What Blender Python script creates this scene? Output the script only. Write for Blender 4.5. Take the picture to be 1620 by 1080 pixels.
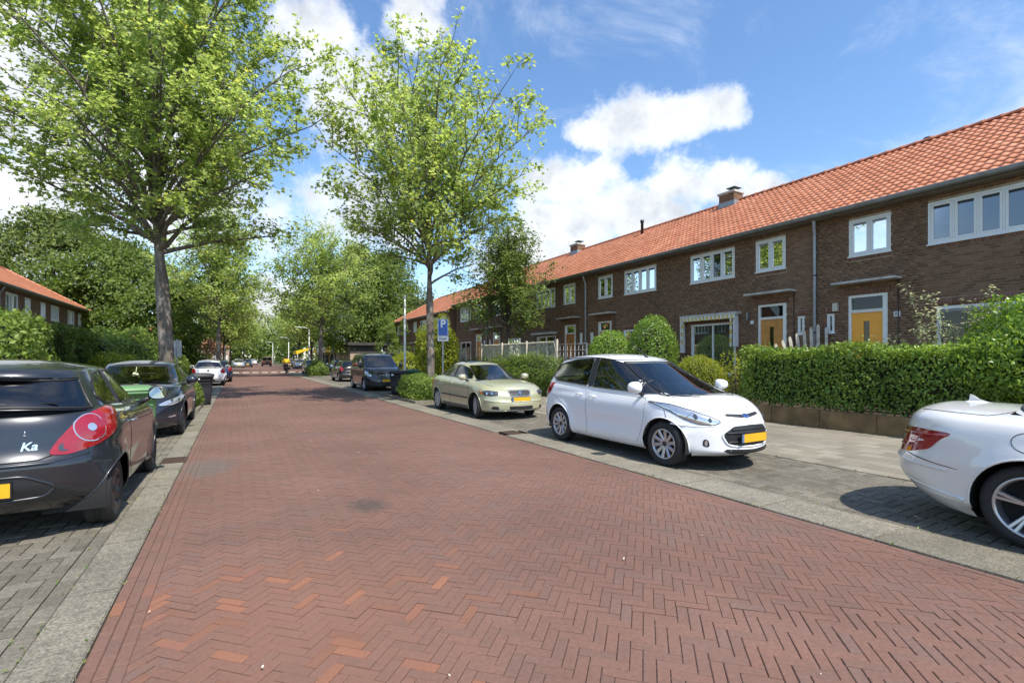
import bpy, bmesh, math, random
import numpy as np
from mathutils import Vector, Matrix

for _o in list(bpy.data.objects):
    bpy.data.objects.remove(_o, do_unlink=True)
SC = bpy.context.scene
COL = SC.collection
random.seed(7)
RNG = np.random.default_rng(7)
R = math.radians
PI = math.pi

# ------------------------------------------------------------------ camera
# world x = across the street (right +), y = along the street, z = up
CAM_H = 1.5
CAM_YAW = R(29.68)
cam_d = bpy.data.cameras.new("camera")
cam = bpy.data.objects.new("camera", cam_d)
COL.objects.link(cam)
cam.location = (0, 0, CAM_H)
cam.rotation_euler = (R(90), 0, -CAM_YAW)
cam_d.sensor_width = 36
cam_d.lens = 17.0
cam_d.shift_y = 28.0 / 1620.0
cam_d.clip_start = 0.05
cam_d.clip_end = 3000
SC.camera = cam

# ------------------------------------------------------------------ sky, sun, exposure
SUN_DIR = Vector((-0.16, 0.985, 0)).normalized() * math.cos(R(57)) + Vector((0, 0, -math.sin(R(57))))
sun_d = bpy.data.lights.new("sun", 'SUN')
sun_d.energy = 3.35
sun_d.angle = R(0.5)
sun_d.color = (1.0, 0.94, 0.845)
sun = bpy.data.objects.new("sun", sun_d)
COL.objects.link(sun)
sun.location = (0, 0, 40)
sun.rotation_euler = SUN_DIR.to_track_quat('-Z', 'Y').to_euler()

def px_dir(u, v):
    """direction of a photograph pixel (1620 x 1080)"""
    t = Vector(((u - 810) / 765.0, 1.0, (568 - v) / 765.0)).normalized()
    return Matrix.Rotation(-CAM_YAW, 3, 'Z') @ t

def build_world():
    w = bpy.data.worlds.new("World")
    SC.world = w
    w.use_nodes = True
    nt = w.node_tree
    N, L = nt.nodes, nt.links
    N.clear()
    out = N.new('ShaderNodeOutputWorld')
    bg = N.new('ShaderNodeBackground')
    bg.inputs['Strength'].default_value = 0.15
    L.new(bg.outputs[0], out.inputs[0])
    sky = N.new('ShaderNodeTexSky')
    sky.sky_type = 'NISHITA'
    sky.sun_disc = False
    sky.sun_elevation = R(57)
    sky.sun_rotation = math.atan2(-SUN_DIR.x, -SUN_DIR.y)
    sky.altitude = 10
    sky.air_density = 1.0
    sky.dust_density = 0.55
    sky.ozone_density = 2.2
    tc = N.new('ShaderNodeTexCoord')
    D = tc.outputs['Generated']

    def mth(op, a, b=None, clamp=False):
        n = N.new('ShaderNodeMath'); n.operation = op; n.use_clamp = clamp
        for k, x in enumerate((a, b)):
            if x is None: continue
            if isinstance(x, (int, float)): n.inputs[k].default_value = x
            else: L.new(x, n.inputs[k])
        return n.outputs[0]

    def noise(vec, scale, detail, rough, off=(0, 0, 0), dist=0.0):
        mp = N.new('ShaderNodeMapping'); mp.inputs['Location'].default_value = off
        L.new(vec, mp.inputs['Vector'])
        n = N.new('ShaderNodeTexNoise'); n.inputs['Scale'].default_value = scale
        n.inputs['Detail'].default_value = detail; n.inputs['Roughness'].default_value = rough
        n.inputs['Distortion'].default_value = dist
        L.new(mp.outputs[0], n.inputs['Vector'])
        return n.outputs['Fac']

    def sstep(x, a, b):
        n = N.new('ShaderNodeMapRange'); n.interpolation_type = 'SMOOTHSTEP'
        L.new(x, n.inputs['Value']); n.inputs['From Min'].default_value = a; n.inputs['From Max'].default_value = b
        return n.outputs[0]

    # flatten the direction so that clouds foreshorten towards the horizon
    sep = N.new('ShaderNodeSeparateXYZ'); L.new(D, sep.inputs[0])
    zz = mth('ADD', mth('MAXIMUM', sep.outputs['Z'], 0.0), 0.32)
    comb = N.new('ShaderNodeCombineXYZ')
    L.new(mth('DIVIDE', sep.outputs['X'], zz), comb.inputs[0]); L.new(mth('DIVIDE', sep.outputs['Y'], zz), comb.inputs[1])
    L.new(mth('MULTIPLY', sep.outputs['Z'], 0.6), comb.inputs[2])
    F = comb.outputs[0]
    n_big = noise(F, 1.15, 6, 0.55, (3.1, 1.7, 0.2))
    n_mid = noise(D, 8.0, 12, 0.66, (0.4, 0.1, 0.3), 0.1)
    n_wisp = noise(F, 2.6, 9, 0.66, (7.3, 2.2, 1.0), 0.5)
    # cumulus: soft clumps, their edges broken up by noise
    def clump(u, v, rad, squash=1.0):
        d = px_dir(u, v)
        s = N.new('ShaderNodeVectorMath'); s.operation = 'SUBTRACT'
        L.new(D, s.inputs[0]); s.inputs[1].default_value = d
        m = N.new('ShaderNodeVectorMath'); m.operation = 'MULTIPLY'
        L.new(s.outputs[0], m.inputs[0]); m.inputs[1].default_value = (1, 1, squash)
        ln = N.new('ShaderNodeVectorMath'); ln.operation = 'LENGTH'; L.new(m.outputs[0], ln.inputs[0])
        return mth('SUBTRACT', 1.0, mth('DIVIDE', ln.outputs['Value'], rad))
    clumps = [(1000, 192, 0.115, 1.9), (1080, 182, 0.095, 2.2), (1140, 170, 0.055, 1.5), (940, 212, 0.065, 1.8), (895, 290, 0.105, 1.6), (985, 335, 0.125, 1.9), (1085, 290, 0.10, 1.7), (1130, 292, 0.07, 1.3),
              (900, 365, 0.15, 1.5), (1030, 350, 0.14, 1.7), (1205, 298, 0.045, 1.5), (850, 410, 0.16, 1.6), (575, 335, 0.13, 1.4), (330, 330, 0.15, 1.3), (60, 170, 0.20, 1.2),
              (560, 160, 0.10, 1.0), (500, 70, 0.09, 1.0), (655, 35, 0.06, 1.0), (20, 330, 0.20, 1.2), (430, 500, 0.16, 2.0), (220, 120, 0.12, 1.2)]
    f = None
    for c in clumps:
        k = clump(*c)
        f = k if f is None else mth('MAXIMUM', f, k)
    dens = mth('ADD', mth('MULTIPLY', f, 1.0), mth('MULTIPLY', mth('SUBTRACT', n_mid, 0.5), 2.5))
    cum = mth('MULTIPLY', sstep(dens, -0.02, 0.62), 0.97)
    gen = sstep(n_big, 0.56, 0.74)
    gen = mth('MULTIPLY', gen, 0.6)
    wisp = mth('MULTIPLY', sstep(n_wisp, 0.47, 0.78), 0.5)
    cov = mth('MAXIMUM', mth('MAXIMUM', cum, gen), wisp)
    up = sstep(sep.outputs['Z'], -0.02, 0.03)
    cov = mth('MULTIPLY', cov, up, True)
    # cloud light: bright rims, slightly grey thick cores
    tone = noise(D, 9.0, 8, 0.6, (1.4, 0.8, 2.0))
    cr = N.new('ShaderNodeValToRGB'); L.new(mth('ADD', mth('MULTIPLY', tone, 0.75), mth('MULTIPLY', cum, 0.2)), cr.inputs[0])
    cr.color_ramp.elements[0].position = 0.38; cr.color_ramp.elements[0].color = (4.6, 4.65, 4.7, 1)
    cr.color_ramp.elements[1].position = 0.66; cr.color_ramp.elements[1].color = (2.35, 2.5, 2.72, 1)
    hs = N.new('ShaderNodeHueSaturation'); hs.inputs['Saturation'].default_value = 1.12; hs.inputs['Value'].default_value = 0.84
    L.new(sky.outputs[0], hs.inputs['Color'])
    mx = N.new('ShaderNodeMix'); mx.data_type = 'RGBA'
    L.new(cov, mx.inputs['Factor']); L.new(hs.outputs[0], mx.inputs['A']); L.new(cr.outputs[0], mx.inputs['B'])
    L.new(mx.outputs['Result'], bg.inputs['Color'])
    w.cycles.sampling_method = 'MANUAL'; w.cycles.sample_map_resolution = 1024
build_world()

SC.render.engine = 'CYCLES'
SC.cycles.max_bounces = 8
SC.cycles.transparent_max_bounces = 12
SC.cycles.use_denoising = True
SC.view_settings.view_transform = 'Standard'
SC.view_settings.look = 'None'
SC.view_settings.gamma = 1
SC.view_settings.use_curve_mapping = False
SC.view_settings.exposure = 1.0

# ------------------------------------------------------------------ helpers
def tag(o, label=None, cat=None, group=None, kind=None):
    if label: o['label'] = label
    if cat: o['category'] = cat
    if group: o['group'] = group
    if kind: o['kind'] = kind
    return o

def thing(name, label, cat, loc=(0, 0, 0), rotz=0.0, group=None):
    o = bpy.data.objects.new(name, None)
    o.empty_display_size = 0.2
    COL.objects.link(o)
    o.location = loc
    o.rotation_euler = (0, 0, rotz)
    return tag(o, label, cat, group)

def link_mesh(name, me, parent=None, loc=(0, 0, 0), rot=(0, 0, 0)):
    o = bpy.data.objects.new(name, me)
    COL.objects.link(o)
    if parent: o.parent = parent
    o.location = loc
    o.rotation_euler = rot
    return o

def mesh_np(name, V, F, mat=None, smooth=False):
    """V (n,3) array, F: (m,k) array of one face size, or list of lists"""
    me = bpy.data.meshes.new(name)
    if isinstance(F, np.ndarray):
        m, k = F.shape
        me.vertices.add(len(V)); me.vertices.foreach_set('co', np.ascontiguousarray(V, dtype=np.float32).ravel())
        me.loops.add(m * k); me.loops.foreach_set('vertex_index', np.ascontiguousarray(F, dtype=np.int32).ravel())
        me.polygons.add(m)
        me.polygons.foreach_set('loop_start', np.arange(0, m * k, k, dtype=np.int32))
        me.update(calc_edges=True)
        me.validate()
    else:
        me.from_pydata([tuple(v) for v in V], [], F)
        me.update()
    if smooth:
        me.polygons.foreach_set('use_smooth', np.ones(len(me.polygons), dtype=bool))
    if mat: me.materials.append(mat)
    return me

class MB:
    """collects shapes and links them as one mesh object"""
    def __init__(s): s.v = []; s.f = []; s.sm = []
    def add(s, vs, fs, smooth=False):
        b = len(s.v); s.v += [tuple(v) for v in vs]; s.f += [[b + i for i in f] for f in fs]; s.sm += [smooth] * len(fs)
        return s
    def box(s, x0, x1, y0, y1, z0, z1):
        vs = [(x0, y0, z0), (x1, y0, z0), (x1, y1, z0), (x0, y1, z0), (x0, y0, z1), (x1, y0, z1), (x1, y1, z1), (x0, y1, z1)]
        return s.add(vs, [[0, 3, 2, 1], [4, 5, 6, 7], [0, 1, 5, 4], [1, 2, 6, 5], [2, 3, 7, 6], [3, 0, 4, 7]])
    def bbox(s, x0, x1, y0, y1, z0, z1, b=0.01):
        """box with chamfered edges"""
        bm = bmesh.new(); bmesh.ops.create_cube(bm, size=1.0)
        for v in bm.verts:
            v.co = Vector(((x0 + x1) / 2 + v.co.x * (x1 - x0), (y0 + y1) / 2 + v.co.y * (y1 - y0), (z0 + z1) / 2 + v.co.z * (z1 - z0)))
        bmesh.ops.bevel(bm, geom=list(bm.edges), offset=b, segments=2, affect='EDGES')
        s.bm(bm); return s
    def bm(s, bm, M=None, smooth=False):
        bm.verts.index_update()
        vs = [(M @ v.co) if M else v.co.copy() for v in bm.verts]
        s.add(vs, [[v.index for v in f.verts] for f in bm.faces], smooth)
        bm.free(); return s
    def tube(s, pts, rad, n=8, cap=True, smooth=True, squash=1.0):
        pts = [Vector(p) for p in pts]
        rs = rad if isinstance(rad, (list, tuple)) else [rad] * len(pts)
        vs = []; fs = []
        up = Vector((0, 0, 1))
        prev = None
        for i, p in enumerate(pts):
            d = (pts[min(i + 1, len(pts) - 1)] - pts[max(i - 1, 0)])
            if d.length < 1e-9: d = Vector((0, 0, 1))
            d.normalize()
            if prev is None:
                a = d.cross(up)
                if a.length < 0.05: a = d.cross(Vector((1, 0, 0)))
            else:
                a = prev - d * prev.dot(d)
                if a.length < 1e-6: a = d.cross(up)
            a.normalize(); prev = a
            b = d.cross(a)
            for k in range(n):
                t = 2 * PI * k / n
                vs.append(p + (a * math.cos(t) + b * math.sin(t) * squash) * rs[i])
        for i in range(len(pts) - 1):
            for k in range(n):
                k2 = (k + 1) % n
                fs.append([i * n + k, i * n + k2, (i + 1) * n + k2, (i + 1) * n + k])
        if cap:
            fs.append([k for k in range(n)][::-1]); fs.append([(len(pts) - 1) * n + k for k in range(n)])
        return s.add(vs, fs, smooth)
    def lathe(s, prof, n=24, axis='z', M=None, smooth=True, close=False):
        """prof: list of (r, h)"""
        vs = []; fs = []
        for (r, h) in prof:
            for k in range(n):
                t = 2 * PI * k / n
                a, b = r * math.cos(t), r * math.sin(t)
                p = {'z': (a, b, h), 'x': (h, a, b), 'y': (a, h, b)}[axis]
                vs.append(M @ Vector(p) if M else Vector(p))
        m = len(prof)
        for i in range(m if close else m - 1):
            i2 = (i + 1) % m
            for k in range(n):
                k2 = (k + 1) % n
                fs.append([i * n + k, i * n + k2, i2 * n + k2, i2 * n + k])
        return s.add(vs, fs, smooth)
    def prism(s, poly, axis, a0, a1):
        """extrude a 2-D polygon along an axis; poly in the two other axes (y,z) (x,z) (x,y)"""
        n = len(poly)
        def P(q, a):
            return {'x': (a, q[0], q[1]), 'y': (q[0], a, q[1]), 'z': (q[0], q[1], a)}[axis]
        vs = [P(q, a0) for q in poly] + [P(q, a1) for q in poly]
        fs = [list(range(n))[::-1], list(range(n, 2 * n))] + [[i, (i + 1) % n, n + (i + 1) % n, n + i] for i in range(n)]
        return s.add(vs, fs)
    def build(s, name, mat=None, parent=None, fix=True, world=True):
        """world=True: coordinates are world ones and are moved into the (unrotated) parent's frame"""
        me = bpy.data.meshes.new(name)
        off = parent.location if (parent and world) else Vector((0, 0, 0))
        me.from_pydata([(v[0] - off[0], v[1] - off[1], v[2] - off[2]) for v in s.v], [], s.f)
        me.polygons.foreach_set('use_smooth', s.sm)
        if fix:
            bm = bmesh.new(); bm.from_mesh(me); bmesh.ops.recalc_face_normals(bm, faces=bm.faces); bm.to_mesh(me); bm.free()
        me.update()
        if mat: me.materials.append(mat)
        return link_mesh(name, me, parent)

def instance(name, me, parent, loc, rot=(0, 0, 0), scale=None):
    o = bpy.data.objects.new(name, me); COL.objects.link(o); o.parent = parent
    o.location = loc; o.rotation_euler = rot
    if scale: o.scale = scale
    return o

def project(p):
    """photograph pixel of a world point (u, v, depth)"""
    c, s = math.cos(CAM_YAW), math.sin(CAM_YAW)
    X = p[0] * c - p[1] * s; Y = p[0] * s + p[1] * c
    if Y < 0.05: return (-9999, -9999, Y)
    return (810 + 765 * X / Y, 568 - 765 * (p[2] - CAM_H) / Y, Y)

def seen(p, m=10):
    u, v, d = project(p)
    return d > 0.2 and -m < u < 1620 + m and -m < v < 1080 + m

# ------------------------------------------------------------------ materials
def mat_base(name):
    m = bpy.data.materials.new(name); m.use_nodes = True
    nt = m.node_tree
    return m, nt, nt.nodes, nt.links, nt.nodes['Principled BSDF']

def mat_plain(name, col, rough=0.5, metal=0.0, coat=0.0, spec=0.5, var=0.0, vscale=6.0, bump=0.0, bscale=40.0, emit=None, coat_rough=0.03, island=0.0):
    m, nt, N, L, b = mat_base(name)
    b.inputs['Base Color'].default_value = (*col, 1)
    b.inputs['Roughness'].default_value = rough
    b.inputs['Metallic'].default_value = metal
    b.inputs['Coat Weight'].default_value = coat
    b.inputs['Coat Roughness'].default_value = coat_rough
    b.inputs['Specular IOR Level'].default_value = spec
    tc = N.new('ShaderNodeTexCoord')
    if var > 0 or island > 0:
        n = N.new('ShaderNodeTexNoise'); n.inputs['Scale'].default_value = vscale; n.inputs['Detail'].default_value = 5
        L.new(tc.outputs['Object'], n.inputs['Vector'])
        mr = N.new('ShaderNodeMapRange'); L.new(n.outputs['Fac'], mr.inputs['Value'])
        mr.inputs['From Min'].default_value = 0.3; mr.inputs['From Max'].default_value = 0.7
        mr.inputs['To Min'].default_value = 1 - var; mr.inputs['To Max'].default_value = 1 + var
        val = mr.outputs[0]
        if island > 0:
            val = math_node(N, L, 'MULTIPLY', val, rand_node(N, L, 1 - island, 1 + island))
        hs = N.new('ShaderNodeHueSaturation'); hs.inputs['Color'].default_value = (*col, 1)
        L.new(val, hs.inputs['Value']); L.new(hs.outputs[0], b.inputs['Base Color'])
    if bump > 0:
        n = N.new('ShaderNodeTexNoise'); n.inputs['Scale'].default_value = bscale; n.inputs['Detail'].default_value = 6
        L.new(tc.outputs['Object'], n.inputs['Vector'])
        bp = N.new('ShaderNodeBump'); bp.inputs['Strength'].default_value = bump; bp.inputs['Distance'].default_value = 0.01
        L.new(n.outputs['Fac'], bp.inputs['Height']); L.new(bp.outputs[0], b.inputs['Normal'])
    if emit:
        b.inputs['Emission Color'].default_value = (*emit[0], 1); b.inputs['Emission Strength'].default_value = emit[1]
    return m

def math_node(N, L, op, a, b=None, clamp=False):
    n = N.new('ShaderNodeMath'); n.operation = op; n.use_clamp = clamp
    for k, x in enumerate((a, b)):
        if x is None: continue
        if isinstance(x, (int, float)): n.inputs[k].default_value = x
        else: L.new(x, n.inputs[k])
    return n.outputs[0]

def rand_raw(N, L):
    g = N.new('ShaderNodeNewGeometry'); o = N.new('ShaderNodeObjectInfo')
    s = math_node(N, L, 'ADD', g.outputs['Random Per Island'], math_node(N, L, 'MULTIPLY', o.outputs['Random'], 7.31))
    return math_node(N, L, 'FRACT', s)

def rand_node(N, L, lo, hi):
    mr = N.new('ShaderNodeMapRange'); L.new(rand_raw(N, L), mr.inputs['Value'])
    mr.inputs['To Min'].default_value = lo; mr.inputs['To Max'].default_value = hi
    return mr.outputs[0]

def mat_piece(name, ramp, rough=0.85, bump=0.35, bscale=120.0, stain=0.25, sscale=0.7, spec=0.35, fine=0.12, fscale=60.0, coords='world', stain2=None):
    """material for bricks, tiles and slabs: a colour ramp over a random value per piece, with wear over the top"""
    m, nt, N, L, b = mat_base(name)
    b.inputs['Roughness'].default_value = rough; b.inputs['Specular IOR Level'].default_value = spec
    cr = N.new('ShaderNodeValToRGB'); L.new(rand_raw(N, L), cr.inputs[0])
    els = cr.color_ramp.elements
    while len(els) < len(ramp): els.new(0.5)
    for e, (p, c) in zip(els, ramp): e.position = p; e.color = (*c, 1)
    g = N.new('ShaderNodeNewGeometry'); P = g.outputs['Position']
    def nz(scale, det=5, rough_=0.6):
        n = N.new('ShaderNodeTexNoise'); n.inputs['Scale'].default_value = scale; n.inputs['Detail'].default_value = det; n.inputs['Roughness'].default_value = rough_
        L.new(P, n.inputs['Vector']); return n.outputs['Fac']
    def rng(x, a, b_, lo, hi):
        mr = N.new('ShaderNodeMapRange'); L.new(x, mr.inputs['Value']); mr.inputs['From Min'].default_value = a; mr.inputs['From Max'].default_value = b_
        mr.inputs['To Min'].default_value = lo; mr.inputs['To Max'].default_value = hi; return mr.outputs[0]
    v = math_node(N, L, 'MULTIPLY', rng(nz(sscale), 0.3, 0.7, 1 - stain, 1 + stain * 0.6), rng(nz(fscale, 4), 0.3, 0.7, 1 - fine, 1 + fine))
    hs = N.new('ShaderNodeHueSaturation'); L.new(cr.outputs[0], hs.inputs['Color']); L.new(v, hs.inputs['Value'])
    col = hs.outputs[0]
    if stain2:
        mx = N.new('ShaderNodeMix'); mx.data_type = 'RGBA'
        L.new(rng(nz(stain2[1], 6, 0.65), stain2[2], stain2[3], 0, stain2[4]), mx.inputs['Factor']); L.new(col, mx.inputs['A']); mx.inputs['B'].default_value = (*stain2[0], 1)
        col = mx.outputs['Result']
    L.new(col, b.inputs['Base Color'])
    if bump:
        bp = N.new('ShaderNodeBump'); bp.inputs['Strength'].default_value = bump; bp.inputs['Distance'].default_value = 0.004
        L.new(nz(bscale, 6, 0.7), bp.inputs['Height']); L.new(bp.outputs[0], b.inputs['Normal'])
    return m

def mat_leaf(name, dark, light, trans=0.4, rough=0.5, yellow=None, tcol=None):
    m, nt, N, L, b = mat_base(name)
    cr = N.new('ShaderNodeValToRGB'); L.new(rand_raw(N, L), cr.inputs[0])
    cr.color_ramp.elements[0].color = (*dark, 1); cr.color_ramp.elements[0].position = 0.0
    cr.color_ramp.elements[1].color = (*light, 1); cr.color_ramp.elements[1].position = 0.9
    if yellow:
        e = cr.color_ramp.elements.new(0.965); e.color = (*light, 1); e = cr.color_ramp.elements.new(1.0); e.color = (*yellow, 1)
    b.inputs['Roughness'].default_value = rough; b.inputs['Specular IOR Level'].default_value = 0.35
    g = N.new('ShaderNodeNewGeometry')
    n = N.new('ShaderNodeTexNoise'); n.inputs['Scale'].default_value = 0.9; n.inputs['Detail'].default_value = 3; L.new(g.outputs['Position'], n.inputs['Vector'])
    mr = N.new('ShaderNodeMapRange'); L.new(n.outputs['Fac'], mr.inputs['Value']); mr.inputs['From Min'].default_value = 0.3; mr.inputs['From Max'].default_value = 0.7
    mr.inputs['To Min'].default_value = 0.78; mr.inputs['To Max'].default_value = 1.22
    hs = N.new('ShaderNodeHueSaturation'); L.new(cr.outputs[0], hs.inputs['Color']); L.new(mr.outputs[0], hs.inputs['Value'])
    L.new(hs.outputs[0], b.inputs['Base Color'])
    tr = N.new('ShaderNodeBsdfTranslucent')
    h2 = N.new('ShaderNodeHueSaturation'); L.new(hs.outputs[0], h2.inputs['Color']); h2.inputs['Hue'].default_value = 0.485; h2.inputs['Saturation'].default_value = 1.1; h2.inputs['Value'].default_value = 1.7
    L.new(h2.outputs[0], tr.inputs['Color'])
    ms = N.new('ShaderNodeMixShader'); ms.inputs[0].default_value = trans
    L.new(b.outputs[0], ms.inputs[1]); L.new(tr.outputs[0], ms.inputs[2])
    L.new(ms.outputs[0], N['Material Output'].inputs['Surface'])
    return m

def mat_glass(name, tint=(0.25, 0.3, 0.28), rough=0.0, refl=1.0, ior=1.7):
    m, nt, N, L, b = mat_base(name)
    N.remove(b)
    t = N.new('ShaderNodeBsdfTransparent'); t.inputs[0].default_value = (*tint, 1)
    g = N.new('ShaderNodeBsdfGlossy'); g.inputs['Roughness'].default_value = rough; g.inputs['Color'].default_value = (refl, refl, refl, 1)
    fr = N.new('ShaderNodeFresnel'); fr.inputs['IOR'].default_value = ior
    ms = N.new('ShaderNodeMixShader'); L.new(fr.outputs[0], ms.inputs[0]); L.new(t.outputs[0], ms.inputs[1]); L.new(g.outputs[0], ms.inputs[2])
    L.new(ms.outputs[0], N['Material Output'].inputs['Surface'])
    return m

def mat_paint(name, col, metal=0.0, rough=0.35, coat=1.0, flake=0.0, dirt=0.12):
    m, nt, N, L, b = mat_base(name)
    b.inputs['Metallic'].default_value = metal; b.inputs['Roughness'].default_value = rough
    b.inputs['Coat Weight'].default_value = coat; b.inputs['Coat Roughness'].default_value = 0.02; b.inputs['Coat IOR'].default_value = 1.5
    g = N.new('ShaderNodeNewGeometry'); tc = N.new('ShaderNodeTexCoord')
    n = N.new('ShaderNodeTexNoise'); n.inputs['Scale'].default_value = 3.5; n.inputs['Detail'].default_value = 8; n.inputs['Roughness'].default_value = 0.65
    L.new(tc.outputs['Object'], n.inputs['Vector'])
    sp = N.new('ShaderNodeSeparateXYZ'); L.new(tc.outputs['Object'], sp.inputs[0])
    lo = N.new('ShaderNodeMapRange'); L.new(sp.outputs['Z'], lo.inputs['Value']); lo.inputs['From Min'].default_value = 0.15; lo.inputs['From Max'].default_value = 0.55; lo.inputs['To Min'].default_value = 1; lo.inputs['To Max'].default_value = 0.15
    f = math_node(N, L, 'MULTIPLY', math_node(N, L, 'MULTIPLY', n.outputs['Fac'], lo.outputs[0]), dirt * 2, True)
    mx = N.new('ShaderNodeMix'); mx.data_type = 'RGBA'; L.new(f, mx.inputs['Factor']); mx.inputs['A'].default_value = (*col, 1); mx.inputs['B'].default_value = (0.22, 0.19, 0.15, 1)
    L.new(mx.outputs['Result'], b.inputs['Base Color'])
    cr = math_node(N, L, 'MULTIPLY', f, 0.8); L.new(math_node(N, L, 'ADD', cr, 0.015), b.inputs['Coat Roughness'])
    return m

# ------------------------------------------------------------------ ground
M_RED = mat_piece("red clay paver", [(0.0, (0.150, 0.087, 0.067)), (0.4, (0.163, 0.090, 0.068)), (0.8, (0.175, 0.093, 0.069)), (1.0, (0.154, 0.094, 0.075))],
                  rough=0.82, bump=0.5, bscale=160, stain=0.22, sscale=0.45, fine=0.16, fscale=45, stain2=((0.12, 0.095, 0.082), 0.55, 0.54, 0.8, 0.6))
M_ORANGE = mat_piece("new orange paver", [(0.0, (0.175, 0.088, 0.058)), (0.5, (0.205, 0.096, 0.060)), (1.0, (0.25, 0.112, 0.066))], rough=0.8, bump=0.5, bscale=160, stain=0.12, fine=0.1, stain2=((0.19, 0.09, 0.075), 4.0, 0.5, 0.7, 0.55))
M_REDFAR = mat_piece("red paving far", [(0.0, (0.150, 0.082, 0.061)), (1.0, (0.160, 0.086, 0.064))], rough=0.85, bump=0.3, bscale=30, stain=0.2, sscale=0.3, fine=0.12, fscale=9, stain2=((0.12, 0.10, 0.09), 0.4, 0.55, 0.8, 0.5))
M_GREY = mat_piece("grey concrete paver", [(0.0, (0.120, 0.107, 0.080)), (0.5, (0.150, 0.134, 0.103)), (1.0, (0.185, 0.166, 0.130))], rough=0.9, bump=0.8, bscale=140, stain=0.3, sscale=0.9, fine=0.35, fscale=50,
                   stain2=((0.12, 0.115, 0.095), 0.8, 0.5, 0.8, 0.6))
M_SLAB = mat_piece("pale pavement slab", [(0.0, (0.18, 0.160, 0.122)), (0.5, (0.225, 0.200, 0.155)), (1.0, (0.265, 0.238, 0.19))], rough=0.9, bump=0.4, bscale=120, stain=0.2, sscale=0.6, fine=0.12, fscale=80,
                   stain2=((0.14, 0.128, 0.10), 1.0, 0.5, 0.8, 0.55))
M_KERB = mat_piece("weathered concrete kerb", [(0.0, (0.175, 0.158, 0.120)), (1.0, (0.22, 0.20, 0.155))], rough=0.92, bump=1.0, bscale=70, stain=0.25, sscale=1.6, fine=0.55, fscale=60,
                   stain2=((0.085, 0.08, 0.064), 13.0, 0.48, 0.70, 0.6))
M_JOINT = mat_plain("sandy joint", (0.105, 0.073, 0.060), rough=1.0, spec=0.1, var=0.3, vscale=30)
M_JOINTG = mat_plain("mossy joint", (0.050, 0.048, 0.028), rough=1.0, spec=0.1, var=0.4, vscale=12)
M_SOIL = mat_plain("garden soil", (0.065, 0.048, 0.035), rough=1.0, spec=0.1, var=0.4, vscale=9, bump=1.0, bscale=60)
M_TERR = mat_plain("far ground", (0.075, 0.085, 0.040), rough=1.0, spec=0.1, var=0.35, vscale=0.3)
M_WHITE_MARK = mat_plain("worn white road marking", (0.72, 0.71, 0.66), rough=0.7, var=0.12, vscale=8)
M_IRON = mat_plain("rusty cast iron", (0.085, 0.055, 0.042), rough=0.7, metal=0.4, var=0.3, vscale=25, bump=0.5, bscale=150)
M_IRON_DK = mat_plain("drain slot dark", (0.008, 0.008, 0.008), rough=0.9)

RL, RRt = -0.655, 4.58          # red road between these
KL0, KL1 = -0.935, -0.655        # concrete band on the left
KR0, KR1 = 4.58, 5.17
BAYL0, BAYR1 = -3.10, 7.20
SIDE1 = 10.95
GEO_END = 27.0

def sheet(name, x0, x1, y0, y1, z, mat, kind='structure', parent=None):
    me = mesh_np(name, np.array([(x0, y0, z), (x1, y0, z), (x1, y1, z), (x0, y1, z)], float), [[0, 1, 2, 3]], mat)
    o = link_mesh(name, me, parent)
    if kind and not parent: o['kind'] = kind
    return o

sheet("terrain", -600, 600, -300, 1200, -0.09, M_TERR)
ROAD = sheet("road", RL, RRt, -4, GEO_END + 0.3, -0.0075, M_JOINT)
sheet("far_road", RL, RRt, GEO_END + 0.3, 60.6, -0.003, M_REDFAR)
sheet("road_junction", -14, 26, 60.6, 96, -0.004, M_REDFAR)
sheet("road_beyond_junction", 1.0, 9.0, 96, 320, -0.005, M_REDFAR)

def clip_half(poly, nx, ny, d):
    """keep points with nx*x+ny*y <= d"""
    out = []
    for i in range(len(poly)):
        a = poly[i]; b = poly[(i + 1) % len(poly)]
        da = nx * a[0] + ny * a[1] - d; db = nx * b[0] + ny * b[1] - d
        if da <= 0: out.append(a)
        if (da < 0) != (db < 0) and abs(da - db) > 1e-9:
            t = da / (da - db); out.append((a[0] + (b[0] - a[0]) * t, a[1] + (b[1] - a[1]) * t))
    return out

def area(p):
    return 0.5 * abs(sum(p[i][0] * p[(i + 1) % len(p)][1] - p[(i + 1) % len(p)][0] * p[i][1] for i in range(len(p))))

def piece_mesh(name, L_, W_, H_, mat, ch=0.004):
    """one paver with a worn (chamfered) top edge, its top at z = 0"""
    a, b = L_ / 2, W_ / 2
    vs = []
    for z, k in ((-H_, 0), (-ch, 0), (0, ch)):
        vs += [(-a + k, -b + k, z), (a - k, -b + k, z), (a - k, b - k, z), (-a + k, b - k, z)]
    fs = [[8, 9, 10, 11]]
    for lv in (0, 4):
        for i in range(4): fs.append([lv + i, lv + (i + 1) % 4, lv + 4 + (i + 1) % 4, lv + 4 + i])
    me = mesh_np(name, np.array(vs), fs, mat)
    return me

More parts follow.
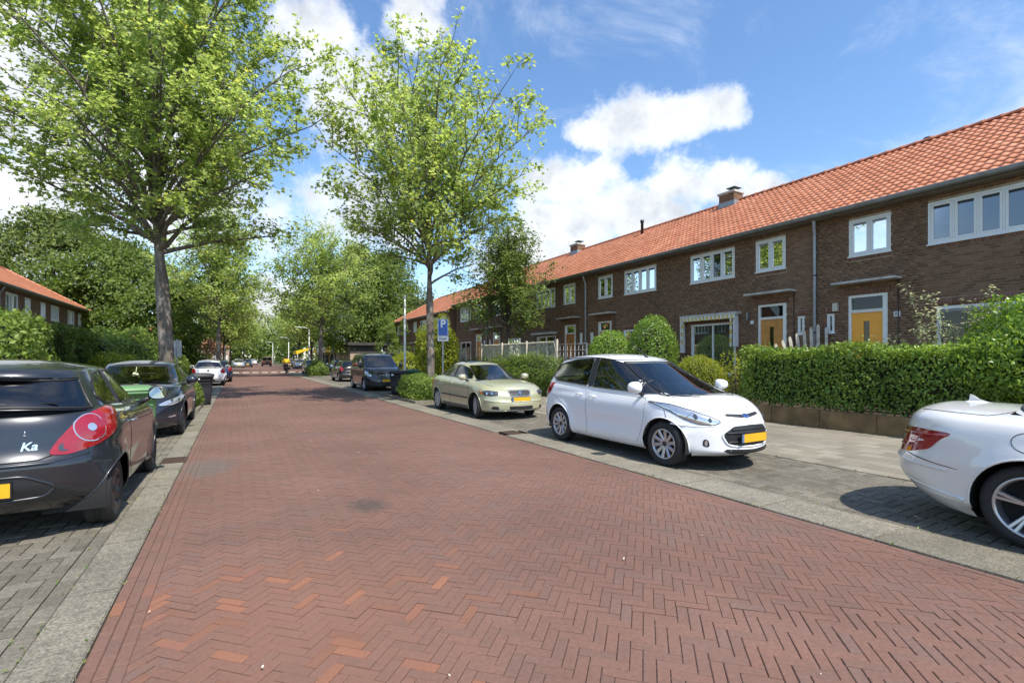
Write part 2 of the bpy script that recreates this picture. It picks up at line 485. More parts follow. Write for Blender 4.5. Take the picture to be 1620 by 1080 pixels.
def paver_field(pieces, base, nm, mat, L_, W_, H_, z, stuffname, extra=None, n_ind=300, label=None):
    """pieces: list of (cx, cy, angle, polygon, full?). The nearest full ones in view become objects of their own."""
    scored = []
    for i, q in enumerate(pieces):
        if q[3] is not None and q[4]:
            u, v, d = project((q[0], q[1], 0))
            if d > 0.3 and -30 < u < 1650 and v < 1110: scored.append((d, i))
    scored.sort()
    ind = set(i for d, i in scored[:n_ind])
    me = piece_mesh(nm, L_, W_, H_, mat)
    me2 = piece_mesh(nm, L_, W_, H_, extra[0]) if extra else None
    V = []; F = []; V2 = []; F2 = []
    rnd = random.Random(len(pieces))
    for i, q in enumerate(pieces):
        new = bool(extra and extra[1](q[0], q[1], rnd))
        dz = rnd.uniform(-0.0016, 0.0016); tx = rnd.uniform(-0.006, 0.006); ty = rnd.uniform(-0.006, 0.006)
        if i in ind:
            instance(nm, me2 if new else me, base, (q[0] - base.location.x, q[1] - base.location.y, z + dz - base.location.z), (tx, ty, q[2] + rnd.uniform(-0.006, 0.006)))
        else:
            VV, FF = (V2, F2) if new else (V, F)
            b = len(VV); P = q[3]; n = len(P)
            zs = [z + dz + tx * 0.5 * (p[0] - q[0]) + ty * 0.5 * (p[1] - q[1]) for p in P]
            VV += [(p[0], p[1], zz) for p, zz in zip(P, zs)] + [(p[0], p[1], z - H_) for p in P]
            FF.append([b + k for k in range(n)])
            FF += [[b + k, b + n + k, b + n + (k + 1) % n, b + (k + 1) % n] for k in range(n)]
    for VV, FF, mm in ((V, F, mat), (V2, F2, extra[0] if extra else None)):
        if VV:
            arr = np.array(VV) - np.array(base.location)
            o = link_mesh(stuffname, mesh_np(stuffname, arr, FF, mm), base)
            o['kind'] = 'stuff'

def rect_poly(cx, cy, ang, l, w):
    c, s = math.cos(ang), math.sin(ang)
    return [(cx + c * a - s * b, cy + s * a + c * b) for a, b in ((-l / 2, -w / 2), (l / 2, -w / 2), (l / 2, w / 2), (-l / 2, w / 2))]

def herringbone(x0, x1, y0, y1, n, w, gap, ang, holes=()):
    """herringbone of n:1 pieces of unit width w in the frame turned by ang, clipped to the rectangle"""
    out = []
    c, s = math.cos(ang), math.sin(ang)
    cx, cy = (x0 + x1) / 2, (y0 + y1) / 2
    rad = math.hypot(x1 - x0, y1 - y0) / 2 / w + 4
    T = int(rad) + 2
    for t in range(-T, T + 1):
        mm = int(2 * rad / (2 * n)) + 3
        for m in range(-mm, mm + 1):
            for kind in (0, 1):
                if kind == 0: a, b, l, h = t + 2 * n * m, t, n, 1
                else: a, b, l, h = t, t + 1 + 2 * n * m, 1, n
                lx, ly = (a + l / 2) * w, (b + h / 2) * w
                X = cx + c * lx - s * ly; Y = cy + s * lx + c * ly
                if X < x0 - n * w or X > x1 + n * w or Y < y0 - n * w or Y > y1 + n * w: continue
                if any(hx0 - 0.02 < X < hx1 + 0.02 and hy0 - 0.02 < Y < hy1 + 0.02 for hx0, hx1, hy0, hy1 in holes): continue
                an = ang if kind == 0 else ang + PI / 2
                P = rect_poly(X, Y, an, n * w - gap, w - gap)
                full = all(x0 <= p[0] <= x1 and y0 <= p[1] <= y1 for p in P)
                if not full:
                    for hp in ((-1, 0, -x0), (1, 0, x1), (0, -1, -y0), (0, 1, y1)):
                        P = clip_half(P, *hp)
                        if len(P) < 3: break
                    if len(P) < 3 or area(P) < 0.00012: continue
                    if area(P) > 0.0: P = P
                out.append((X, Y, an, P, full))
    return out

def rows_along(x0, y0, y1, nrows, w, l, gap, jitter=0.5):
    out = []
    for r in range(nrows):
        y = y0 - (r % 2) * l * jitter
        while y < y1:
            X = x0 + (r + 0.5) * w; Y = y + l / 2
            out.append((X, Y, PI / 2, rect_poly(X, Y, PI / 2, l - gap, w - gap), True)); y += l
    return out

BW = 0.0640
def is_new(x, y, rnd):
    d1 = ((x - 0.35) / 0.85) ** 2 + ((y - 3.0) / 1.15) ** 2
    d2 = ((x + 0.28) / 0.3) ** 2 + ((y - 3.6) / 0.5) ** 2
    pr = 0.20 * math.exp(-d1) + 0.22 * math.exp(-d2)
    return rnd.random() < pr
road_p = herringbone(RL + 3 * BW + 0.003, RRt - 3 * BW - 0.003, -3.5, GEO_END, 3, BW, 0.0036, PI / 4)
road_p += rows_along(RL + 0.002, -3.5, GEO_END, 3, BW, 3 * BW, 0.004)
road_p += rows_along(RRt - 3 * BW - 0.002, -3.5, GEO_END, 3, BW, 3 * BW, 0.004)
paver_field(road_p, ROAD, "brick", M_RED, 3 * BW - 0.0036, BW - 0.0036, 0.012, 0.0, "brick_field", extra=(M_ORANGE, is_new))

# oil stain and tyre dust live in the paving material
def add_spot(m, x, y, rad, squash, colr, amt):
    nt = m.node_tree; N, L = nt.nodes, nt.links
    b = N['Principled BSDF']; src = b.inputs['Base Color'].links[0].from_socket
    g = N.new('ShaderNodeNewGeometry')
    s = N.new('ShaderNodeVectorMath'); s.operation = 'SUBTRACT'; L.new(g.outputs['Position'], s.inputs[0]); s.inputs[1].default_value = (x, y, 0)
    mu = N.new('ShaderNodeVectorMath'); mu.operation = 'MULTIPLY'; L.new(s.outputs[0], mu.inputs[0]); mu.inputs[1].default_value = (1, squash, 0)
    ln = N.new('ShaderNodeVectorMath'); ln.operation = 'LENGTH'; L.new(mu.outputs[0], ln.inputs[0])
    n = N.new('ShaderNodeTexNoise'); n.inputs['Scale'].default_value = 14; n.inputs['Detail'].default_value = 9; n.inputs['Roughness'].default_value = 0.7; L.new(g.outputs['Position'], n.inputs['Vector'])
    f = math_node(N, L, 'ADD', math_node(N, L, 'DIVIDE', ln.outputs['Value'], rad), math_node(N, L, 'MULTIPLY', math_node(N, L, 'SUBTRACT', n.outputs['Fac'], 0.5), 1.6))
    mr = N.new('ShaderNodeMapRange'); mr.interpolation_type = 'SMOOTHSTEP'; L.new(f, mr.inputs['Value']); mr.inputs['From Min'].default_value = 0.3; mr.inputs['From Max'].default_value = 1.1
    mr.inputs['To Min'].default_value = amt; mr.inputs['To Max'].default_value = 0
    mx = N.new('ShaderNodeMix'); mx.data_type = 'RGBA'; L.new(mr.outputs[0], mx.inputs['Factor']); L.new(src, mx.inputs['A']); mx.inputs['B'].default_value = (*colr, 1)
    L.new(mx.outputs['Result'], b.inputs['Base Color'])
add_spot(M_RED, 1.18, 5.05, 0.24, 0.75, (0.06, 0.05, 0.043), 0.7)
add_spot(M_RED, 0.4, 3.1, 1.0, 0.8, (0.20, 0.096, 0.062), 0.45)
add_spot(M_RED, -0.35, 7.9, 0.42, 0.5, (0.11, 0.10, 0.085), 0.7)

# drains first (holes in the bands)
DRAINS = [(-0.795, 8.66), (4.84, 8.54)]
def kerb_run(name, x0, x1, y0, y1, l, mat, z=0.014, holes=()):
    base = sheet(name, x0, x1, y0, y1, -0.03, M_JOINT)
    y = y0; k = 0
    while y < y1 - 0.01:
        e = min(y + l, y1)
        hs = [h for h in holes if y - 0.1 < h < e + 0.1]
        spans = [(y, e)]
        for h in hs:
            spans = [q for a, b in spans for q in ((a, min(b, h - 0.24)), (max(a, h + 0.24), b)) if q[1] - q[0] > 0.05]
        for a, b in spans:
            m = MB(); m.bbox(x0 + 0.004, x1 - 0.004, a + 0.004, b - 0.004, -0.1, z + random.uniform(-0.003, 0.003), 0.006)
            m.build("kerb_stone", mat, base)
        y = e
    return base
kerb_run("kerb_left", KL0, KL1, -4, 16.2, 1.0, M_KERB, holes=(8.66,))
kerb_run("kerb_left_far", KL0, KL1, 16.2, 60, 4.38, M_KERB)
kerb_run("kerb_right", KR0, KR1, -4, 15.6, 1.0, M_KERB, holes=(8.54,))
kerb_run("kerb_right_far", KR0, KR1, 15.6, 58, 4.24, M_KERB)

for (dx, dy), lab in zip(DRAINS, ("rusty iron gully grate in the kerb by the dark hatchback", "rusty iron gully grate in the kerb beside the white hatchback")):
    t = thing("drain_grate", lab, "drain grate", (dx, dy, 0), group="gully grates in the kerbs")
    m = MB()
    for a in (-0.155, 0.125): m.box(dx + a, dx + a + 0.03, dy - 0.225, dy + 0.225, -0.05, 0.018)
    for a in (-0.225, 0.195): m.box(dx - 0.125, dx + 0.125, dy + a, dy + a + 0.03, -0.05, 0.018)
    m.build("frame", M_IRON, t)
    m = MB(); m.box(dx - 0.125, dx + 0.125, dy - 0.195, dy + 0.195, -0.07, -0.05); m.build("pit", M_IRON_DK, t)
    for k in range(6):
        m = MB(); yy = dy - 0.18 + k * 0.07; m.box(dx - 0.125, dx + 0.125, yy, yy + 0.035, -0.03, 0.012); m.build("grate_bar", M_IRON, t)

# parking bays
BEDR = (5.17, 7.05, 15.7, 20.2)
BEDL = (-3.0, -0.92, 16.2, 21.8)
bl = sheet("parking_bay_left", BAYL0, KL0, -4, GEO_END, -0.010, M_JOINTG)
br = sheet("parking_bay_right", KR1, BAYR1, -4, GEO_END, -0.010, M_JOINTG)
GW = 0.105
pl = herringbone(BAYL0, KL0 - GW - 0.002, -3, GEO_END, 2, GW, 0.008, 0.0, holes=(BEDL,)) + [q for q in rows_along(KL0 - GW, -3, GEO_END, 1, GW, 0.21, 0.005) if not BEDL[2] < q[1] < BEDL[3]]
paver_field(pl, bl, "paver", M_GREY, 2 * GW - 0.008, GW - 0.008, 0.012, 0.003, "paver_field")
prr = herringbone(KR1 + GW, BAYR1, -3, GEO_END, 2, GW, 0.008, 0.0, holes=(BEDR,)) + [q for q in rows_along(KR1, -3, GEO_END, 1, GW, 0.21, 0.005) if not BEDR[2] < q[1] < BEDR[3]]
paver_field(prr, br, "paver", M_GREY, 2 * GW - 0.008, GW - 0.008, 0.012, 0.003, "paver_field")
sheet("parking_bay_left_far", BAYL0, KL0, GEO_END, 60, -0.002, M_GREY)
sheet("parking_bay_right_far", KR1, BAYR1, GEO_END, 58, -0.002, M_GREY)
# pavement of 30 x 30 slabs
sw = sheet("pavement_right", BAYR1, SIDE1, -4, GEO_END, -0.008, M_JOINTG)
tl = []
ncol = int((SIDE1 - BAYR1) / 0.3)
for i in range(ncol + 1):
    y = -3 + (0.15 if i % 2 else 0)
    while y < GEO_END:
        X = BAYR1 + 0.15 + i * 0.3
        w = 0.3 if X + 0.15 <= SIDE1 else (SIDE1 - (X - 0.15))
        if w > 0.05:
            P = [(X - 0.145, y + 0.005), (X - 0.15 + w - 0.005, y + 0.005), (X - 0.15 + w - 0.005, y + 0.295), (X - 0.145, y + 0.295)]
            tl.append((X, y + 0.15, 0.0, P, w > 0.29))
        y += 0.3
paver_field(tl, sw, "slab", M_SLAB, 0.290, 0.290, 0.012, 0.012, "slab_field")
sheet("pavement_right_far", BAYR1, SIDE1, GEO_END, 58, 0.006, M_SLAB)
sheet("pavement_left", -5.0, BAYL0, -4, 60, -0.001, M_SLAB)
# white blocks on the ramp of the raised junction
mk = bpy.data.objects.new("junction_markings", None); COL.objects.link(mk); mk.location = (0, 61, 0)
tag(mk, kind='structure')
for k in range(8):
    m = MB(); x = -0.35 + k * 0.95; m.box(x, x + 0.6, 60.75, 62.1, -0.002, 0.012); m.build("white_block", M_WHITE_MARK, mk)

# planting beds with kerb stones
def bed(name, b):
    base = sheet(name, b[0], b[1], b[2], b[3], 0.06, M_SOIL)
    x0, x1, y0, y1 = b
    for (a, c, d, e) in ((x0, x1, y0 - 0.1, y0), (x0, x1, y1, y1 + 0.1)):
        n = 2
        for k in range(n):
            m = MB(); m.bbox(a + (c - a) * k / n + 0.003, a + (c - a) * (k + 1) / n - 0.003, d, e, -0.05, 0.11, 0.012); m.build("kerb_stone", M_KERB, base)
    n = max(2, int((y1 - y0) / 1.0))
    for xx in (x0, x1 - 0.1):
        for k in range(n):
            m = MB(); m.bbox(xx, xx + 0.1, y0 + (y1 - y0) * k / n + 0.003, y0 + (y1 - y0) * (k + 1) / n - 0.003, -0.05, 0.105, 0.012); m.build("kerb_stone", M_KERB, base)
bed("planting_bed_right", BEDR)
bed("planting_bed_left", BEDL)
BEDR2 = (5.3, 7.1, 43.0, 47.6)
bed("planting_bed_far", BEDR2)

# front gardens
gd = MB(); gd.box(11.10, 15.56, -4, 37, -0.05, 0.30); o = gd.build("garden_ground", M_SOIL); o['kind'] = 'structure'
gp = MB(); gp.box(11.05, 15.4, 8.75, 10.0, 0.0, 0.322); o = gp.build("garden_path", M_REDFAR); o['kind'] = 'structure'
gl = MB(); gl.box(-11.0, -5.0, 10, 60, -0.05, 0.05); o = gl.build("garden_lawn", M_TERR); o['kind'] = 'structure'

# ------------------------------------------------------------------ row houses
M_BRICK = mat_piece("dark brown facing brick", [(0.0, (0.148, 0.083, 0.051)), (0.3, (0.185, 0.103, 0.062)), (0.65, (0.212, 0.120, 0.072)), (0.9, (0.24, 0.137, 0.083)), (1.0, (0.235, 0.150, 0.097))],
                    rough=0.88, bump=0.7, bscale=170, stain=0.14, sscale=0.5, fine=0.16, fscale=60)
M_BRICK_RED = mat_piece("redder soldier brick", [(0.0, (0.17, 0.085, 0.058)), (0.5, (0.22, 0.11, 0.075)), (1.0, (0.26, 0.14, 0.10))], rough=0.88, bump=0.7, bscale=170, stain=0.14, fine=0.16)
M_MORTAR = mat_plain("grey brown mortar", (0.40, 0.31, 0.22), rough=1.0, spec=0.1, var=0.25, vscale=6)
M_TILE = mat_piece("orange clay roof tile", [(0.0, (0.52, 0.19, 0.098)), (0.5, (0.58, 0.22, 0.115)), (0.9, (0.63, 0.255, 0.14)), (1.0, (0.64, 0.28, 0.16))], rough=0.62, bump=0.25, bscale=90, stain=0.12, sscale=0.5, fine=0.08, fscale=40,
                   spec=0.4, stain2=((0.36, 0.11, 0.055), 1.3, 0.55, 0.8, 0.5))
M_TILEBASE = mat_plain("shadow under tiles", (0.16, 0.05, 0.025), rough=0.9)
M_ZINC = mat_plain("weathered zinc", (0.25, 0.26, 0.26), rough=0.45, metal=0.6, var=0.15, vscale=5)
M_PIPE = mat_plain("grey pvc downpipe", (0.36, 0.38, 0.40), rough=0.4, var=0.08)
M_WFRAME = mat_plain("white window paint", (0.74, 0.74, 0.72), rough=0.35, coat=0.2, var=0.04, vscale=9)
M_GLASS = mat_glass("window glass", (0.55, 0.6, 0.58), 0.0, ior=1.55)
M_GLASS2 = mat_glass("coated double glazing", (0.55, 0.6, 0.58), 0.0, ior=2.5)
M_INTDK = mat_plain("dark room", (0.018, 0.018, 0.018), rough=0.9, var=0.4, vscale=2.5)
M_CURT = mat_plain("grey green curtain", (0.20, 0.22, 0.19), rough=0.9, var=0.15, vscale=3)
M_CURTW = mat_plain("white curtain", (0.5, 0.5, 0.48), rough=0.9, var=0.1)
M_DOOR_Y = mat_plain("ochre yellow door paint", (0.92, 0.37, 0.012), rough=0.4, coat=0.25, var=0.04, vscale=5)
M_DOOR_O = mat_plain("orange brown wooden door", (0.55, 0.24, 0.055), rough=0.5, coat=0.2, var=0.18, vscale=8)
M_DOOR_R = mat_plain("red brown door", (0.42, 0.15, 0.035), rough=0.5, coat=0.2, var=0.1)
M_CONC = mat_plain("pale concrete canopy", (0.50, 0.48, 0.44), rough=0.85, var=0.2, vscale=5)
M_LEAD = mat_plain("lead flashing", (0.32, 0.33, 0.34), rough=0.5, metal=0.5, var=0.2)
M_BLACKM = mat_plain("black metal", (0.02, 0.02, 0.022), rough=0.5)
M_SOFFIT = mat_plain("brown boarded soffit", (0.16, 0.13, 0.10), rough=0.8, var=0.15)
M_AWN_Y = mat_plain("yellow awning stripe", (0.60, 0.42, 0.10), rough=0.9, var=0.1)
M_AWN_W = mat_plain("white awning stripe", (0.66, 0.63, 0.56), rough=0.9, var=0.1)
M_LAMPG = mat_plain("cream plastic", (0.55, 0.52, 0.42), rough=0.5)
M_PLATE_W = mat_plain("white enamel", (0.7, 0.7, 0.7), rough=0.3)

class Wall:
    """vertical wall plane: origin o, along axis a (unit, horizontal), outward normal n"""
    def __init__(s, o, a, n): s.o = Vector(o); s.a = Vector(a); s.n = Vector(n)
    def P(s, t, z, d=0.0):
        q = s.o + s.a * t + s.n * d
        return (q.x, q.y, z)
    def box(s, mb, t0, t1, z0, z1, d0, d1):
        vs = [s.P(t0, z0, d0), s.P(t1, z0, d0), s.P(t1, z0, d1), s.P(t0, z0, d1), s.P(t0, z1, d0), s.P(t1, z1, d0), s.P(t1, z1, d1), s.P(t0, z1, d1)]
        return mb.add(vs, [[0, 3, 2, 1], [4, 5, 6, 7], [0, 1, 5, 4], [1, 2, 6, 5], [2, 3, 7, 6], [3, 0, 4, 7]])

BR_L, BR_H = 0.21, 0.07
def brick_piece(mat, l=0.199, h=0.059, d=0.012, ch=0.003):
    a, b = l / 2, h / 2
    vs = []
    for (dd, k) in ((0.0, 0), (d - ch, 0), (d, ch)):
        vs += [(dd, -a + k, -b + k), (dd, a - k, -b + k), (dd, a - k, b - k), (dd, -a + k, b - k)]
    fs = [[8, 9, 10, 11]]
    for lv in (0, 4):
        for i in range(4): fs.append([lv + i, lv + (i + 1) % 4, lv + 4 + (i + 1) % 4, lv + 4 + i])
    return mesh_np("brick", np.array(vs), fs, mat)

def build_wall(house, W, length, z0, z1, openings, soldiers=(), n_ind=0, geo=True, mat=None):
    mat = mat or M_BRICK
    """mortar core with openings, bricks proud of it"""
    ts = sorted(set([0.0, length] + [q for o in openings for q in o[:2] if 0 < q < length]))
    zs = sorted(set([z0, z1] + [q for o in openings for q in o[2:4] if z0 < q < z1]))
    core = MB()
    def inop(t, z): return any(o[0] < t < o[1] and o[2] < z < o[3] for o in openings)
    for i in range(len(ts) - 1):
        for j in range(len(zs) - 1):
            if not inop((ts[i] + ts[i + 1]) / 2, (zs[j] + zs[j + 1]) / 2):
                core.add([W.P(ts[i], zs[j]), W.P(ts[i + 1], zs[j]), W.P(ts[i + 1], zs[j + 1]), W.P(ts[i], zs[j + 1])], [[0, 1, 2, 3]])
    for o in openings:   # reveals
        t0, t1, a, b = o[0], o[1], o[2], o[3]
        for q in ([(t0, a), (t0, b)], [(t1, a), (t1, b)], [(t0, a), (t1, a)], [(t0, b), (t1, b)]):
            core.add([W.P(*q[0]), W.P(*q[1]), W.P(*q[1], -0.16), W.P(*q[0], -0.16)], [[0, 1, 2, 3]])
    co = core.build("wall", M_MORTAR if geo else mat, house, fix=False)
    if not geo: return co
    V = []; F = []; ind = []
    rnd = random.Random(int(length * 100))
    z = z0; c = 0
    items = []
    blocked = list(openings) + [(s[0] , s[1], s[2], s[3]) for s in soldiers]
    while z + BR_H <= z1 + 0.001:
        t = -(c % 2) * BR_L / 2 - (0.05 if c % 4 > 1 else 0)
        while t < length:
            a, b = max(t, 0) + 0.005, min(t + BR_L, length) - 0.005
            segs = [(a, b)]
            for o in blocked:
                if o[2] - 0.03 < z + BR_H / 2 < o[3] + 0.03:
                    segs = [q for (p, r) in segs for q in ((p, min(r, o[0] - 0.003)), (max(p, o[1] + 0.003), r)) if q[1] - q[0] > 0.03]
            for (p, r) in segs: items.append(((p + r) / 2, z + BR_H / 2, r - p, BR_H - 0.011, 0))
            t += BR_L
        z += BR_H; c += 1
    for s in soldiers:
        n = max(2, round((s[1] - s[0]) / 0.066)); w = (s[1] - s[0]) / n
        for k in range(n): items.append((s[0] + (k + 0.5) * w, (s[2] + s[3]) / 2 + (s[4] * (1 - ((k + 0.5) / n * 2 - 1) ** 2) if len(s) > 4 else 0), w - 0.01, s[3] - s[2] - 0.01, 1))
    order = []
    for i, it in enumerate(items):
        p = W.P(it[0], it[1])
        if it[4] == 0 and abs(it[2] - 0.2) < 0.004 and seen(p, 0): order.append((project(p)[2] , i))
    order.sort(); inds = set(i for d, i in order[:n_ind])
    me = brick_piece(mat) if n_ind else None
    ang = math.atan2(W.n.y, W.n.x)
    V2 = []; F2 = []
    for i, it in enumerate(items):
        d = 0.012 + rnd.uniform(-0.003, 0.002)
        if i in inds:
            p = Vector(W.P(it[0], it[1], rnd.uniform(-0.003, 0.001))) - house.location
            instance("brick", me, house, p, (0, 0, ang))
        else:
            VV, FF = (V2, F2) if it[4] else (V, F)
            b = len(VV); t0, t1, a, e = it[0] - it[2] / 2, it[0] + it[2] / 2, it[1] - it[3] / 2, it[1] + it[3] / 2
            VV += [W.P(t0, a, d), W.P(t1, a, d), W.P(t1, e, d), W.P(t0, e, d), W.P(t0, a, 0), W.P(t1, a, 0), W.P(t1, e, 0), W.P(t0, e, 0)]
            FF += [[b, b + 1, b + 2, b + 3]] + [[b + k, b + 4 + k, b + 4 + (k + 1) % 4, b + (k + 1) % 4] for k in range(4)]
    o = link_mesh("brickwork", mesh_np("brickwork", np.array(V) - np.array(house.location), np.array(F), mat), house); o['kind'] = 'stuff'
    if V2:
        o = link_mesh("soldier_course", mesh_np("soldier_course", np.array(V2) - np.array(house.location), np.array(F2), M_BRICK_RED), house); o['kind'] = 'stuff'
    return co

def window(house, W, t0, t1, z0, z1, lights, frame=0.055, sash=0.05, mid=None, depth=0.03, curtain=None, open_first=False, proud=0.02, head_bar=None):
    """frame > sash (one a light) > pane as sub-parts; a dark room or a curtain behind"""
    fr = MB()
    W.box(fr, t0, t1, z0, z0 + frame, -depth - 0.05, proud); W.box(fr, t0, t1, z1 - frame, z1, -depth - 0.05, proud)
    W.box(fr, t0, t0 + frame, z0 + frame, z1 - frame, -depth - 0.05, proud); W.box(fr, t1 - frame, t1, z0 + frame, z1 - frame, -depth - 0.05, proud)
    wl = (t1 - t0 - 2 * frame) / lights
    for k in range(1, lights):
        tt = t0 + frame + k * wl
        W.box(fr, tt - 0.02, tt + 0.02, z0 + frame, z1 - frame, -depth - 0.05, proud - 0.004)
    W.box(fr, t0 - 0.03, t1 + 0.03, z0 - 0.035, z0 - 0.002, -0.02, 0.05)
    f = fr.build("window", M_WFRAME, house)
    for k in range(lights):
        a = t0 + frame + k * wl + (0.02 if k else 0) + 0.004; b = t0 + frame + (k + 1) * wl - (0.02 if k < lights - 1 else 0) - 0.004
        c, d = z0 + frame + 0.004, z1 - frame - 0.004
        m = MB(); s = sash
        if s > 0:
            W.box(m, a, b, c, c + s, -depth - 0.04, proud - 0.008); W.box(m, a, b, d - s, d, -depth - 0.04, proud - 0.008)
            W.box(m, a, a + s, c + s, d - s, -depth - 0.04, proud - 0.008); W.box(m, b - s, b, c + s, d - s, -depth - 0.04, proud - 0.008)
            for hz in (c + 0.12, d - 0.17): W.box(m, a - 0.012 if k % 2 == 0 else b - 0.006, a + 0.006 if k % 2 == 0 else b + 0.012, hz, hz + 0.07, proud - 0.008, proud + 0.006)
            m.build("sash", M_WFRAME, f, world=True) if False else _child(m, "sash", M_WFRAME, f)
        m = MB(); m.add([W.P(a + s, c + s, -depth + 0.005), W.P(b - s, c + s, -depth + 0.005), W.P(b - s, d - s, -depth + 0.005), W.P(a + s, d - s, -depth + 0.005)], [[0, 1, 2, 3]])
        _child(m, "pane", M_GLASS2 if z0 > 3.5 else M_GLASS, f)
        if head_bar:   # ventilation grille along the top of the light
            m = MB(); W.box(m, a + s, b - s, d - s - 0.06, d - s, -depth, -depth + 0.02); _child(m, "vent_grille", M_BLACKM if head_bar == 'b' else M_ZINC, f)
    # the room behind
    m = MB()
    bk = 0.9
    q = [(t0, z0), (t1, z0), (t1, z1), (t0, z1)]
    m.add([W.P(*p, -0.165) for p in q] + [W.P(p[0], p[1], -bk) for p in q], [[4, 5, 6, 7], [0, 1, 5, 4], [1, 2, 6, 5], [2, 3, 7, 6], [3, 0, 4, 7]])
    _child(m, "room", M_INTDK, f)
    if curtain:
        m = MB(); n = int((t1 - t0) / 0.025); vs = []
        for i in range(n + 1):
            t = t0 + (t1 - t0) * i / n
            dd = -0.30 + 0.022 * math.sin(i * 1.1) + 0.012 * math.sin(i * 2.7 + 1)
            vs += [W.P(t, z0 + 0.02, dd), W.P(t, z1 - 0.02, dd)]
        fs = []
        for i in range(n):
            fr_ = i / n
            if any(a <= fr_ < b for a, b in curtain[1]): fs.append([2 * i, 2 * i + 2, 2 * i + 3, 2 * i + 1])
        m.add(vs, fs, True); _child(m, "curtain", curtain[0], f)
    return f

def _child(m, name, mat, parent):
    """mesh in world coordinates under a part that is itself unrotated"""
    bpy.context.view_layer.update() if False else None
    off = Vector(parent.location)
    p = parent.parent
    while p: off = off + p.location; p = p.parent
    me = bpy.data.meshes.new(name)
    me.from_pydata([tuple(Vector(v) - off) for v in m.v], [], m.f); me.polygons.foreach_set('use_smooth', m.sm)
    bm = bmesh.new(); bm.from_mesh(me); bmesh.ops.recalc_face_normals(bm, faces=bm.faces); bm.to_mesh(me); bm.free()
    if mat: me.materials.append(mat)
    return link_mesh(name, me, parent)

def front_door(house, W, t0, t1, z0, z1, mat, transom=0.45, slit=True):
    fr = MB(); f = 0.07
    W.box(fr, t0, t0 + f + 0.05, z0, z1, -0.12, 0.0); W.box(fr, t1 - f, t1, z0, z1, -0.12, 0.0); W.box(fr, t0 + f + 0.05, t1 - f, z1 - f, z1, -0.12, 0.0)
    zt = z1 - transom
    W.box(fr, t0 + f + 0.05, t1 - f, zt - 0.05, zt, -0.12, -0.003); W.box(fr, t0 + f + 0.05, t1 - f, zt, zt + 0.03, -0.10, 0.012)
    d0 = fr.build("door_frame", M_WFRAME, house)
    a, b = t0 + f + 0.05, t1 - f
    m = MB(); c = (a + b) / 2 + 0.02
    if slit:
        W.box(m, a, c - 0.075, z0 + 0.02, zt - 0.05, -0.09, -0.045); W.box(m, c + 0.075, b, z0 + 0.02, zt - 0.05, -0.09, -0.045)
        W.box(m, c - 0.075, c + 0.075, zt - 0.30, zt - 0.05, -0.09, -0.045); W.box(m, c - 0.075, c + 0.075, z0 + 0.02, zt - 1.55, -0.09, -0.045)
    else: W.box(m, a, b, z0 + 0.02, zt - 0.05, -0.09, -0.045)
    d = m.build("door", mat, house)
    m = MB(); m.add([W.P(c - 0.075, zt - 1.55, -0.07), W.P(c + 0.075, zt - 1.55, -0.07), W.P(c + 0.075, zt - 0.30, -0.07), W.P(c - 0.075, zt - 0.30, -0.07)], [[0, 1, 2, 3]])
    if slit: _child(m, "door_pane", M_GLASS, d)
    m = MB(); m.tube([W.P(a + 0.07, z0 + 1.05, -0.045), W.P(a + 0.07, z0 + 1.05, 0.0), W.P(a + 0.17, z0 + 1.05, 0.0)], 0.01); _child(m, "handle", M_ZINC, d)
    m = MB(); m.add([W.P(a, zt + 0.03, -0.06), W.P(b, zt + 0.03, -0.06), W.P(b, z1 - f, -0.06), W.P(a, z1 - f, -0.06)], [[0, 1, 2, 3]]); m.build("transom_window", M_GLASS, house)
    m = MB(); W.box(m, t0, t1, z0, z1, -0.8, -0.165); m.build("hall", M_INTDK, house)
    # thin concrete canopy over the door
    return d0

TILE_W, TILE_L = 0.205, 0.31
def tile_mesh(nx=7, lip=0.018):
    """pantile: S-shaped across, its lower (front) edge lifted over the tile below. x across, y up the slope"""
    vs = []; 
    L0 = TILE_L * 1.06
    for j in range(2):
        for i in range(nx):
            f = i / (nx - 1); x = (f - 0.5) * TILE_W * 1.03
            h = 0.018 * math.sin(2 * PI * (f * 0.98 + 0.02)) + 0.012
            h = max(h, -0.004 + 0.3 * h)
            y = 0 if j == 0 else L0
            vs.append((x, y, h + (0.026 if j == 0 else 0.003)))
    for i in range(nx): vs.append((vs[i][0], 0.002, vs[i][2] - lip))
    fs = [[i, i + 1, nx + i + 1, nx + i] for i in range(nx - 1)] + [[2 * nx + i, 2 * nx + i + 1, i + 1, i] for i in range(nx - 1)]
    return np.array(vs), np.array(fs)

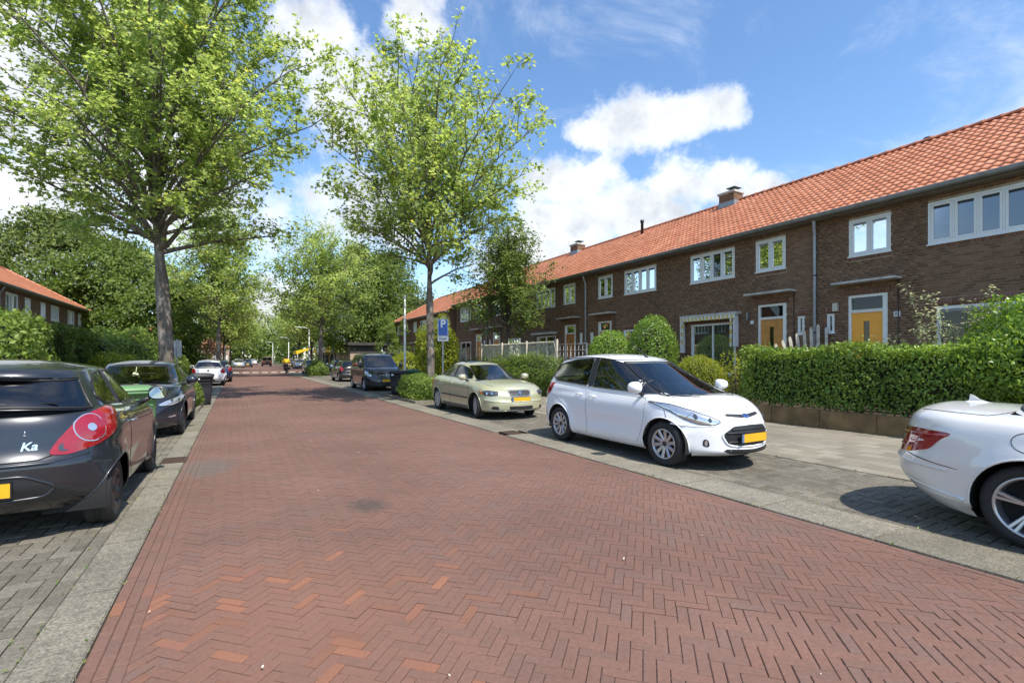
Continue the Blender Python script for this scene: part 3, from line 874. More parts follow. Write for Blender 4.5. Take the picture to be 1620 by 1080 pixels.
def roof_slope(house, e0, along, up, length, slope_len, n_ind=0, tri=None, name="roof"):
    """e0: eave corner, along: unit vector along the eave, up: unit vector up the slope"""
    e0 = Vector(e0); along = Vector(along).normalized(); up = Vector(up).normalized(); nrm = along.cross(up).normalized()
    if nrm.z < 0: nrm = -nrm
    b = MB(); q = [e0 - nrm * 0.012, e0 + along * length - nrm * 0.012, e0 + along * length + up * slope_len - nrm * 0.012, e0 + up * slope_len - nrm * 0.012]
    if tri: q = [e0 - nrm * 0.012 + along * a + up * c for a, c in tri]
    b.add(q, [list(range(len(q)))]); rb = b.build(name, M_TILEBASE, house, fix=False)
    tv, tf = tile_mesh()
    nc = max(1, round(length / TILE_W)); nr = max(1, round(slope_len / TILE_L)); cw = length / nc; rl = slope_len / nr
    rot = Matrix((along, up, nrm)).transposed()
    if rot.determinant() < 0: rot = Matrix((-along, up, nrm)).transposed()
    rn = np.array(rot)
    cells = []
    def inside(a, c):
        if not tri: return True
        n = len(tri); s = []
        for i in range(n):
            x0, y0 = tri[i]; x1, y1 = tri[(i + 1) % n]
            s.append((x1 - x0) * (c - y0) - (y1 - y0) * (a - x0))
        return all(x >= -0.02 for x in s) or all(x <= 0.02 for x in s)
    for r in range(nr):
        for c in range(nc):
            a, h = (c + 0.5) * cw, r * rl
            if inside(a, h + rl / 2): cells.append((a, h))
    ordr = sorted((project(e0 + along * a + up * h)[2], i) for i, (a, h) in enumerate(cells) if seen(e0 + along * a + up * h, 5))
    ind = set(i for d, i in ordr[:n_ind])
    me = mesh_np("roof_tile", tv * np.array([cw / TILE_W, rl / TILE_L, 1]), tf, M_TILE, True) if n_ind else None
    rnd = random.Random(11); Vs = []; Fs = []; k = 0
    eul = rot.to_euler()
    hl = np.array(house.location)
    for i, (a, h) in enumerate(cells):
        p = e0 + along * (a + rnd.uniform(-0.003, 0.003)) + up * (h - 0.05 + rnd.uniform(-0.004, 0.004)) + nrm * rnd.uniform(-0.003, 0.003)
        if i in ind:
            instance("roof_tile", me, rb, p - house.location, eul)
        else:
            v = (tv * np.array([cw / TILE_W, rl / TILE_L, 1])) @ rn.T + np.array(p) - hl
            Vs.append(v); Fs.append(tf + k * len(tv)); k += 1
    if Vs:
        o = link_mesh("tile_field", mesh_np("tile_field", np.vstack(Vs), np.vstack(Fs), M_TILE, True), rb); o['kind'] = 'stuff'
    return rb

def ridge(house, a, b, parent, n_max=400, r=0.115):
    a = Vector(a); b = Vector(b); d = (b - a); L = d.length; d.normalize(); n = max(1, round(L / 0.40)); l = L / n
    m = MB(); k = 8; side = d.cross(Vector((0, 0, 1))).normalized(); upv = side.cross(d)
    vs = []
    for (t, rr) in ((-0.01, r * 1.08), (0.06, r * 1.08), (0.065, r * 0.97), (l + 0.01, r * 0.93)):
        for i in range(k + 1):
            an = PI * i / k; vs.append(d * t + side * (math.cos(an) * rr) + upv * (math.sin(an) * rr * 0.9 - 0.03))
    fs = [[j * (k + 1) + i, j * (k + 1) + i + 1, (j + 1) * (k + 1) + i + 1, (j + 1) * (k + 1) + i] for j in range(3) for i in range(k)]
    me = mesh_np("ridge_tile", np.array([tuple(v) for v in vs]), fs, M_TILE, True)
    off = Vector(house.location)
    for i in range(n): instance("ridge_tile", me, parent, a + d * (l * i) - off, (0, 0, random.uniform(-0.01, 0.01)))

def gutter(house, a, b, z, outward):
    a = Vector(a); b = Vector(b); ov = Vector(outward); m = MB(); n = 7; vs = []
    prof = [(0.0, 0.0), (0.02, -0.085), (0.055, -0.12), (0.10, -0.125), (0.14, -0.09), (0.155, -0.03), (0.155, 0.0), (0.145, 0.005), (0.14, -0.02)]
    for e in (a, b):
        for (o, h) in prof: vs.append(tuple(e + ov * o) [:2] + (z + h,))
    k = len(prof); m.add(vs, [[i, i + 1, k + i + 1, k + i] for i in range(k - 1)], False)
    m.add([vs[i] for i in range(k)], [list(range(k))]); m.add([vs[k + i] for i in range(k)], [list(range(k))])
    g = m.build("gutter", M_ZINC, house)
    L = (b - a).length; d = (b - a).normalized(); n = max(1, int(L / 0.9))
    for i in range(n):
        t = (i + 0.5) * L / n; mm = MB(); vs = []
        for e in (a + d * (t - 0.012), a + d * (t + 0.012)):
            for (o, h) in prof[:7]: vs.append(tuple(e + ov * (o * 1.02 + 0.004))[:2] + (z + h * 1.03 - 0.004,))
        mm.add(vs, [[i2, i2 + 1, 7 + i2 + 1, 7 + i2] for i2 in range(6)]); mm.build("gutter_bracket", M_ZINC, house)
    return g

def downpipe(house, W, t, z0, z1):
    m = MB(); r = 0.045
    m.tube([W.P(t - 0.10, z1, 0.30), W.P(t - 0.10, z1 - 0.12, 0.30), W.P(t, z1 - 0.40, 0.08), W.P(t, z1 - 0.55, 0.075), W.P(t, z0, 0.075)], r, 12)
    p = m.build("downpipe", M_PIPE, house)
    for z in (z0 + 0.6, z0 + 2.0, z1 - 1.7):
        mm = MB(); mm.tube([W.P(t, z, 0.075), W.P(t, z + 0.035, 0.075)], r * 1.2, 12); _child(mm, "pipe_clip", M_BLACKM, p)

def chimney(house, x, y, z0, z1, w=0.6, l=0.75, cowl=True):
    ch = MB(); ch.box(x - w / 2, x + w / 2, y - l / 2, y + l / 2, z0, z1); c = ch.build("chimney", M_MORTAR, house)
    m = MB()
    nz = int((z1 - z0) / BR_H)
    for k in range(nz):
        z = z0 + k * BR_H
        for (ax, lo, hi, fixed, sgn) in (('y', y - l / 2, y + l / 2, x - w / 2, -1), ('y', y - l / 2, y + l / 2, x + w / 2, 1), ('x', x - w / 2, x + w / 2, y - l / 2, -1), ('x', x - w / 2, x + w / 2, y + l / 2, 1)):
            t = lo - (k % 2) * 0.105
            while t < hi:
                a, b = max(t, lo) + 0.004, min(t + 0.21, hi) - 0.004
                if b - a > 0.03:
                    if ax == 'y': m.box(min(fixed, fixed + sgn * 0.012), max(fixed, fixed + sgn * 0.012), a, b, z + 0.004, z + BR_H - 0.006)
                    else: m.box(a, b, min(fixed, fixed + sgn * 0.012), max(fixed, fixed + sgn * 0.012), z + 0.004, z + BR_H - 0.006)
                t += 0.21
    o = _child(m, "brickwork", M_BRICK, c); o['kind'] = 'stuff'
    m = MB(); m.bbox(x - w / 2 - 0.06, x + w / 2 + 0.06, y - l / 2 - 0.06, y + l / 2 + 0.06, z1, z1 + 0.10, 0.012); _child(m, "chimney_cap", M_CONC, c)
    m = MB(); m.box(x - w / 2 - 0.03, x + w / 2 + 0.03, y - l / 2 - 0.03, y + l / 2 + 0.03, z0, z0 + 0.46); _child(m, "flashing", M_LEAD, c)
    if cowl:
        m = MB()
        for a in (-0.12, 0.12): m.tube([(x + a, y - 0.15, z1 + 0.1), (x + a, y - 0.15, z1 + 0.24)], 0.015, 6)
        m.box(x - 0.24, x + 0.24, y - 0.36, y + 0.06, z1 + 0.24, z1 + 0.27); _child(m, "chimney_cowl", M_BLACKM, c)

# shared dimensions of the row on the right
XW = 15.59; Z_FLOOR = 0.45; Z_WALLTOP = 5.80; X_RIDGE = 19.3; Z_RIDGE = 8.50
UNIT = 5.64
EAVE_X, EAVE_Z = XW - 0.34, 5.86
SL = Vector((X_RIDGE - EAVE_X, 0, Z_RIDGE - EAVE_Z)); SLOPE_LEN = SL.length; SLU = SL.normalized()

def house_right(y0, flip, label, door_mat, n_ind, tiles_ind, curtain_up, curtain_dn, dn='plain', geo=True, chim=None, pipe=True, end_gable=None, open_win=False, number=None):
    """one house of the row; the party-wall pipe is at its low end unless flip"""
    h = thing("row_house", label, "house", (XW, y0, 0), group="brown brick row houses on the right")
    W = Wall((XW, y0, 0), (0, 1, 0), (-1, 0, 0))
    def T(a, b):
        return (a, b) if not flip else (UNIT - b, UNIT - a)
    sm = T(0.34, 0.54); dr = T(0.92, 1.90); cs = T(0.94, 1.98); w4 = T(2.80, 4.74); gw = T(2.76, 4.70)
    if dn == 'wide': gw = T(2.98, 5.25)
    ops = [(*sm, 2.30, 2.86), (*dr, Z_FLOOR, 3.34), (*cs, 4.48, 5.53), (*w4, 4.46, 5.53), (*gw, 0.95, 2.84)]
    sol = [(dr[0] - 0.10, dr[1] + 0.10, 3.35, 3.56), (sm[0] - 0.07, sm[1] + 0.07, 2.87, 3.06), (gw[0] - 0.1, gw[1] + 0.1, 2.85, 3.06), (w4[0] - 0.02, w4[1] + 0.02, 4.33, 4.42), (cs[0] - 0.02, cs[1] + 0.02, 4.35, 4.44)]
    build_wall(h, W, UNIT, 0.2, Z_WALLTOP, ops, sol, n_ind, geo)
    window(h, W, *sm, 2.30, 2.86, 1, frame=0.03, sash=0.03, depth=0.03)
    window(h, W, *cs, 4.48, 5.53, 2, curtain=curtain_up, head_bar='z')
    window(h, W, *w4, 4.46, 5.53, 4, curtain=curtain_up, head_bar='b')
    window(h, W, *gw, 0.95, 2.84, 2, frame=0.07, sash=0.0, curtain=curtain_dn, head_bar='z' if dn == 'wide' else None)
    front_door(h, W, *dr, Z_FLOOR, 3.34, door_mat)
    m = MB(); W.box(m, dr[0] - 0.34, dr[1] + 0.28, 3.67, 3.728, 0.0, 0.42); m.build("door_canopy", M_CONC, h)
    m = MB(); W.box(m, dr[0] - 0.2, dr[1] + 0.2, 0.05, Z_FLOOR, 0.0, 0.5); m.build("doorstep", M_CONC, h)
    m = MB(); m.tube([W.P(dr[0] - 0.26, 3.66, 0.03), W.P(dr[0] - 0.26, 1.0, 0.03)], 0.012, 6); m.build("cable", M_BLACKM, h)
    # roof: street side, back side
    rf = roof_slope(h, (EAVE_X, y0, EAVE_Z), (0, 1, 0), SLU, UNIT, SLOPE_LEN, tiles_ind)
    bk = MB(); xb = 2 * X_RIDGE - EAVE_X; bk.add([(X_RIDGE, y0, Z_RIDGE - 0.02), (X_RIDGE, y0 + UNIT, Z_RIDGE - 0.02), (xb, y0 + UNIT, EAVE_Z), (xb, y0, EAVE_Z)], [[0, 1, 2, 3]]); bk.build("rear_roof", M_TILE, h, fix=False)
    m = MB(); xr = 2 * X_RIDGE - XW; m.add([(xr, y0, 0), (xr, y0 + UNIT, 0), (xr, y0 + UNIT, Z_WALLTOP), (xr, y0, Z_WALLTOP)], [[0, 1, 2, 3]]); m.build("rear_wall", M_BRICK, h, fix=False)
    ridge(h, (X_RIDGE, y0, Z_RIDGE + 0.03), (X_RIDGE, y0 + UNIT, Z_RIDGE + 0.03), rf)
    m = MB(); m.box(EAVE_X + 0.02, XW + 0.02, y0 + 0.001, y0 + UNIT - 0.001, 5.70, 5.74); m.build("soffit", M_SOFFIT, h)
    m = MB(); m.box(EAVE_X - 0.01, EAVE_X + 0.02, y0 + 0.001, y0 + UNIT - 0.001, 5.70, 5.86); m.build("fascia", M_SOFFIT, h)
    gutter(h, (EAVE_X - 0.012, y0, 0), (EAVE_X - 0.012, y0 + UNIT, 0), 5.865, (-1, 0, 0))
    if pipe: downpipe(h, W, -0.0 if not flip else UNIT, 0.3, 5.76)
    if chim: chimney(h, X_RIDGE - 0.15, y0 + chim, 8.0, 8.80)
    if end_gable is not None:
        yy = y0 + (UNIT if end_gable > 0 else 0)
        m = MB(); m.add([(XW, yy, 0), (2 * X_RIDGE - XW, yy, 0), (2 * X_RIDGE - XW, yy, 5.8), (X_RIDGE, yy, Z_RIDGE - 0.06), (XW, yy, 5.8)], [[0, 1, 2, 3, 4]]); m.build("gable_wall", M_BRICK, h, fix=False)
    return h, W, T, dr, gw

HA, WA, TA, drA, gwA = house_right(8.35 - UNIT, True, "nearest brown brick row house with the bright ochre yellow front door", M_DOOR_Y, 300, 300, None, None, dn='wide', end_gable=-1, pipe=False)
HB, WB, TB, drB, gwB = house_right(8.35, False, "brown brick row house with the striped awning and orange brown door", M_DOOR_O, 300, 300, (M_CURT, [(0, 1)]), (M_CURT, [(0, 0.47), (0.5, 1)]), chim=5.55)
HC, WC, TC, drC, gwC = house_right(8.35 + UNIT, True, "brown brick row house behind the two clipped round bushes", M_DOOR_O, 0, 0, (M_CURTW, [(0.3, 0.55)]), None, pipe=False)
HD, WD, TD, drD, gwD = house_right(8.35 + 2 * UNIT, False, "brown brick row house with red brown door behind the reed fence", M_DOOR_R, 0, 0, (M_CURTW, [(0, 0.2), (0.45, 0.75)]), (M_CURT, [(0, 1)]), chim=5.4)
HE, WE, TE, drE, gwE = house_right(8.35 + 3 * UNIT, True, "brown brick row house mostly hidden by the leafy garden tree", M_DOOR_O, 0, 0, (M_CURTW, [(0, 0.2)]), None, pipe=False)
HF, WF, TF, drF, gwF = house_right(8.35 + 4 * UNIT, False, "brown brick row house at the far end of the long orange roof", M_DOOR_O, 0, 0, None, None, end_gable=1)

# things fixed to house walls
def wall_box(W, h, name, t0, t1, z0, z1, d, mat):
    m = MB(); W.box(m, t0, t1, z0, z1, 0.012, d); return m.build(name, mat, h)
wall_box(WA, HA, "wall_lamp", drA[1] + 0.26, drA[1] + 0.40, 2.93, 3.17, 0.10, M_LAMPG)
npl = wall_box(WA, HA, "number_plate", drA[0] - 0.30, drA[0] - 0.15, 2.66, 2.80, 0.025, M_PLATE_W)
wall_box(WB, HB, "number_plate", drB[1] + 0.16, drB[1] + 0.28, 2.72, 2.84, 0.025, M_PLATE_W)
wall_box(WB, HB, "wall_lamp", drB[1] + 0.30, drB[1] + 0.37, 2.86, 3.12, 0.14, M_ZINC)

def text_obj(name, body, size, mat, parent, loc, rot, extrude=0.001, world_off=None, bold=0.0, align='CENTER', shear=0.0):
    cu = bpy.data.curves.new(name, 'FONT'); cu.body = body; cu.size = size; cu.extrude = extrude; cu.align_x = align; cu.align_y = 'CENTER'; cu.offset = bold; cu.shear = shear
    ob = bpy.data.objects.new(name, cu); COL.objects.link(ob)
    dg = bpy.context.evaluated_depsgraph_get(); me = bpy.data.meshes.new_from_object(ob.evaluated_get(dg))
    bpy.data.objects.remove(ob); me.materials.clear(); me.materials.append(mat); me.name = name
    return link_mesh(name, me, parent, loc, rot)
M_BLACK = mat_plain("black print", (0.015, 0.015, 0.017), rough=0.5)
tp = Vector(WA.P(drA[0] - 0.225, 2.73, 0.028)) - HA.location
text_obj("number_text", "32", 0.12, M_BLACK, npl, tp, (R(90), 0, R(-90)), bold=0.002)

# striped awning (folded) with its white side arms over the ground window of house B
aw = thing("awning", "folded yellow and white striped awning over the ground floor window", "awning", (XW, 8.35 + gwB[0], 2.8))
m = MB(); WB.box(m, gwB[0] - 0.22, gwB[1] + 0.34, 3.10, 3.19, 0.012, 0.30); m.build("awning_box", M_CONC, aw)
ns = 28
for k in range(ns):
    a = gwB[0] - 0.16 + (gwB[1] - gwB[0] + 0.44) * k / ns; b = a + (gwB[1] - gwB[0] + 0.44) / ns
    m = MB(); sk = 0.05
    m.add([WB.P(a, 3.10, 0.30), WB.P(b, 3.10, 0.30), WB.P(b - sk, 2.96 - 0.015 * (k % 2), 0.33), WB.P(a - sk, 2.96 - 0.015 * (k % 2), 0.33)], [[0, 1, 2, 3]])
    m.add([WB.P(a, 3.10, 0.306), WB.P(b, 3.10, 0.306), WB.P(b - sk, 2.96 - 0.015 * (k % 2), 0.336), WB.P(a - sk, 2.96 - 0.015 * (k % 2), 0.336)], [[0, 1, 2, 3]])
    m.build("stripe", M_AWN_Y if k % 2 else M_AWN_W, aw)
for (tt, zz) in ((gwB[0] - 0.12, 1.95), (gwB[1] + 0.30, 1.75)):
    m = MB(); WB.box(m, tt - 0.02, tt + 0.02, zz, 3.10, 0.05, 0.30); m.build("side_arm", M_WFRAME, aw)
for (tt, z0) in ((gwB[0] - 0.02, 2.0), (gwB[1] + 0.20, 2.0)):
    for k in range(7):
        z1_ = 3.0 - k * 0.15
        m = MB(); WB.box(m, tt - 0.035, tt + 0.035, z1_ - 0.15, z1_, 0.30, 0.33); m.build("stripe", M_AWN_Y if k % 2 else M_AWN_W, aw)
# roller blind box over the ground window of house D
bl_ = thing("blind_box", "grey roller blind box over the window behind the reed fence", "blind", (XW, 8.35 + 2 * UNIT + gwD[0], 2.8))
m = MB(); WD.box(m, gwD[0] - 0.15, gwD[1] + 0.15, 2.92, 3.04, 0.012, 0.35); m.build("box", M_CONC, bl_)
for tt in (gwD[0] - 0.12, gwD[1] + 0.10):
    m = MB(); WD.box(m, tt, tt + 0.03, 1.6, 2.92, 0.20, 0.24); m.build("arm", M_ZINC, bl_)

# vent pipe on the roof and small skylight hump
def roof_point(y, f): return Vector((EAVE_X, y, EAVE_Z)) + SLU * (SLOPE_LEN * f)
for (hh, y, f, r_, l_) in ((HC, 18.9, 0.86, 0.075, 0.75),):
    p = roof_point(y, f); m = MB(); m.tube([p, p + Vector((0, 0, l_ * 0.8)), p + Vector((0, 0, l_ * 0.8 + 0.02)), p + Vector((0, 0, l_))], [r_, r_, r_ * 1.35, r_ * 1.35], 10); m.build("vent_pipe", M_BLACKM, hh)
p = Vector((X_RIDGE + 0.1, 6.9, Z_RIDGE + 0.05)); m = MB(); m.lathe([(0.14, 0), (0.14, 0.09), (0.0, 0.14)], 12, 'z', Matrix.Translation(p)); m.build("ridge_vent", M_BLACKM, HA)

# second, shorter block with a hipped end, on the same line
def simple_block(y0, y1, label, x_w, sgn, z_eave, z_ridge, hip_far, hip_near, units, ridge_in, group, pipes=()):
    """sgn -1: faces -x (right side of the street), +1: faces +x"""
    L = (y1 - y0) / units; out = []
    for k in range(units):
        a, b = y0 + k * L, y0 + (k + 1) * L
        h = thing("row_house", label[k], "house", (x_w, a, 0), group=group)
        W = Wall((x_w, a, 0), (0, 1, 0), (sgn, 0, 0))
        fl = k % 2
        def T(p, q): return (p, q) if not fl else (L - q, L - p)
        cs = T(0.9, 1.8); w4 = T(2.9, 4.6); gw = T(2.9, 4.6); dr = T(0.9, 1.8)
        zt = z_eave - 0.32
        ops = [(*cs, zt - 1.0, zt), (*w4, zt - 1.05, zt), (*gw, 0.9, 2.6), (*dr, 0.2, 2.8)]
        build_wall(h, W, L, 0.0, z_eave - 0.05, ops, geo=True)
        window(h, W, *cs, zt - 1.0, zt, 2, curtain=(M_CURTW, [(0, 0.3)])); window(h, W, *w4, zt - 1.05, zt, 4 if k % 2 == 0 else 3, curtain=(M_CURTW, [(0.4, 0.7)]))
        window(h, W, *gw, 0.9, 2.6, 2, sash=0.0); front_door(h, W, *dr, 0.2, 2.8, M_DOOR_O, slit=False)
        m = MB(); W.box(m, dr[0] - 0.3, dr[1] + 0.3, 3.05, 3.13, 0.0, 0.4); m.build("door_canopy", M_CONC, h)
        ex = x_w + sgn * 0.34; rx = x_w - sgn * ridge_in
        s = Vector((rx - ex, 0, z_ridge - z_eave)); sl = s.length; hip = abs(rx - ex)
        tri = None
        if hip_far and k == units - 1: tri = [(0, 0), (L + 0.3, 0), (L + 0.3 - hip, sl), (0, sl)] if hip < L else None
        rl = L + (0.3 if (hip_far and k == units - 1) else 0)
        rf = roof_slope(h, (ex, a, z_eave), (0, 1, 0), s.normalized(), rl, sl, 0, tri)
        if tri:
            bb = MB(); x2 = 2 * rx - ex; bb.add([(ex, b + 0.3, z_eave), (x2, b + 0.3, z_eave), (rx, b + 0.3 - hip, z_ridge)], [[0, 1, 2]]); bb.build("hip_roof", M_TILE, h, fix=False)
            ridge(h, (ex, b + 0.3, z_eave + 0.06), (rx, b + 0.3 - hip, z_ridge + 0.03), rf); ridge(h, (rx, a, z_ridge + 0.03), (rx, b + 0.3 - hip, z_ridge + 0.03), rf)
            bk = MB(); bk.add([(rx, a, z_ridge), (rx, b + 0.3 - hip, z_ridge), (2 * rx - ex, b + 0.3, z_eave), (2 * rx - ex, a, z_eave)], [[0, 1, 2, 3]]); bk.build("rear_roof", M_TILE, h, fix=False)
        else:
            ridge(h, (rx, a, z_ridge + 0.03), (rx, b, z_ridge + 0.03), rf)
            bk = MB(); bk.add([(rx, a, z_ridge), (rx, b, z_ridge), (2 * rx - ex, b, z_eave), (2 * rx - ex, a, z_eave)], [[0, 1, 2, 3]]); bk.build("rear_roof", M_TILE, h, fix=False)
        gutter(h, (ex + sgn * 0.01, a, 0), (ex + sgn * 0.01, b, 0), z_eave, (sgn, 0, 0))
        m = MB(); m.box(min(ex, x_w), max(ex, x_w), a, b, z_eave - 0.14, z_eave - 0.10); m.build("soffit", M_SOFFIT, h)
        if k in pipes: downpipe(h, W, L if not fl else 0.0, 0.1, z_eave - 0.1)
        for (yy, do) in ((a, k == 0), (b, k == units - 1)):
            if do:
                x2 = 2 * rx - x_w
                if hip_far and k == units - 1 and yy == b: pts = [(x_w, yy, 0), (x2, yy, 0), (x2, yy, z_eave - 0.05), (x_w, yy, z_eave - 0.05)]
                else: pts = [(x_w, yy, 0), (x2, yy, 0), (x2, yy, z_eave - 0.05), (rx, yy, z_ridge - 0.05), (x_w, yy, z_eave - 0.05)]
                m = MB(); m.add(pts, [list(range(len(pts)))]); m.build("gable_wall", M_BRICK, h, fix=False)
        out.append((h, W, rf, s.normalized(), sl, ex))
    return out
blk2 = simple_block(36.75, 52.3, ["near house of the hipped brown block beyond the street tree", "middle house of the hipped brown block behind the parking sign", "hipped end house of brown brick beside the dark trees"], 15.2, -1, 5.45, 8.0, True, False, 3, 3.6, "brown brick row houses on the right")
lft = simple_block(30.4, 53.0, ["brown row house at the picture's left edge with two black roof vents", "left row house with the light downpipe beside a small window", "left row house with a four light window above the dark hedge", "far end house of the left row with the hipped orange roof"], -11.1, 1, 5.55, 8.1, True, False, 4, 3.7, "brown brick row houses on the left", pipes=(1,))
for (i, yy, f) in ((1, 38.2, 0.78), (1, 40.0, 0.62)):
    h, W, rf, su, sl, ex = lft[i]; p = Vector((ex, yy, 5.55)) + su * (sl * f)
    m = MB(); m.tube([p, p + Vector((0.02, 0, 0.45)), p + Vector((0.02, 0, 0.46)), p + Vector((0.02, 0, 0.6))], [0.13, 0.13, 0.19, 0.19], 8); m.build("roof_vent", M_BLACKM, h)

# ------------------------------------------------------------------ plants
def mat_bark(name, dark, mid, pale):
    m, nt, N, L, b = mat_base(name); b.inputs['Roughness'].default_value = 0.95; b.inputs['Specular IOR Level'].default_value = 0.2
    g = N.new('ShaderNodeNewGeometry')
    def nz(sc, det, rough, dist=0.0):
        mp = N.new('ShaderNodeMapping'); mp.inputs['Scale'].default_value = sc; L.new(g.outputs['Position'], mp.inputs['Vector'])
        n = N.new('ShaderNodeTexNoise'); n.inputs['Scale'].default_value = 1.0; n.inputs['Detail'].default_value = det; n.inputs['Roughness'].default_value = rough; n.inputs['Distortion'].default_value = dist; L.new(mp.outputs[0], n.inputs['Vector']); return n.outputs['Fac']
    f = nz((26, 26, 5), 8, 0.7, 0.6)
    cr = N.new('ShaderNodeValToRGB'); L.new(f, cr.inputs[0]); e = cr.color_ramp.elements; e[0].position = 0.34; e[0].color = (*dark, 1); e[1].position = 0.66; e[1].color = (*mid, 1)
    mx = N.new('ShaderNodeMix'); mx.data_type = 'RGBA'; mr = N.new('ShaderNodeMapRange'); L.new(nz((3.2, 3.2, 1.6), 5, 0.6), mr.inputs['Value']); mr.inputs['From Min'].default_value = 0.52; mr.inputs['From Max'].default_value = 0.66; mr.inputs['To Max'].default_value = 0.7
    L.new(mr.outputs[0], mx.inputs['Factor']); L.new(cr.outputs[0], mx.inputs['A']); mx.inputs['B'].default_value = (*pale, 1); L.new(mx.outputs['Result'], b.inputs['Base Color'])
    bp = N.new('ShaderNodeBump'); bp.inputs['Strength'].default_value = 1.0; bp.inputs['Distance'].default_value = 0.03; L.new(f, bp.inputs['Height']); L.new(bp.outputs[0], b.inputs['Normal'])
    return m
M_BARK = mat_bark("grey brown bark", (0.075, 0.062, 0.050), (0.215, 0.18, 0.145), (0.33, 0.30, 0.255))
M_BARKD = mat_plain("dark bark", (0.075, 0.062, 0.05), rough=0.95, var=0.35, vscale=5, bump=1.0, bscale=30)
M_MAPLE = mat_leaf("maple leaf", (0.160, 0.232, 0.062), (0.385, 0.475, 0.150), 0.56, rough=0.4, yellow=(0.50, 0.50, 0.10))
M_LEAF_DK = mat_leaf("dark green leaf", (0.060, 0.098, 0.015), (0.16, 0.225, 0.036), 0.35)
M_LEAF_MID = mat_leaf("mid green leaf", (0.075, 0.125, 0.026), (0.20, 0.27, 0.06), 0.35)
M_LEAF_CONIF = mat_leaf("conifer spray", (0.045, 0.072, 0.012), (0.15, 0.195, 0.034), 0.25)
M_LEAF_YEL = mat_leaf("yellow green leaf", (0.14, 0.19, 0.022), (0.33, 0.36, 0.040), 0.4, yellow=(0.5, 0.45, 0.05))
M_LEAF_LIGHT = mat_leaf("light green leaf", (0.09, 0.15, 0.028), (0.23, 0.31, 0.065), 0.4)
M_LEAF_PRIVET = mat_leaf("privet leaf", (0.060, 0.115, 0.020), (0.29, 0.41, 0.075), 0.35, rough=0.35)
M_LEAF_LAUREL = mat_leaf("glossy shrub leaf", (0.075, 0.15, 0.022), (0.24, 0.36, 0.06), 0.35, rough=0.3)
M_LEAF_VAR = mat_leaf("cream edged leaf", (0.13, 0.19, 0.07), (0.50, 0.50, 0.30), 0.35)
M_LEAF_PURP = mat_leaf("purple beech leaf", (0.035, 0.018, 0.014), (0.075, 0.038, 0.026), 0.2)
M_TWIG = mat_plain("thin brown twig", (0.10, 0.075, 0.055), rough=0.9)
M_HCORE = mat_plain("shade coloured core", (0.020, 0.024, 0.010), rough=1.0, var=0.4, vscale=14)  # near-black core colour, darkens the gaps between leaves like shade

T_MAPLE = (np.array([(0, 0, 0), (-0.30, 0.10, 0.06), (-0.52, 0.50, 0.12), (-0.20, 0.52, 0.05), (0, 1.0, -0.06), (0.20, 0.52, 0.05), (0.52, 0.50, 0.12), (0.30, 0.10, 0.06)]), [[0, 4, 3, 2, 1], [0, 7, 6, 5, 4]])
T_OVAL = (np.array([(0, 0, 0), (-0.26, 0.45, 0.07), (0, 1.0, -0.03), (0.26, 0.45, 0.07)]), [[0, 3, 2, 1]])
T_OVAL2 = (np.array([(0, 0, 0), (-0.27, 0.42, 0.08), (0, 1.0, -0.05), (0.27, 0.42, 0.08)]), [[0, 2, 1], [0, 3, 2]])
T_SPRAY = (np.array([(0, 0, 0), (-0.16, 0.55, 0.02), (0, 1.0, -0.12), (0.16, 0.55, 0.02)]), [[0, 2, 1], [0, 3, 2]])

def leaves(name, pos, nrm, mat, parent, size, tmpl=T_OVAL2, tip=None, jitter=0.6, szvar=0.35, droop=0.0, kind=None):
    """many leaf-sized faces in one mesh; nrm: the way each leaf faces, tip: the way it points"""
    n = len(pos)
    if n == 0: return None
    rng = np.random.default_rng(n)
    N_ = nrm + rng.normal(size=(n, 3)) * jitter; N_ /= np.linalg.norm(N_, axis=1)[:, None] + 1e-9
    Tt = (rng.normal(size=(n, 3)) if tip is None else tip + rng.normal(size=(n, 3)) * 0.5)
    Tt[:, 2] -= droop
    Tt -= N_ * (Tt * N_).sum(1)[:, None]; Tt /= np.linalg.norm(Tt, axis=1)[:, None] + 1e-9
    B = np.cross(Tt, N_)
    sz = size * (1 + szvar * (rng.random(n) * 2 - 1))
    tv, tf = tmpl; k = len(tv)
    V = pos[:, None, :] + sz[:, None, None] * (tv[None, :, 0:1] * B[:, None, :] + tv[None, :, 1:2] * Tt[:, None, :] + tv[None, :, 2:3] * N_[:, None, :])
    off = np.array(parent.location) if parent else np.zeros(3)
    V = V.reshape(-1, 3) - off
    F = (np.arange(n)[:, None, None] * k + np.array(tf)[None]).reshape(-1, len(tf[0]))
    o = link_mesh(name, mesh_np(name, V, F, mat), parent)
    if kind: o['kind'] = kind
    return o

def lumpy(dirs, seed, lump, freq=2.6):
    r = np.random.default_rng(seed); v = np.zeros(len(dirs))
    for k in range(7):
        w = r.normal(size=3) * freq * (1 + 0.35 * k); v += np.sin(dirs @ w + r.random() * 6.28) / (1 + 0.3 * k)
    return 1 + lump * v / 2.2

def blob_points(n, c, rad, seed, lump=0.16, inner=0.72, zmin=0.02):
    r = np.random.default_rng(seed)
    d = r.normal(size=(n, 3)); d /= np.linalg.norm(d, axis=1)[:, None]
    f = lumpy(d, seed, lump) * (inner + (1 - inner) * r.random(n) ** 0.5)
    p = np.array(c) + d * np.array(rad) * f[:, None]
    nn = d / np.array(rad); nn /= np.linalg.norm(nn, axis=1)[:, None]
    k = p[:, 2] > zmin
    return p[k], nn[k]

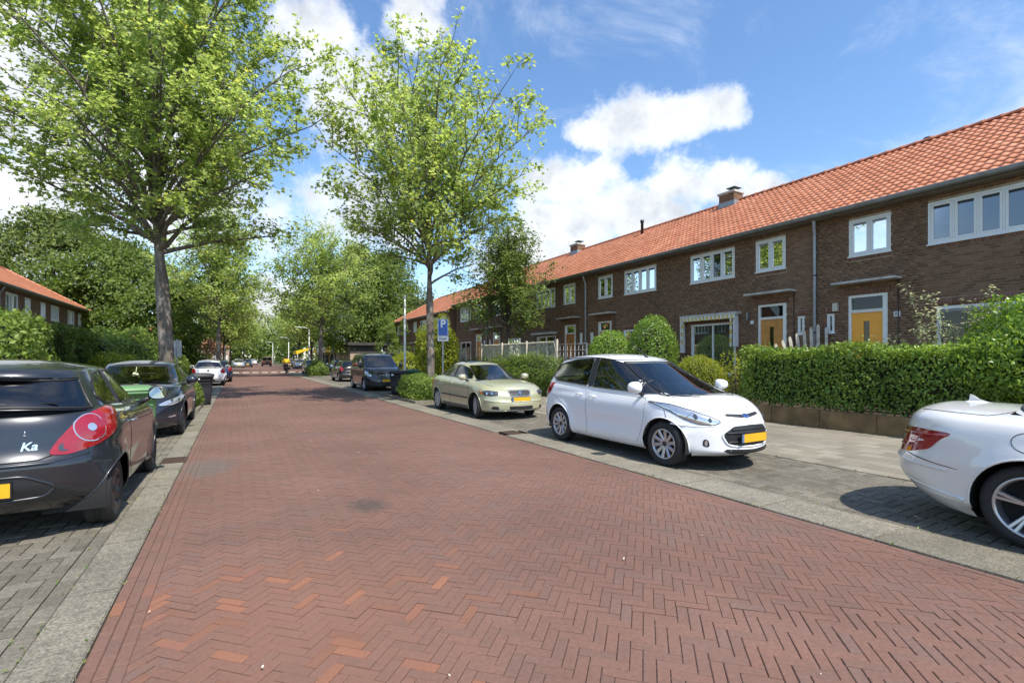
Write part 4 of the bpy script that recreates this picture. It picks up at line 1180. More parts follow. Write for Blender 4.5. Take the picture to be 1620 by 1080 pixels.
def shrub(name, label, cat, c, rad, mat, n, size, seed, lump=0.16, tmpl=T_OVAL2, inner=0.7, group=None, core=True, upright=0.0, stems=True, ground=0.0, jitter=0.6):
    t = thing(name, label, cat, (c[0], c[1], ground), group=group)
    p, nn = blob_points(n, c, rad, seed, lump, inner, ground + 0.03)
    tip = nn * 0.6 + np.array([0, 0, upright])
    leaves("foliage", p, nn, mat, t, size, tmpl, tip=tip, jitter=jitter)
    rnd = random.Random(seed)
    if stems:
        m = MB()
        for k in range(10):
            a = rnd.uniform(0, 2 * PI); q = Vector((c[0] + math.cos(a) * rad[0] * 0.55, c[1] + math.sin(a) * rad[1] * 0.55, c[2] + rad[2] * rnd.uniform(0.1, 0.6)))
            b = Vector((c[0] + math.cos(a) * rad[0] * 0.12, c[1] + math.sin(a) * rad[1] * 0.12, ground - 0.02))
            m.tube([b, b.lerp(q, 0.5) + Vector((0, 0, 0.1)), q], [0.022, 0.016, 0.008], 5)
        m.build("stems", M_TWIG, t)
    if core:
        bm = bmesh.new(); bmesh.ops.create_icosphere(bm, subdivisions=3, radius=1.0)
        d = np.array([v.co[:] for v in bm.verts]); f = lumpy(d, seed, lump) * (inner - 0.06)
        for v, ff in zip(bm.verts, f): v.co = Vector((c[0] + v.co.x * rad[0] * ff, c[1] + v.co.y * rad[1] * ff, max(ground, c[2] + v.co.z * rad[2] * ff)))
        m = MB(); m.bm(bm, smooth=True); m.build("light_block_core", M_HCORE, t)  # solid core added inside the leaves to block light, no real twigs
    return t

def bez(a, b, c, t): return a * (1 - t) ** 2 + b * 2 * t * (1 - t) + c * t * t

def broadleaf(name, label, base, H, trunk_r, first, env, mat, bark, n_limb, n_sub, n_twig, n_leaf, leaf, seed, tmpl=T_MAPLE, group=None, lean=(0, 0), ground=0.0, bushy=1.0, limb_up=0.45, targets=None, leader=0.9, twigl=0.62, leafmix=None):
    """tree > trunk (with its limbs), branches, crown. env(f): crown radius at height fraction f (0 at first branches, 1 at top)"""
    rnd = random.Random(seed)
    t = thing(name, label, "tree", (base[0], base[1], ground), group=group)
    b0 = Vector((base[0], base[1], ground - 0.05))
    tr = MB(); br = MB()
    npt = 9; lead = []
    for i in range(npt):
        f = i / (npt - 1); z = f * H * leader
        lead.append(b0 + Vector((lean[0] * f + rnd.uniform(-0.06, 0.06) * f * H * 0.12, lean[1] * f + rnd.uniform(-0.06, 0.06) * f * H * 0.12, z)))
    def on_lead(z):
        f = max(0, min(1, z / (H * leader))) * (npt - 1); i = min(int(f), npt - 2); return lead[i].lerp(lead[i + 1], f - i)
    rad_l = lambda z: max(0.02, trunk_r * (1 - 0.95 * (z / (H * leader)) ** 0.8)) if z > first * 0.9 else trunk_r * (1 - 0.16 * z / first)
    pts = []; rads = []
    for (z, fl) in [(0, 1.5), (0.12, 1.25), (0.35, 1.06)] + [(first * k / 6, 1.0) for k in range(1, 7)] + [(first + (H * leader - first) * k / 9, 1.0) for k in range(1, 10)]:
        pts.append(on_lead(z)); rads.append(rad_l(z) * fl)
    tr.tube(pts, rads, 12)
    P = []; D = []
    limbs = []
    ga = 2.399963
    for k in range(n_limb):
        if targets and k < len(targets):
            end = Vector(targets[k]); zs = max(first * 0.95, min(H * 0.7, end.z * 0.5 + rnd.uniform(-0.4, 0.4)))
        else:
            f = ((k + 0.5) / n_limb)
            zt = first + (H - first) * (0.09 + 0.89 * f ** 0.9)
            a = k * ga + rnd.uniform(-0.35, 0.35)
            r_ = env((zt - first) / (H - first)) * rnd.uniform(0.72, 1.06)
            end = Vector((base[0] + lean[0] * zt / H + math.cos(a) * r_, base[1] + lean[1] * zt / H + math.sin(a) * r_, ground + zt))
            zs = min(H * leader * 0.85, first * rnd.uniform(0.93, 1.06) + (zt - first) * rnd.uniform(0.12, 0.30 + 0.35 * (1 - limb_up)))
            if zs > zt: zs = zt
        s = on_lead(zs); out = end - s
        ctrl = s + Vector((out.x * 0.42, out.y * 0.42, out.z * 0.72 - 0.1)) if out.z > 0.3 else s + Vector((out.x * 0.5, out.y * 0.5, 0.45))
        L_ = out.length; r0 = min(rad_l(zs) * 0.6, 0.022 * L_ + 0.012)
        ps = [bez(s, ctrl, end, q / 7) + Vector((rnd.uniform(-1, 1), rnd.uniform(-1, 1), rnd.uniform(-1, 1))) * 0.03 * (1 if 0 < q < 7 else 0) * min(L_, 3) / 2 for q in range(8)]
        tr.tube(ps, [r0 * (1 - 0.8 * q / 7) for q in range(8)], 7)
        limbs.append((ps, L_, r0))
    limbs.append(([on_lead(first + (H * leader - first) * q / 7) for q in range(8)], (H - first) * 0.8, 0.08))
    for ps, L_, r0 in limbs:
        ns = max(3, int(n_sub * min(1.3, 0.4 + L_ / 4.5)))
        for j in range(ns):
            f = 0.22 + 0.78 * (j + rnd.random()) / ns; q = f * 7; i = min(int(q), 6); s = ps[i].lerp(ps[i + 1], q - i)
            tan = (ps[i + 1] - ps[i]).normalized()
            rv = Vector((rnd.gauss(0, 1), rnd.gauss(0, 1), rnd.gauss(0, 0.7)))
            rv -= tan * rv.dot(tan); rv.normalize()
            d = (tan * 0.55 + rv * 0.85 * bushy + Vector((0, 0, 0.28))).normalized()
            l = max(0.5, min(2.0, L_ * 0.34) * (1.15 - 0.55 * f) * rnd.uniform(0.7, 1.25))
            if f > 0.93: d = (tan + rv * 0.3).normalized()
            e = s + d * l + Vector((0, 0, 0.08 * l)); mid = s.lerp(e, 0.5) + rv * 0.06 * l
            sp = [s, mid, e]
            br.tube(sp, [0.010 + 0.006 * l, 0.008 + 0.003 * l, 0.004], 4, cap=False)
            for w in range(max(2, int(n_twig * (0.5 + 0.5 * l)))):
                g = rnd.uniform(0.15, 1.0); a = s.lerp(mid, g * 2) if g < 0.5 else mid.lerp(e, g * 2 - 1)
                dv = (d * 0.6 + Vector((rnd.gauss(0, 1), rnd.gauss(0, 1), rnd.gauss(0.1, 0.8))) * 0.6).normalized()
                tl = twigl * rnd.uniform(0.5, 1.2); te = a + dv * tl
                br.tube([a, te], [0.006, 0.003], 3, cap=False)
                nl = max(2, int(n_leaf * rnd.uniform(0.6, 1.4)))
                for x in range(nl):
                    h = rnd.random() ** 0.8
                    pp = a.lerp(te, h) + Vector((rnd.gauss(0, 1), rnd.gauss(0, 1), rnd.gauss(0, 1))) * 0.075 * (leaf / 0.11)
                    P.append(pp); D.append((dv.x, dv.y, dv.z))
    tr.build("trunk", bark, t); br.build("branches", bark, t, fix=False)
    P = np.array([tuple(p) for p in P]); D = np.array(D)
    nrm = np.tile(np.array([0, 0, 1.0]), (len(P), 1)) + 0.35 * D
    leaves("crown", P, nrm, mat, t, leaf, tmpl, tip=D, jitter=0.55, droop=0.35)
    return t, len(P)

def in_env(knots):
    def f(x):
        for (a, b), (c, d) in zip(knots, knots[1:]):
            if x <= c: return b + (d - b) * (x - a) / (c - a)
        return knots[-1][1]
    return f

G_STREET = "maple trees lining the street"
broadleaf("maple_tree", "big maple with a thick trunk behind the navy hatchback", (-2.0, 20.3), 16.6, 0.235, 4.9,
          in_env([(0, 2.2), (0.12, 3.8), (0.4, 5.0), (0.7, 4.6), (0.9, 3.2), (1.0, 1.2)]), M_MAPLE, M_BARK, 44, 11, 5, 16, 0.132, 3, group=G_STREET, limb_up=0.6, lean=(-0.75, 0.0))
broadleaf("maple_tree", "slimmer maple with an open ragged crown beside the disabled parking sign", (6.2, 16.9), 12.3, 0.15, 4.4,
          in_env([(0, 1.3), (0.2, 3.0), (0.45, 4.3), (0.65, 4.1), (0.85, 2.8), (1.0, 0.9)]), M_MAPLE, M_BARK, 34, 9, 5, 14, 0.125, 11, group=G_STREET, limb_up=0.85, lean=(-0.05, 0.1), bushy=0.8)
far_env = in_env([(0, 2.6), (0.25, 4.4), (0.5, 4.7), (0.75, 3.7), (1.0, 1.0)])
for (x, y, H, sd, lab, first) in ((-1.25, 46.0, 13.4, 21, "maple with a dark trunk in line with the white hatchback on the left", 4.2), (6.4, 44.8, 13.2, 22, "maple rising from the far planting bed by the small green bin", 3.8)):
    broadleaf("maple_tree", lab, (x, y), H, 0.20, first, far_env, M_MAPLE, M_BARK, 28, 9, 5, 10, 0.24, sd, group=G_STREET, tmpl=T_OVAL2)
for (x, y, H, sd, lab) in ((-1.3, 70.0, 12.0, 31, "third maple along the left kerb, past the road junction markings"), (9.8, 78.0, 13.5, 32, "pale maple right of the far road behind the cyclist"), (10.3, 100.0, 13.5, 33, "far maple with twin pale trunks right of the red van"),
                           (-1.0, 104.0, 12.5, 34, "far maple left of the road end"), (1.5, 128.0, 12.5, 35, "farthest maple on the left of the road end"), (12.0, 128.0, 13.0, 36, "farthest maple on the right of the road end")):
    broadleaf("maple_tree", lab, (x, y), H, 0.2, 3.4, far_env, M_MAPLE, M_BARKD, 24, 8, 4, 7, 0.42, sd, group=G_STREET, tmpl=T_OVAL2, twigl=0.9)

broadleaf("garden_tree", "leafy garden tree hiding the brown house behind the reed fence", (12.4, 22.3), 8.3, 0.10, 2.3, in_env([(0, 1.7), (0.3, 2.4), (0.6, 2.0), (1.0, 0.6)]), M_LEAF_MID, M_BARKD, 34, 9, 6, 11, 0.15, 41, tmpl=T_OVAL2, ground=0.3, limb_up=0.4)

def mass_tree(name, label, base, H, rad, mat, n, size, seed, low=0.12, shape='round', lump=0.3, group=None, ground=0.0, trunk=0.25, tmpl=T_OVAL2, layered=False):
    """dense tree further off: leaf clumps hung through the crown's volume"""
    t = thing(name, label, "tree", (base[0], base[1], ground), group=group)
    r = np.random.default_rng(seed)
    nc = max(40, n // 70)
    z = r.random(nc) ** 0.9
    if shape == 'cone': rr = (1 - z) ** 0.85
    elif shape == 'thuja': rr = np.minimum(1, (1 - z) * 1.7) ** 0.8
    else: rr = np.sqrt(np.maximum(0.05, 1 - (2 * z * 0.93 - 0.75) ** 2))
    a = r.random(nc) * 2 * PI; f = np.sqrt(r.random(nc)) * 0.35 + 0.68
    d = np.stack([np.cos(a), np.sin(a), z * 2 - 1], 1); f *= lumpy(d, seed, lump, 3.0)
    C = np.stack([base[0] + np.cos(a) * rr * rad * f, base[1] + np.sin(a) * rr * rad * f, ground + H * (low + (1 - low) * z)], 1)
    k = n // nc
    sp = np.array([rad, rad, rad * (0.4 if layered else 0.75)]) * (0.13 if shape != 'thuja' else 0.10)
    P = (C[:, None, :] + r.normal(size=(nc, k, 3)) * sp).reshape(-1, 3)
    outv = np.stack([np.cos(a), np.sin(a), np.full(nc, 0.6)], 1); nn = np.repeat(outv, k, axis=0)
    ok = P[:, 2] > ground + 0.1
    leaves("crown", P[ok], nn[ok], mat, t, size, tmpl, tip=nn[ok] * 0.7 + np.array([0, 0, 0.3 if shape == 'thuja' else -0.2]), jitter=0.7)
    m = MB(); m.tube([(base[0], base[1], ground - 0.1), (base[0], base[1], ground + H * 0.5), (base[0] + 0.1, base[1], ground + H * 0.9)], [trunk, trunk * 0.7, trunk * 0.2], 8)
    for q in range(9):
        aa = q * 2.4; zz = ground + H * (low + 0.06 + 0.07 * q); e = rad * (0.75 if shape != 'thuja' else 0.4) * (1 - 0.08 * q)
        m.tube([(base[0], base[1], zz), (base[0] + math.cos(aa) * e, base[1] + math.sin(aa) * e, zz + 0.12 * H)], [trunk * 0.3, 0.03], 5)
    m.build("trunk", M_BARKD, t)
    return t
mass_tree("evergreen_tree", "huge dark evergreen behind the orange roof on the left", (-15.5, 63), 15.6, 6.0, M_LEAF_CONIF, 26000, 0.36, 51, low=0.1, layered=True)
mass_tree("evergreen_tree", "dark evergreen at the far left behind the row house chimney line", (-24, 70), 13.5, 5.5, M_LEAF_CONIF, 15000, 0.36, 52, low=0.1, layered=True)
mass_tree("hornbeam_tree", "dark broad layered tree at the end of the left house row", (-9.3, 57.5), 12.4, 5.2, M_LEAF_DK, 26000, 0.30, 53, low=0.08, layered=True)
mass_tree("hornbeam_tree", "smaller dark layered tree just left of the big maple trunk", (-5.6, 50.0), 8.0, 2.9, M_LEAF_DK, 14000, 0.26, 54, low=0.08, layered=True)
mass_tree("dark_tree", "tall dark tree above the brick garage on the right", (12.2, 57.5), 14.2, 4.0, M_LEAF_DK, 20000, 0.30, 55, low=0.16)
mass_tree("dark_tree", "dark tree against the hipped house on the right", (16.2, 58.5), 14.0, 4.3, M_LEAF_DK, 20000, 0.30, 56, low=0.14)
mass_tree("thuja_tree", "pointed green thuja behind the black van", (10.0, 36.6), 4.9, 0.95, M_LEAF_LIGHT, 9000, 0.10, 57, low=0.02, shape='thuja', trunk=0.06, tmpl=T_SPRAY, lump=0.12)
mass_tree("thuja_tree", "dark narrow thuja by the corner of the brown hipped house", (11.3, 36.9), 4.6, 0.7, M_LEAF_DK, 6000, 0.11, 58, low=0.02, shape='thuja', trunk=0.06, tmpl=T_SPRAY, lump=0.12)
mass_tree("beech_tree", "dark purple beech left of the far road", (-3.9, 66), 4.3, 2.2, M_LEAF_PURP, 5000, 0.20, 59, low=0.02)
r_ = random.Random(5)
wood_p = []; wood_n = []
for k in range(46):
    x = -70 + k * 3.6 + r_.uniform(-1, 1); y = 205 + r_.uniform(-8, 14); h = r_.uniform(12, 19)
    p, nn = blob_points(1100, (x, y, h * 0.5), (4.6, 4.2, h * 0.5), 600 + k, 0.3, 0.6, 0.1); wood_p.append(p); wood_n.append(nn)
tag(leaves("far_wood", np.vstack(wood_p), np.vstack(wood_n), M_LEAF_MID, None, 1.1), "far-off wood closing the end of the street", "woods", kind='stuff')

# hedges and shrubs
def box_hedge(name, label, x0, x1, y0, y1, z0, z1, mat, n, size, seed, top_mat=None, group=None, tmpl=T_OVAL2, wave=0.05, core_in=0.22):
    t = thing(name, label, "hedge", ((x0 + x1) / 2, (y0 + y1) / 2, z0), group=group)
    r = np.random.default_rng(seed)
    A = [(y1 - y0) * (z1 - z0)] * 2 + [(x1 - x0) * (z1 - z0)] * 2 + [(x1 - x0) * (y1 - y0) * 1.3]
    A = np.array(A) / sum(A); f = r.choice(5, size=n, p=A); u = r.random((n, 3)); dep = r.random(n) ** 1.3 * 0.20
    p = np.empty((n, 3)); nn = np.zeros((n, 3))
    p[:, 0] = x0 + u[:, 0] * (x1 - x0); p[:, 1] = y0 + u[:, 1] * (y1 - y0); p[:, 2] = z0 + u[:, 2] * (z1 - z0)
    for k, (ax, val, sg) in enumerate(((0, x0, -1), (0, x1, 1), (1, y0, -1), (1, y1, 1), (2, z1, 1))):
        s = f == k; p[s, ax] = val - sg * dep[s]; nn[s, ax] = sg
    # uneven trimming
    w = wave * (np.sin(p[:, 1] * 2.3 + seed) + np.sin(p[:, 1] * 5.1) * 0.6 + np.sin(p[:, 2] * 6 + p[:, 1] * 3) * 0.5)
    p += nn * w[:, None]
    p += r.normal(size=p.shape) * 0.02
    nn = nn + np.array([0, 0, 0.45])
    leaves("foliage", p, nn, mat, t, size, tmpl, tip=nn * 0.5 + np.array([0, 0, 0.5]), jitter=0.6)
    ext = r.choice(n, size=n // 25)   # shoots standing out
    q = p[ext] + nn[ext] * (0.03 + 0.07 * r.random((len(ext), 1)))
    leaves("shoots", q, nn[ext], mat, t, size, tmpl, tip=np.tile(np.array([0, 0, 1.0]), (len(q), 1)), jitter=0.8)
    m = MB(); c = core_in; m.box(x0 + c, x1 - c, y0 + c, y1 - c, z0 + 0.12, z1 - c); m.build("light_block_core", M_HCORE, t)  # dark box added to stop light passing through the hedge
    m = MB(); rr = random.Random(seed)
    for k in range(int((y1 - y0) * 6)):
        y = y0 + 0.1 + rr.random() * (y1 - y0 - 0.2); x = (x0 + x1) / 2 + rr.uniform(-0.15, 0.15); m.tube([(x, y, z0 - 0.1), (x + rr.uniform(-0.1, 0.1), y + rr.uniform(-0.1, 0.1), z0 + 0.5)], [0.016, 0.010], 5)
    m.build("stems", M_TWIG, t)
    return t
box_hedge("privet_hedge", "clipped green privet hedge on the low brown wall in front of the yellow door", 11.10, 12.0, 2.9, 7.75, 0.40, 1.74, M_LEAF_PRIVET, 26000, 0.070, 71, wave=0.055)
box_hedge("yew_hedge", "tall dark hedge beyond the dark hatchback on the left", -6.6, -5.5, 20.6, 28.6, 0.0, 2.65, M_LEAF_DK, 26000, 0.11, 72, wave=0.12)
shrub("bush", "pale yellow green bush at the left edge of the picture", "bush", (-6.4, 19.3, 1.55), (1.7, 2.0, 1.6), M_LEAF_LIGHT, 9000, 0.14, 73, 0.25)
shrub("bush", "bright green bush right of the dark hedge on the left", "bush", (-5.2, 32.0, 1.5), (2.0, 2.6, 1.75), M_LEAF_LIGHT, 9000, 0.16, 74, 0.25)
shrub("bush", "low yellow green bush over the navy car's roof", "bush", (-4.6, 26.0, 0.8), (0.9, 1.6, 0.95), M_LEAF_YEL, 4000, 0.12, 75, 0.25)
shrub("bush", "yellow topped bush between the dark hedge and the pale bush", "bush", (-5.6, 29.6, 1.4), (0.9, 1.2, 1.25), M_LEAF_MID, 4000, 0.13, 76, 0.25)
shrub("bush", "low green bush by the back of the white sign", "bush", (-3.9, 33.0, 0.6), (0.9, 2.6, 0.85), M_LEAF_LIGHT, 4000, 0.14, 77, 0.3)
shrub("bush", "round green bush before the beige far house", "bush", (-4.0, 42.0, 0.9), (1.1, 3.0, 1.2), M_LEAF_MID, 4000, 0.16, 78, 0.3)
shrub("bush", "yellowish bush beside the purple beech", "bush", (-3.0, 52.0, 0.9), (1.0, 2.2, 1.2), M_LEAF_YEL, 2500, 0.18, 79, 0.3)
shrub("planter_shrub", "small rounded shrub in the left bed beside the black wheelie bin", "shrub", (-1.35, 17.6, 0.42), (0.45, 1.15, 0.50), M_LEAF_LIGHT, 6000, 0.065, 80, 0.2)
shrub("planter_shrub", "leafy low shrub round the foot of the slim maple", "shrub", (6.05, 17.2, 0.38), (0.85, 1.55, 0.55), M_LEAF_LIGHT, 15000, 0.07, 81, 0.2)
shrub("planter_shrub", "tangled shrub in the far bed by the small green bin", "shrub", (6.1, 45.0, 0.5), (0.8, 1.8, 0.8), M_LEAF_LIGHT, 4000, 0.14, 82, 0.4)
shrub("bush", "tall golden bush behind the slim maple's trunk", "bush", (9.35, 24.6, 1.75), (1.15, 1.5, 1.75), M_LEAF_YEL, 9000, 0.12, 83, 0.25)
shrub("bush", "bright yellow bush left of the white pole", "bush", (9.2, 30.3, 0.8), (1.3, 1.6, 1.0), M_LEAF_YEL, 5000, 0.13, 84, 0.3)
shrub("clipped_bush", "wide clipped bush in front of the brown house, left of a taller round one", "bush", (12.5, 14.3, 1.55), (0.92, 0.95, 1.08), M_LEAF_LAUREL, 11000, 0.065, 85, 0.08, ground=0.3)
shrub("clipped_bush", "taller rounded glossy bush beside the striped awning", "bush", (12.5, 12.15, 1.72), (0.86, 0.9, 1.28), M_LEAF_LAUREL, 11000, 0.065, 86, 0.08, ground=0.3)
shrub("heather_bush", "low yellowish feathery bush under the awning window", "bush", (12.5, 10.2, 0.92), (0.72, 0.85, 0.72), M_LEAF_YEL, 9000, 0.075, 87, 0.12, ground=0.3, tmpl=T_SPRAY, upright=0.8)
shrub("flowering_shrub", "thin yellow shrub at the left end of the privet hedge", "shrub", (12.1, 8.55, 0.95), (0.45, 0.5, 0.68), M_LEAF_YEL, 1500, 0.07, 88, 0.4, ground=0.3, core=False)
shrub("laurel_shrub", "big bright leafy shrub above the white coupe at the right edge", "shrub", (12.0, 2.35, 1.42), (1.05, 1.5, 1.22), M_LEAF_LAUREL, 22000, 0.078, 89, 0.22, ground=0.3, inner=0.6, upright=0.7)
shrub("golden_shrub", "low bright green shrub by the red brown front door", "shrub", (11.9, 15.8, 0.75), (0.55, 0.9, 0.55), M_LEAF_YEL, 3000, 0.07, 91, 0.3, ground=0.3)
shrub("ivy", "ivy climbing the foot of the reed fence behind the pale green saloon", "ivy", (10.88, 18.4, 0.75), (0.40, 3.1, 1.0), M_LEAF_LIGHT, 17000, 0.08, 92, 0.35, inner=0.55)
shrub("ivy", "bushy ivy at the far part of the fence by the white trellis", "ivy", (10.9, 23.2, 0.6), (0.5, 2.4, 0.95), M_LEAF_MID, 8000, 0.09, 93, 0.35, inner=0.55)

def arching_shrub(name, label, base, tips, mat, leaf, seed, nl=60):
    t = thing(name, label, "shrub", base); rnd = random.Random(seed); st = MB(); P = []; D = []
    b = Vector(base)
    for tp in tips:
        e = Vector(tp); c = b.lerp(e, 0.5) + Vector((0, 0, 0.5)); ps = [bez(b, c, e, q / 8) for q in range(9)]
        st.tube(ps, [0.012 - 0.0011 * q for q in range(9)], 5)
        for k in range(nl):
            f = 0.3 + 0.7 * rnd.random(); q = f * 8; i = min(int(q), 7); s = ps[i].lerp(ps[i + 1], q - i); d = Vector((rnd.gauss(0, 1), rnd.gauss(0, 1), rnd.gauss(0.2, 0.8))).normalized()
            l = rnd.uniform(0.04, 0.28) * (1.15 - f * 0.7)
            P.append(tuple(s + d * l)); D.append(tuple(d + (ps[i + 1] - ps[i]).normalized()))
    st.build("stems", M_TWIG, t)
    D = np.array(D); leaves("foliage", np.array(P), D + np.array([0, 0, 0.8]), mat, t, leaf, T_OVAL2, tip=D, jitter=0.5)
r_ = random.Random(3)
arching_shrub("variegated_shrub", "arching cream and green leaved shrub above the privet hedge", (12.9, 4.1, 0.3),
              [(12.9, 5.05, 3.15), (12.8, 4.8, 2.85), (12.9, 4.6, 2.95), (12.7, 4.35, 2.6), (12.9, 4.5, 2.35), (13.0, 4.9, 2.2), (12.8, 3.9, 2.7), (12.9, 3.6, 2.9), (12.7, 3.75, 2.4), (12.9, 4.2, 2.2), (12.6, 4.6, 2.1), (12.7, 5.2, 2.0), (12.8, 5.6, 1.98), (12.9, 3.5, 2.5)], M_LEAF_VAR, 0.075, 9, 110)

# small weeds in the joints and fallen petals
def litter():
    r = np.random.default_rng(4); n = 120
    x = r.uniform(-0.5, 7.2, n); y = r.uniform(1.0, 14, n)
    P = np.stack([x, y, np.full(n, 0.022)], 1)
    tag(leaves("petals", P, np.tile(np.array([0, 0, 1.0]), (n, 1)), mat_plain("pale petal", (0.6, 0.57, 0.48), rough=0.8), None, 0.017, T_OVAL, jitter=0.2, szvar=0.6), "pale petals and specks scattered on the paving", "litter", kind='stuff')
    n = 900; x = np.concatenate([r.choice([-0.94, -1.04, -0.66], 400), r.choice([5.17, 7.2, 10.94, 4.585], 500)]) + r.normal(size=n) * 0.012; y = np.concatenate([r.uniform(1.5, 16, 400), r.uniform(0.8, 15, 500)])
    P = np.stack([x, y, np.full(n, 0.008)], 1)
    tag(leaves("joint_weeds", P, np.tile(np.array([0, 0, 1.0]), (n, 1)), M_LEAF_MID, None, 0.03, T_SPRAY, tip=np.tile(np.array([0, 0, 0.6]), (n, 1)), jitter=0.8, szvar=0.6), "tiny weeds growing in the paving joints", "weeds", kind='stuff')
litter()

# ------------------------------------------------------------------ cars
def curve(knots):
    """smooth monotone cubic through (x, y) knots"""
    K = sorted(knots); X = [k[0] for k in K]; Y = [k[1] for k in K]; n = len(K)
    if n == 1: return lambda x: Y[0]
    d = [(Y[i + 1] - Y[i]) / (X[i + 1] - X[i]) for i in range(n - 1)]
    m = [d[0]] + [0 if d[i - 1] * d[i] <= 0 else 2 * d[i - 1] * d[i] / (d[i - 1] + d[i]) for i in range(1, n - 1)] + [d[-1]]
    def f(x):
        if x <= X[0]: return Y[0]
        if x >= X[-1]: return Y[-1]
        i = 0
        while x > X[i + 1]: i += 1
        h = X[i + 1] - X[i]; t = (x - X[i]) / h
        return Y[i] * (2 * t ** 3 - 3 * t * t + 1) + h * m[i] * (t ** 3 - 2 * t * t + t) + Y[i + 1] * (-2 * t ** 3 + 3 * t * t) + h * m[i + 1] * (t ** 3 - t * t)
    return f

M_TYRE = mat_plain("tyre rubber", (0.018, 0.018, 0.018), rough=0.75, var=0.2, vscale=14)
M_ALLOY = mat_plain("silver alloy", (0.50, 0.51, 0.52), rough=0.3, metal=0.85)
M_ALLOYD = mat_plain("dark alloy", (0.06, 0.06, 0.065), rough=0.35, metal=0.7)
M_STEELW = mat_plain("grey wheel cover", (0.40, 0.41, 0.41), rough=0.45, metal=0.4)
M_CHROME = mat_plain("chrome", (0.75, 0.76, 0.78), rough=0.08, metal=1.0)
M_TRIM = mat_plain("black plastic trim", (0.016, 0.016, 0.017), rough=0.45)
M_GAP = mat_plain("panel gap", (0.010, 0.010, 0.011), rough=0.9, spec=0.1)
M_UNDER = mat_plain("dark underbody", (0.012, 0.012, 0.012), rough=0.95)
M_CARGLASS = mat_glass("car glass", (0.42, 0.47, 0.45), 0.0, ior=1.85)
M_CARGLASSD = mat_glass("dark tinted car glass", (0.14, 0.15, 0.15), 0.0, ior=1.85)
M_SEAT = mat_plain("dark seat cloth", (0.030, 0.030, 0.032), rough=0.9)
M_PLATE = mat_plain("yellow number plate", (0.72, 0.38, 0.012), rough=0.4, var=0.05)
M_PLATEB = mat_plain("blue plate band", (0.10, 0.16, 0.30), rough=0.4)
M_LAMPC = mat_plain("clear lamp glass", (0.62, 0.64, 0.66), rough=0.06, metal=0.75, coat=1.0)
M_LAMPD = mat_plain("smoked lamp glass", (0.06, 0.065, 0.07), rough=0.05, metal=0.3, coat=1.0)
M_LAMPR = mat_plain("red lamp glass", (0.27, 0.007, 0.011), rough=0.08, coat=1.0, var=0.15, vscale=30)
M_LAMPR2 = mat_plain("bright red lamp glass", (0.27, 0.010, 0.022), rough=0.08, coat=1.0)
M_LAMPO = mat_plain("orange lamp glass", (0.55, 0.16, 0.02), rough=0.08, coat=1.0)
M_MIRG = mat_plain("mirror glass", (0.55, 0.6, 0.62), rough=0.02, metal=1.0)
M_BADGE_BLUE = mat_plain("blue badge", (0.02, 0.045, 0.16), rough=0.2, coat=1.0)
M_WHITEL = mat_plain("white sticker", (0.65, 0.68, 0.7), rough=0.5)

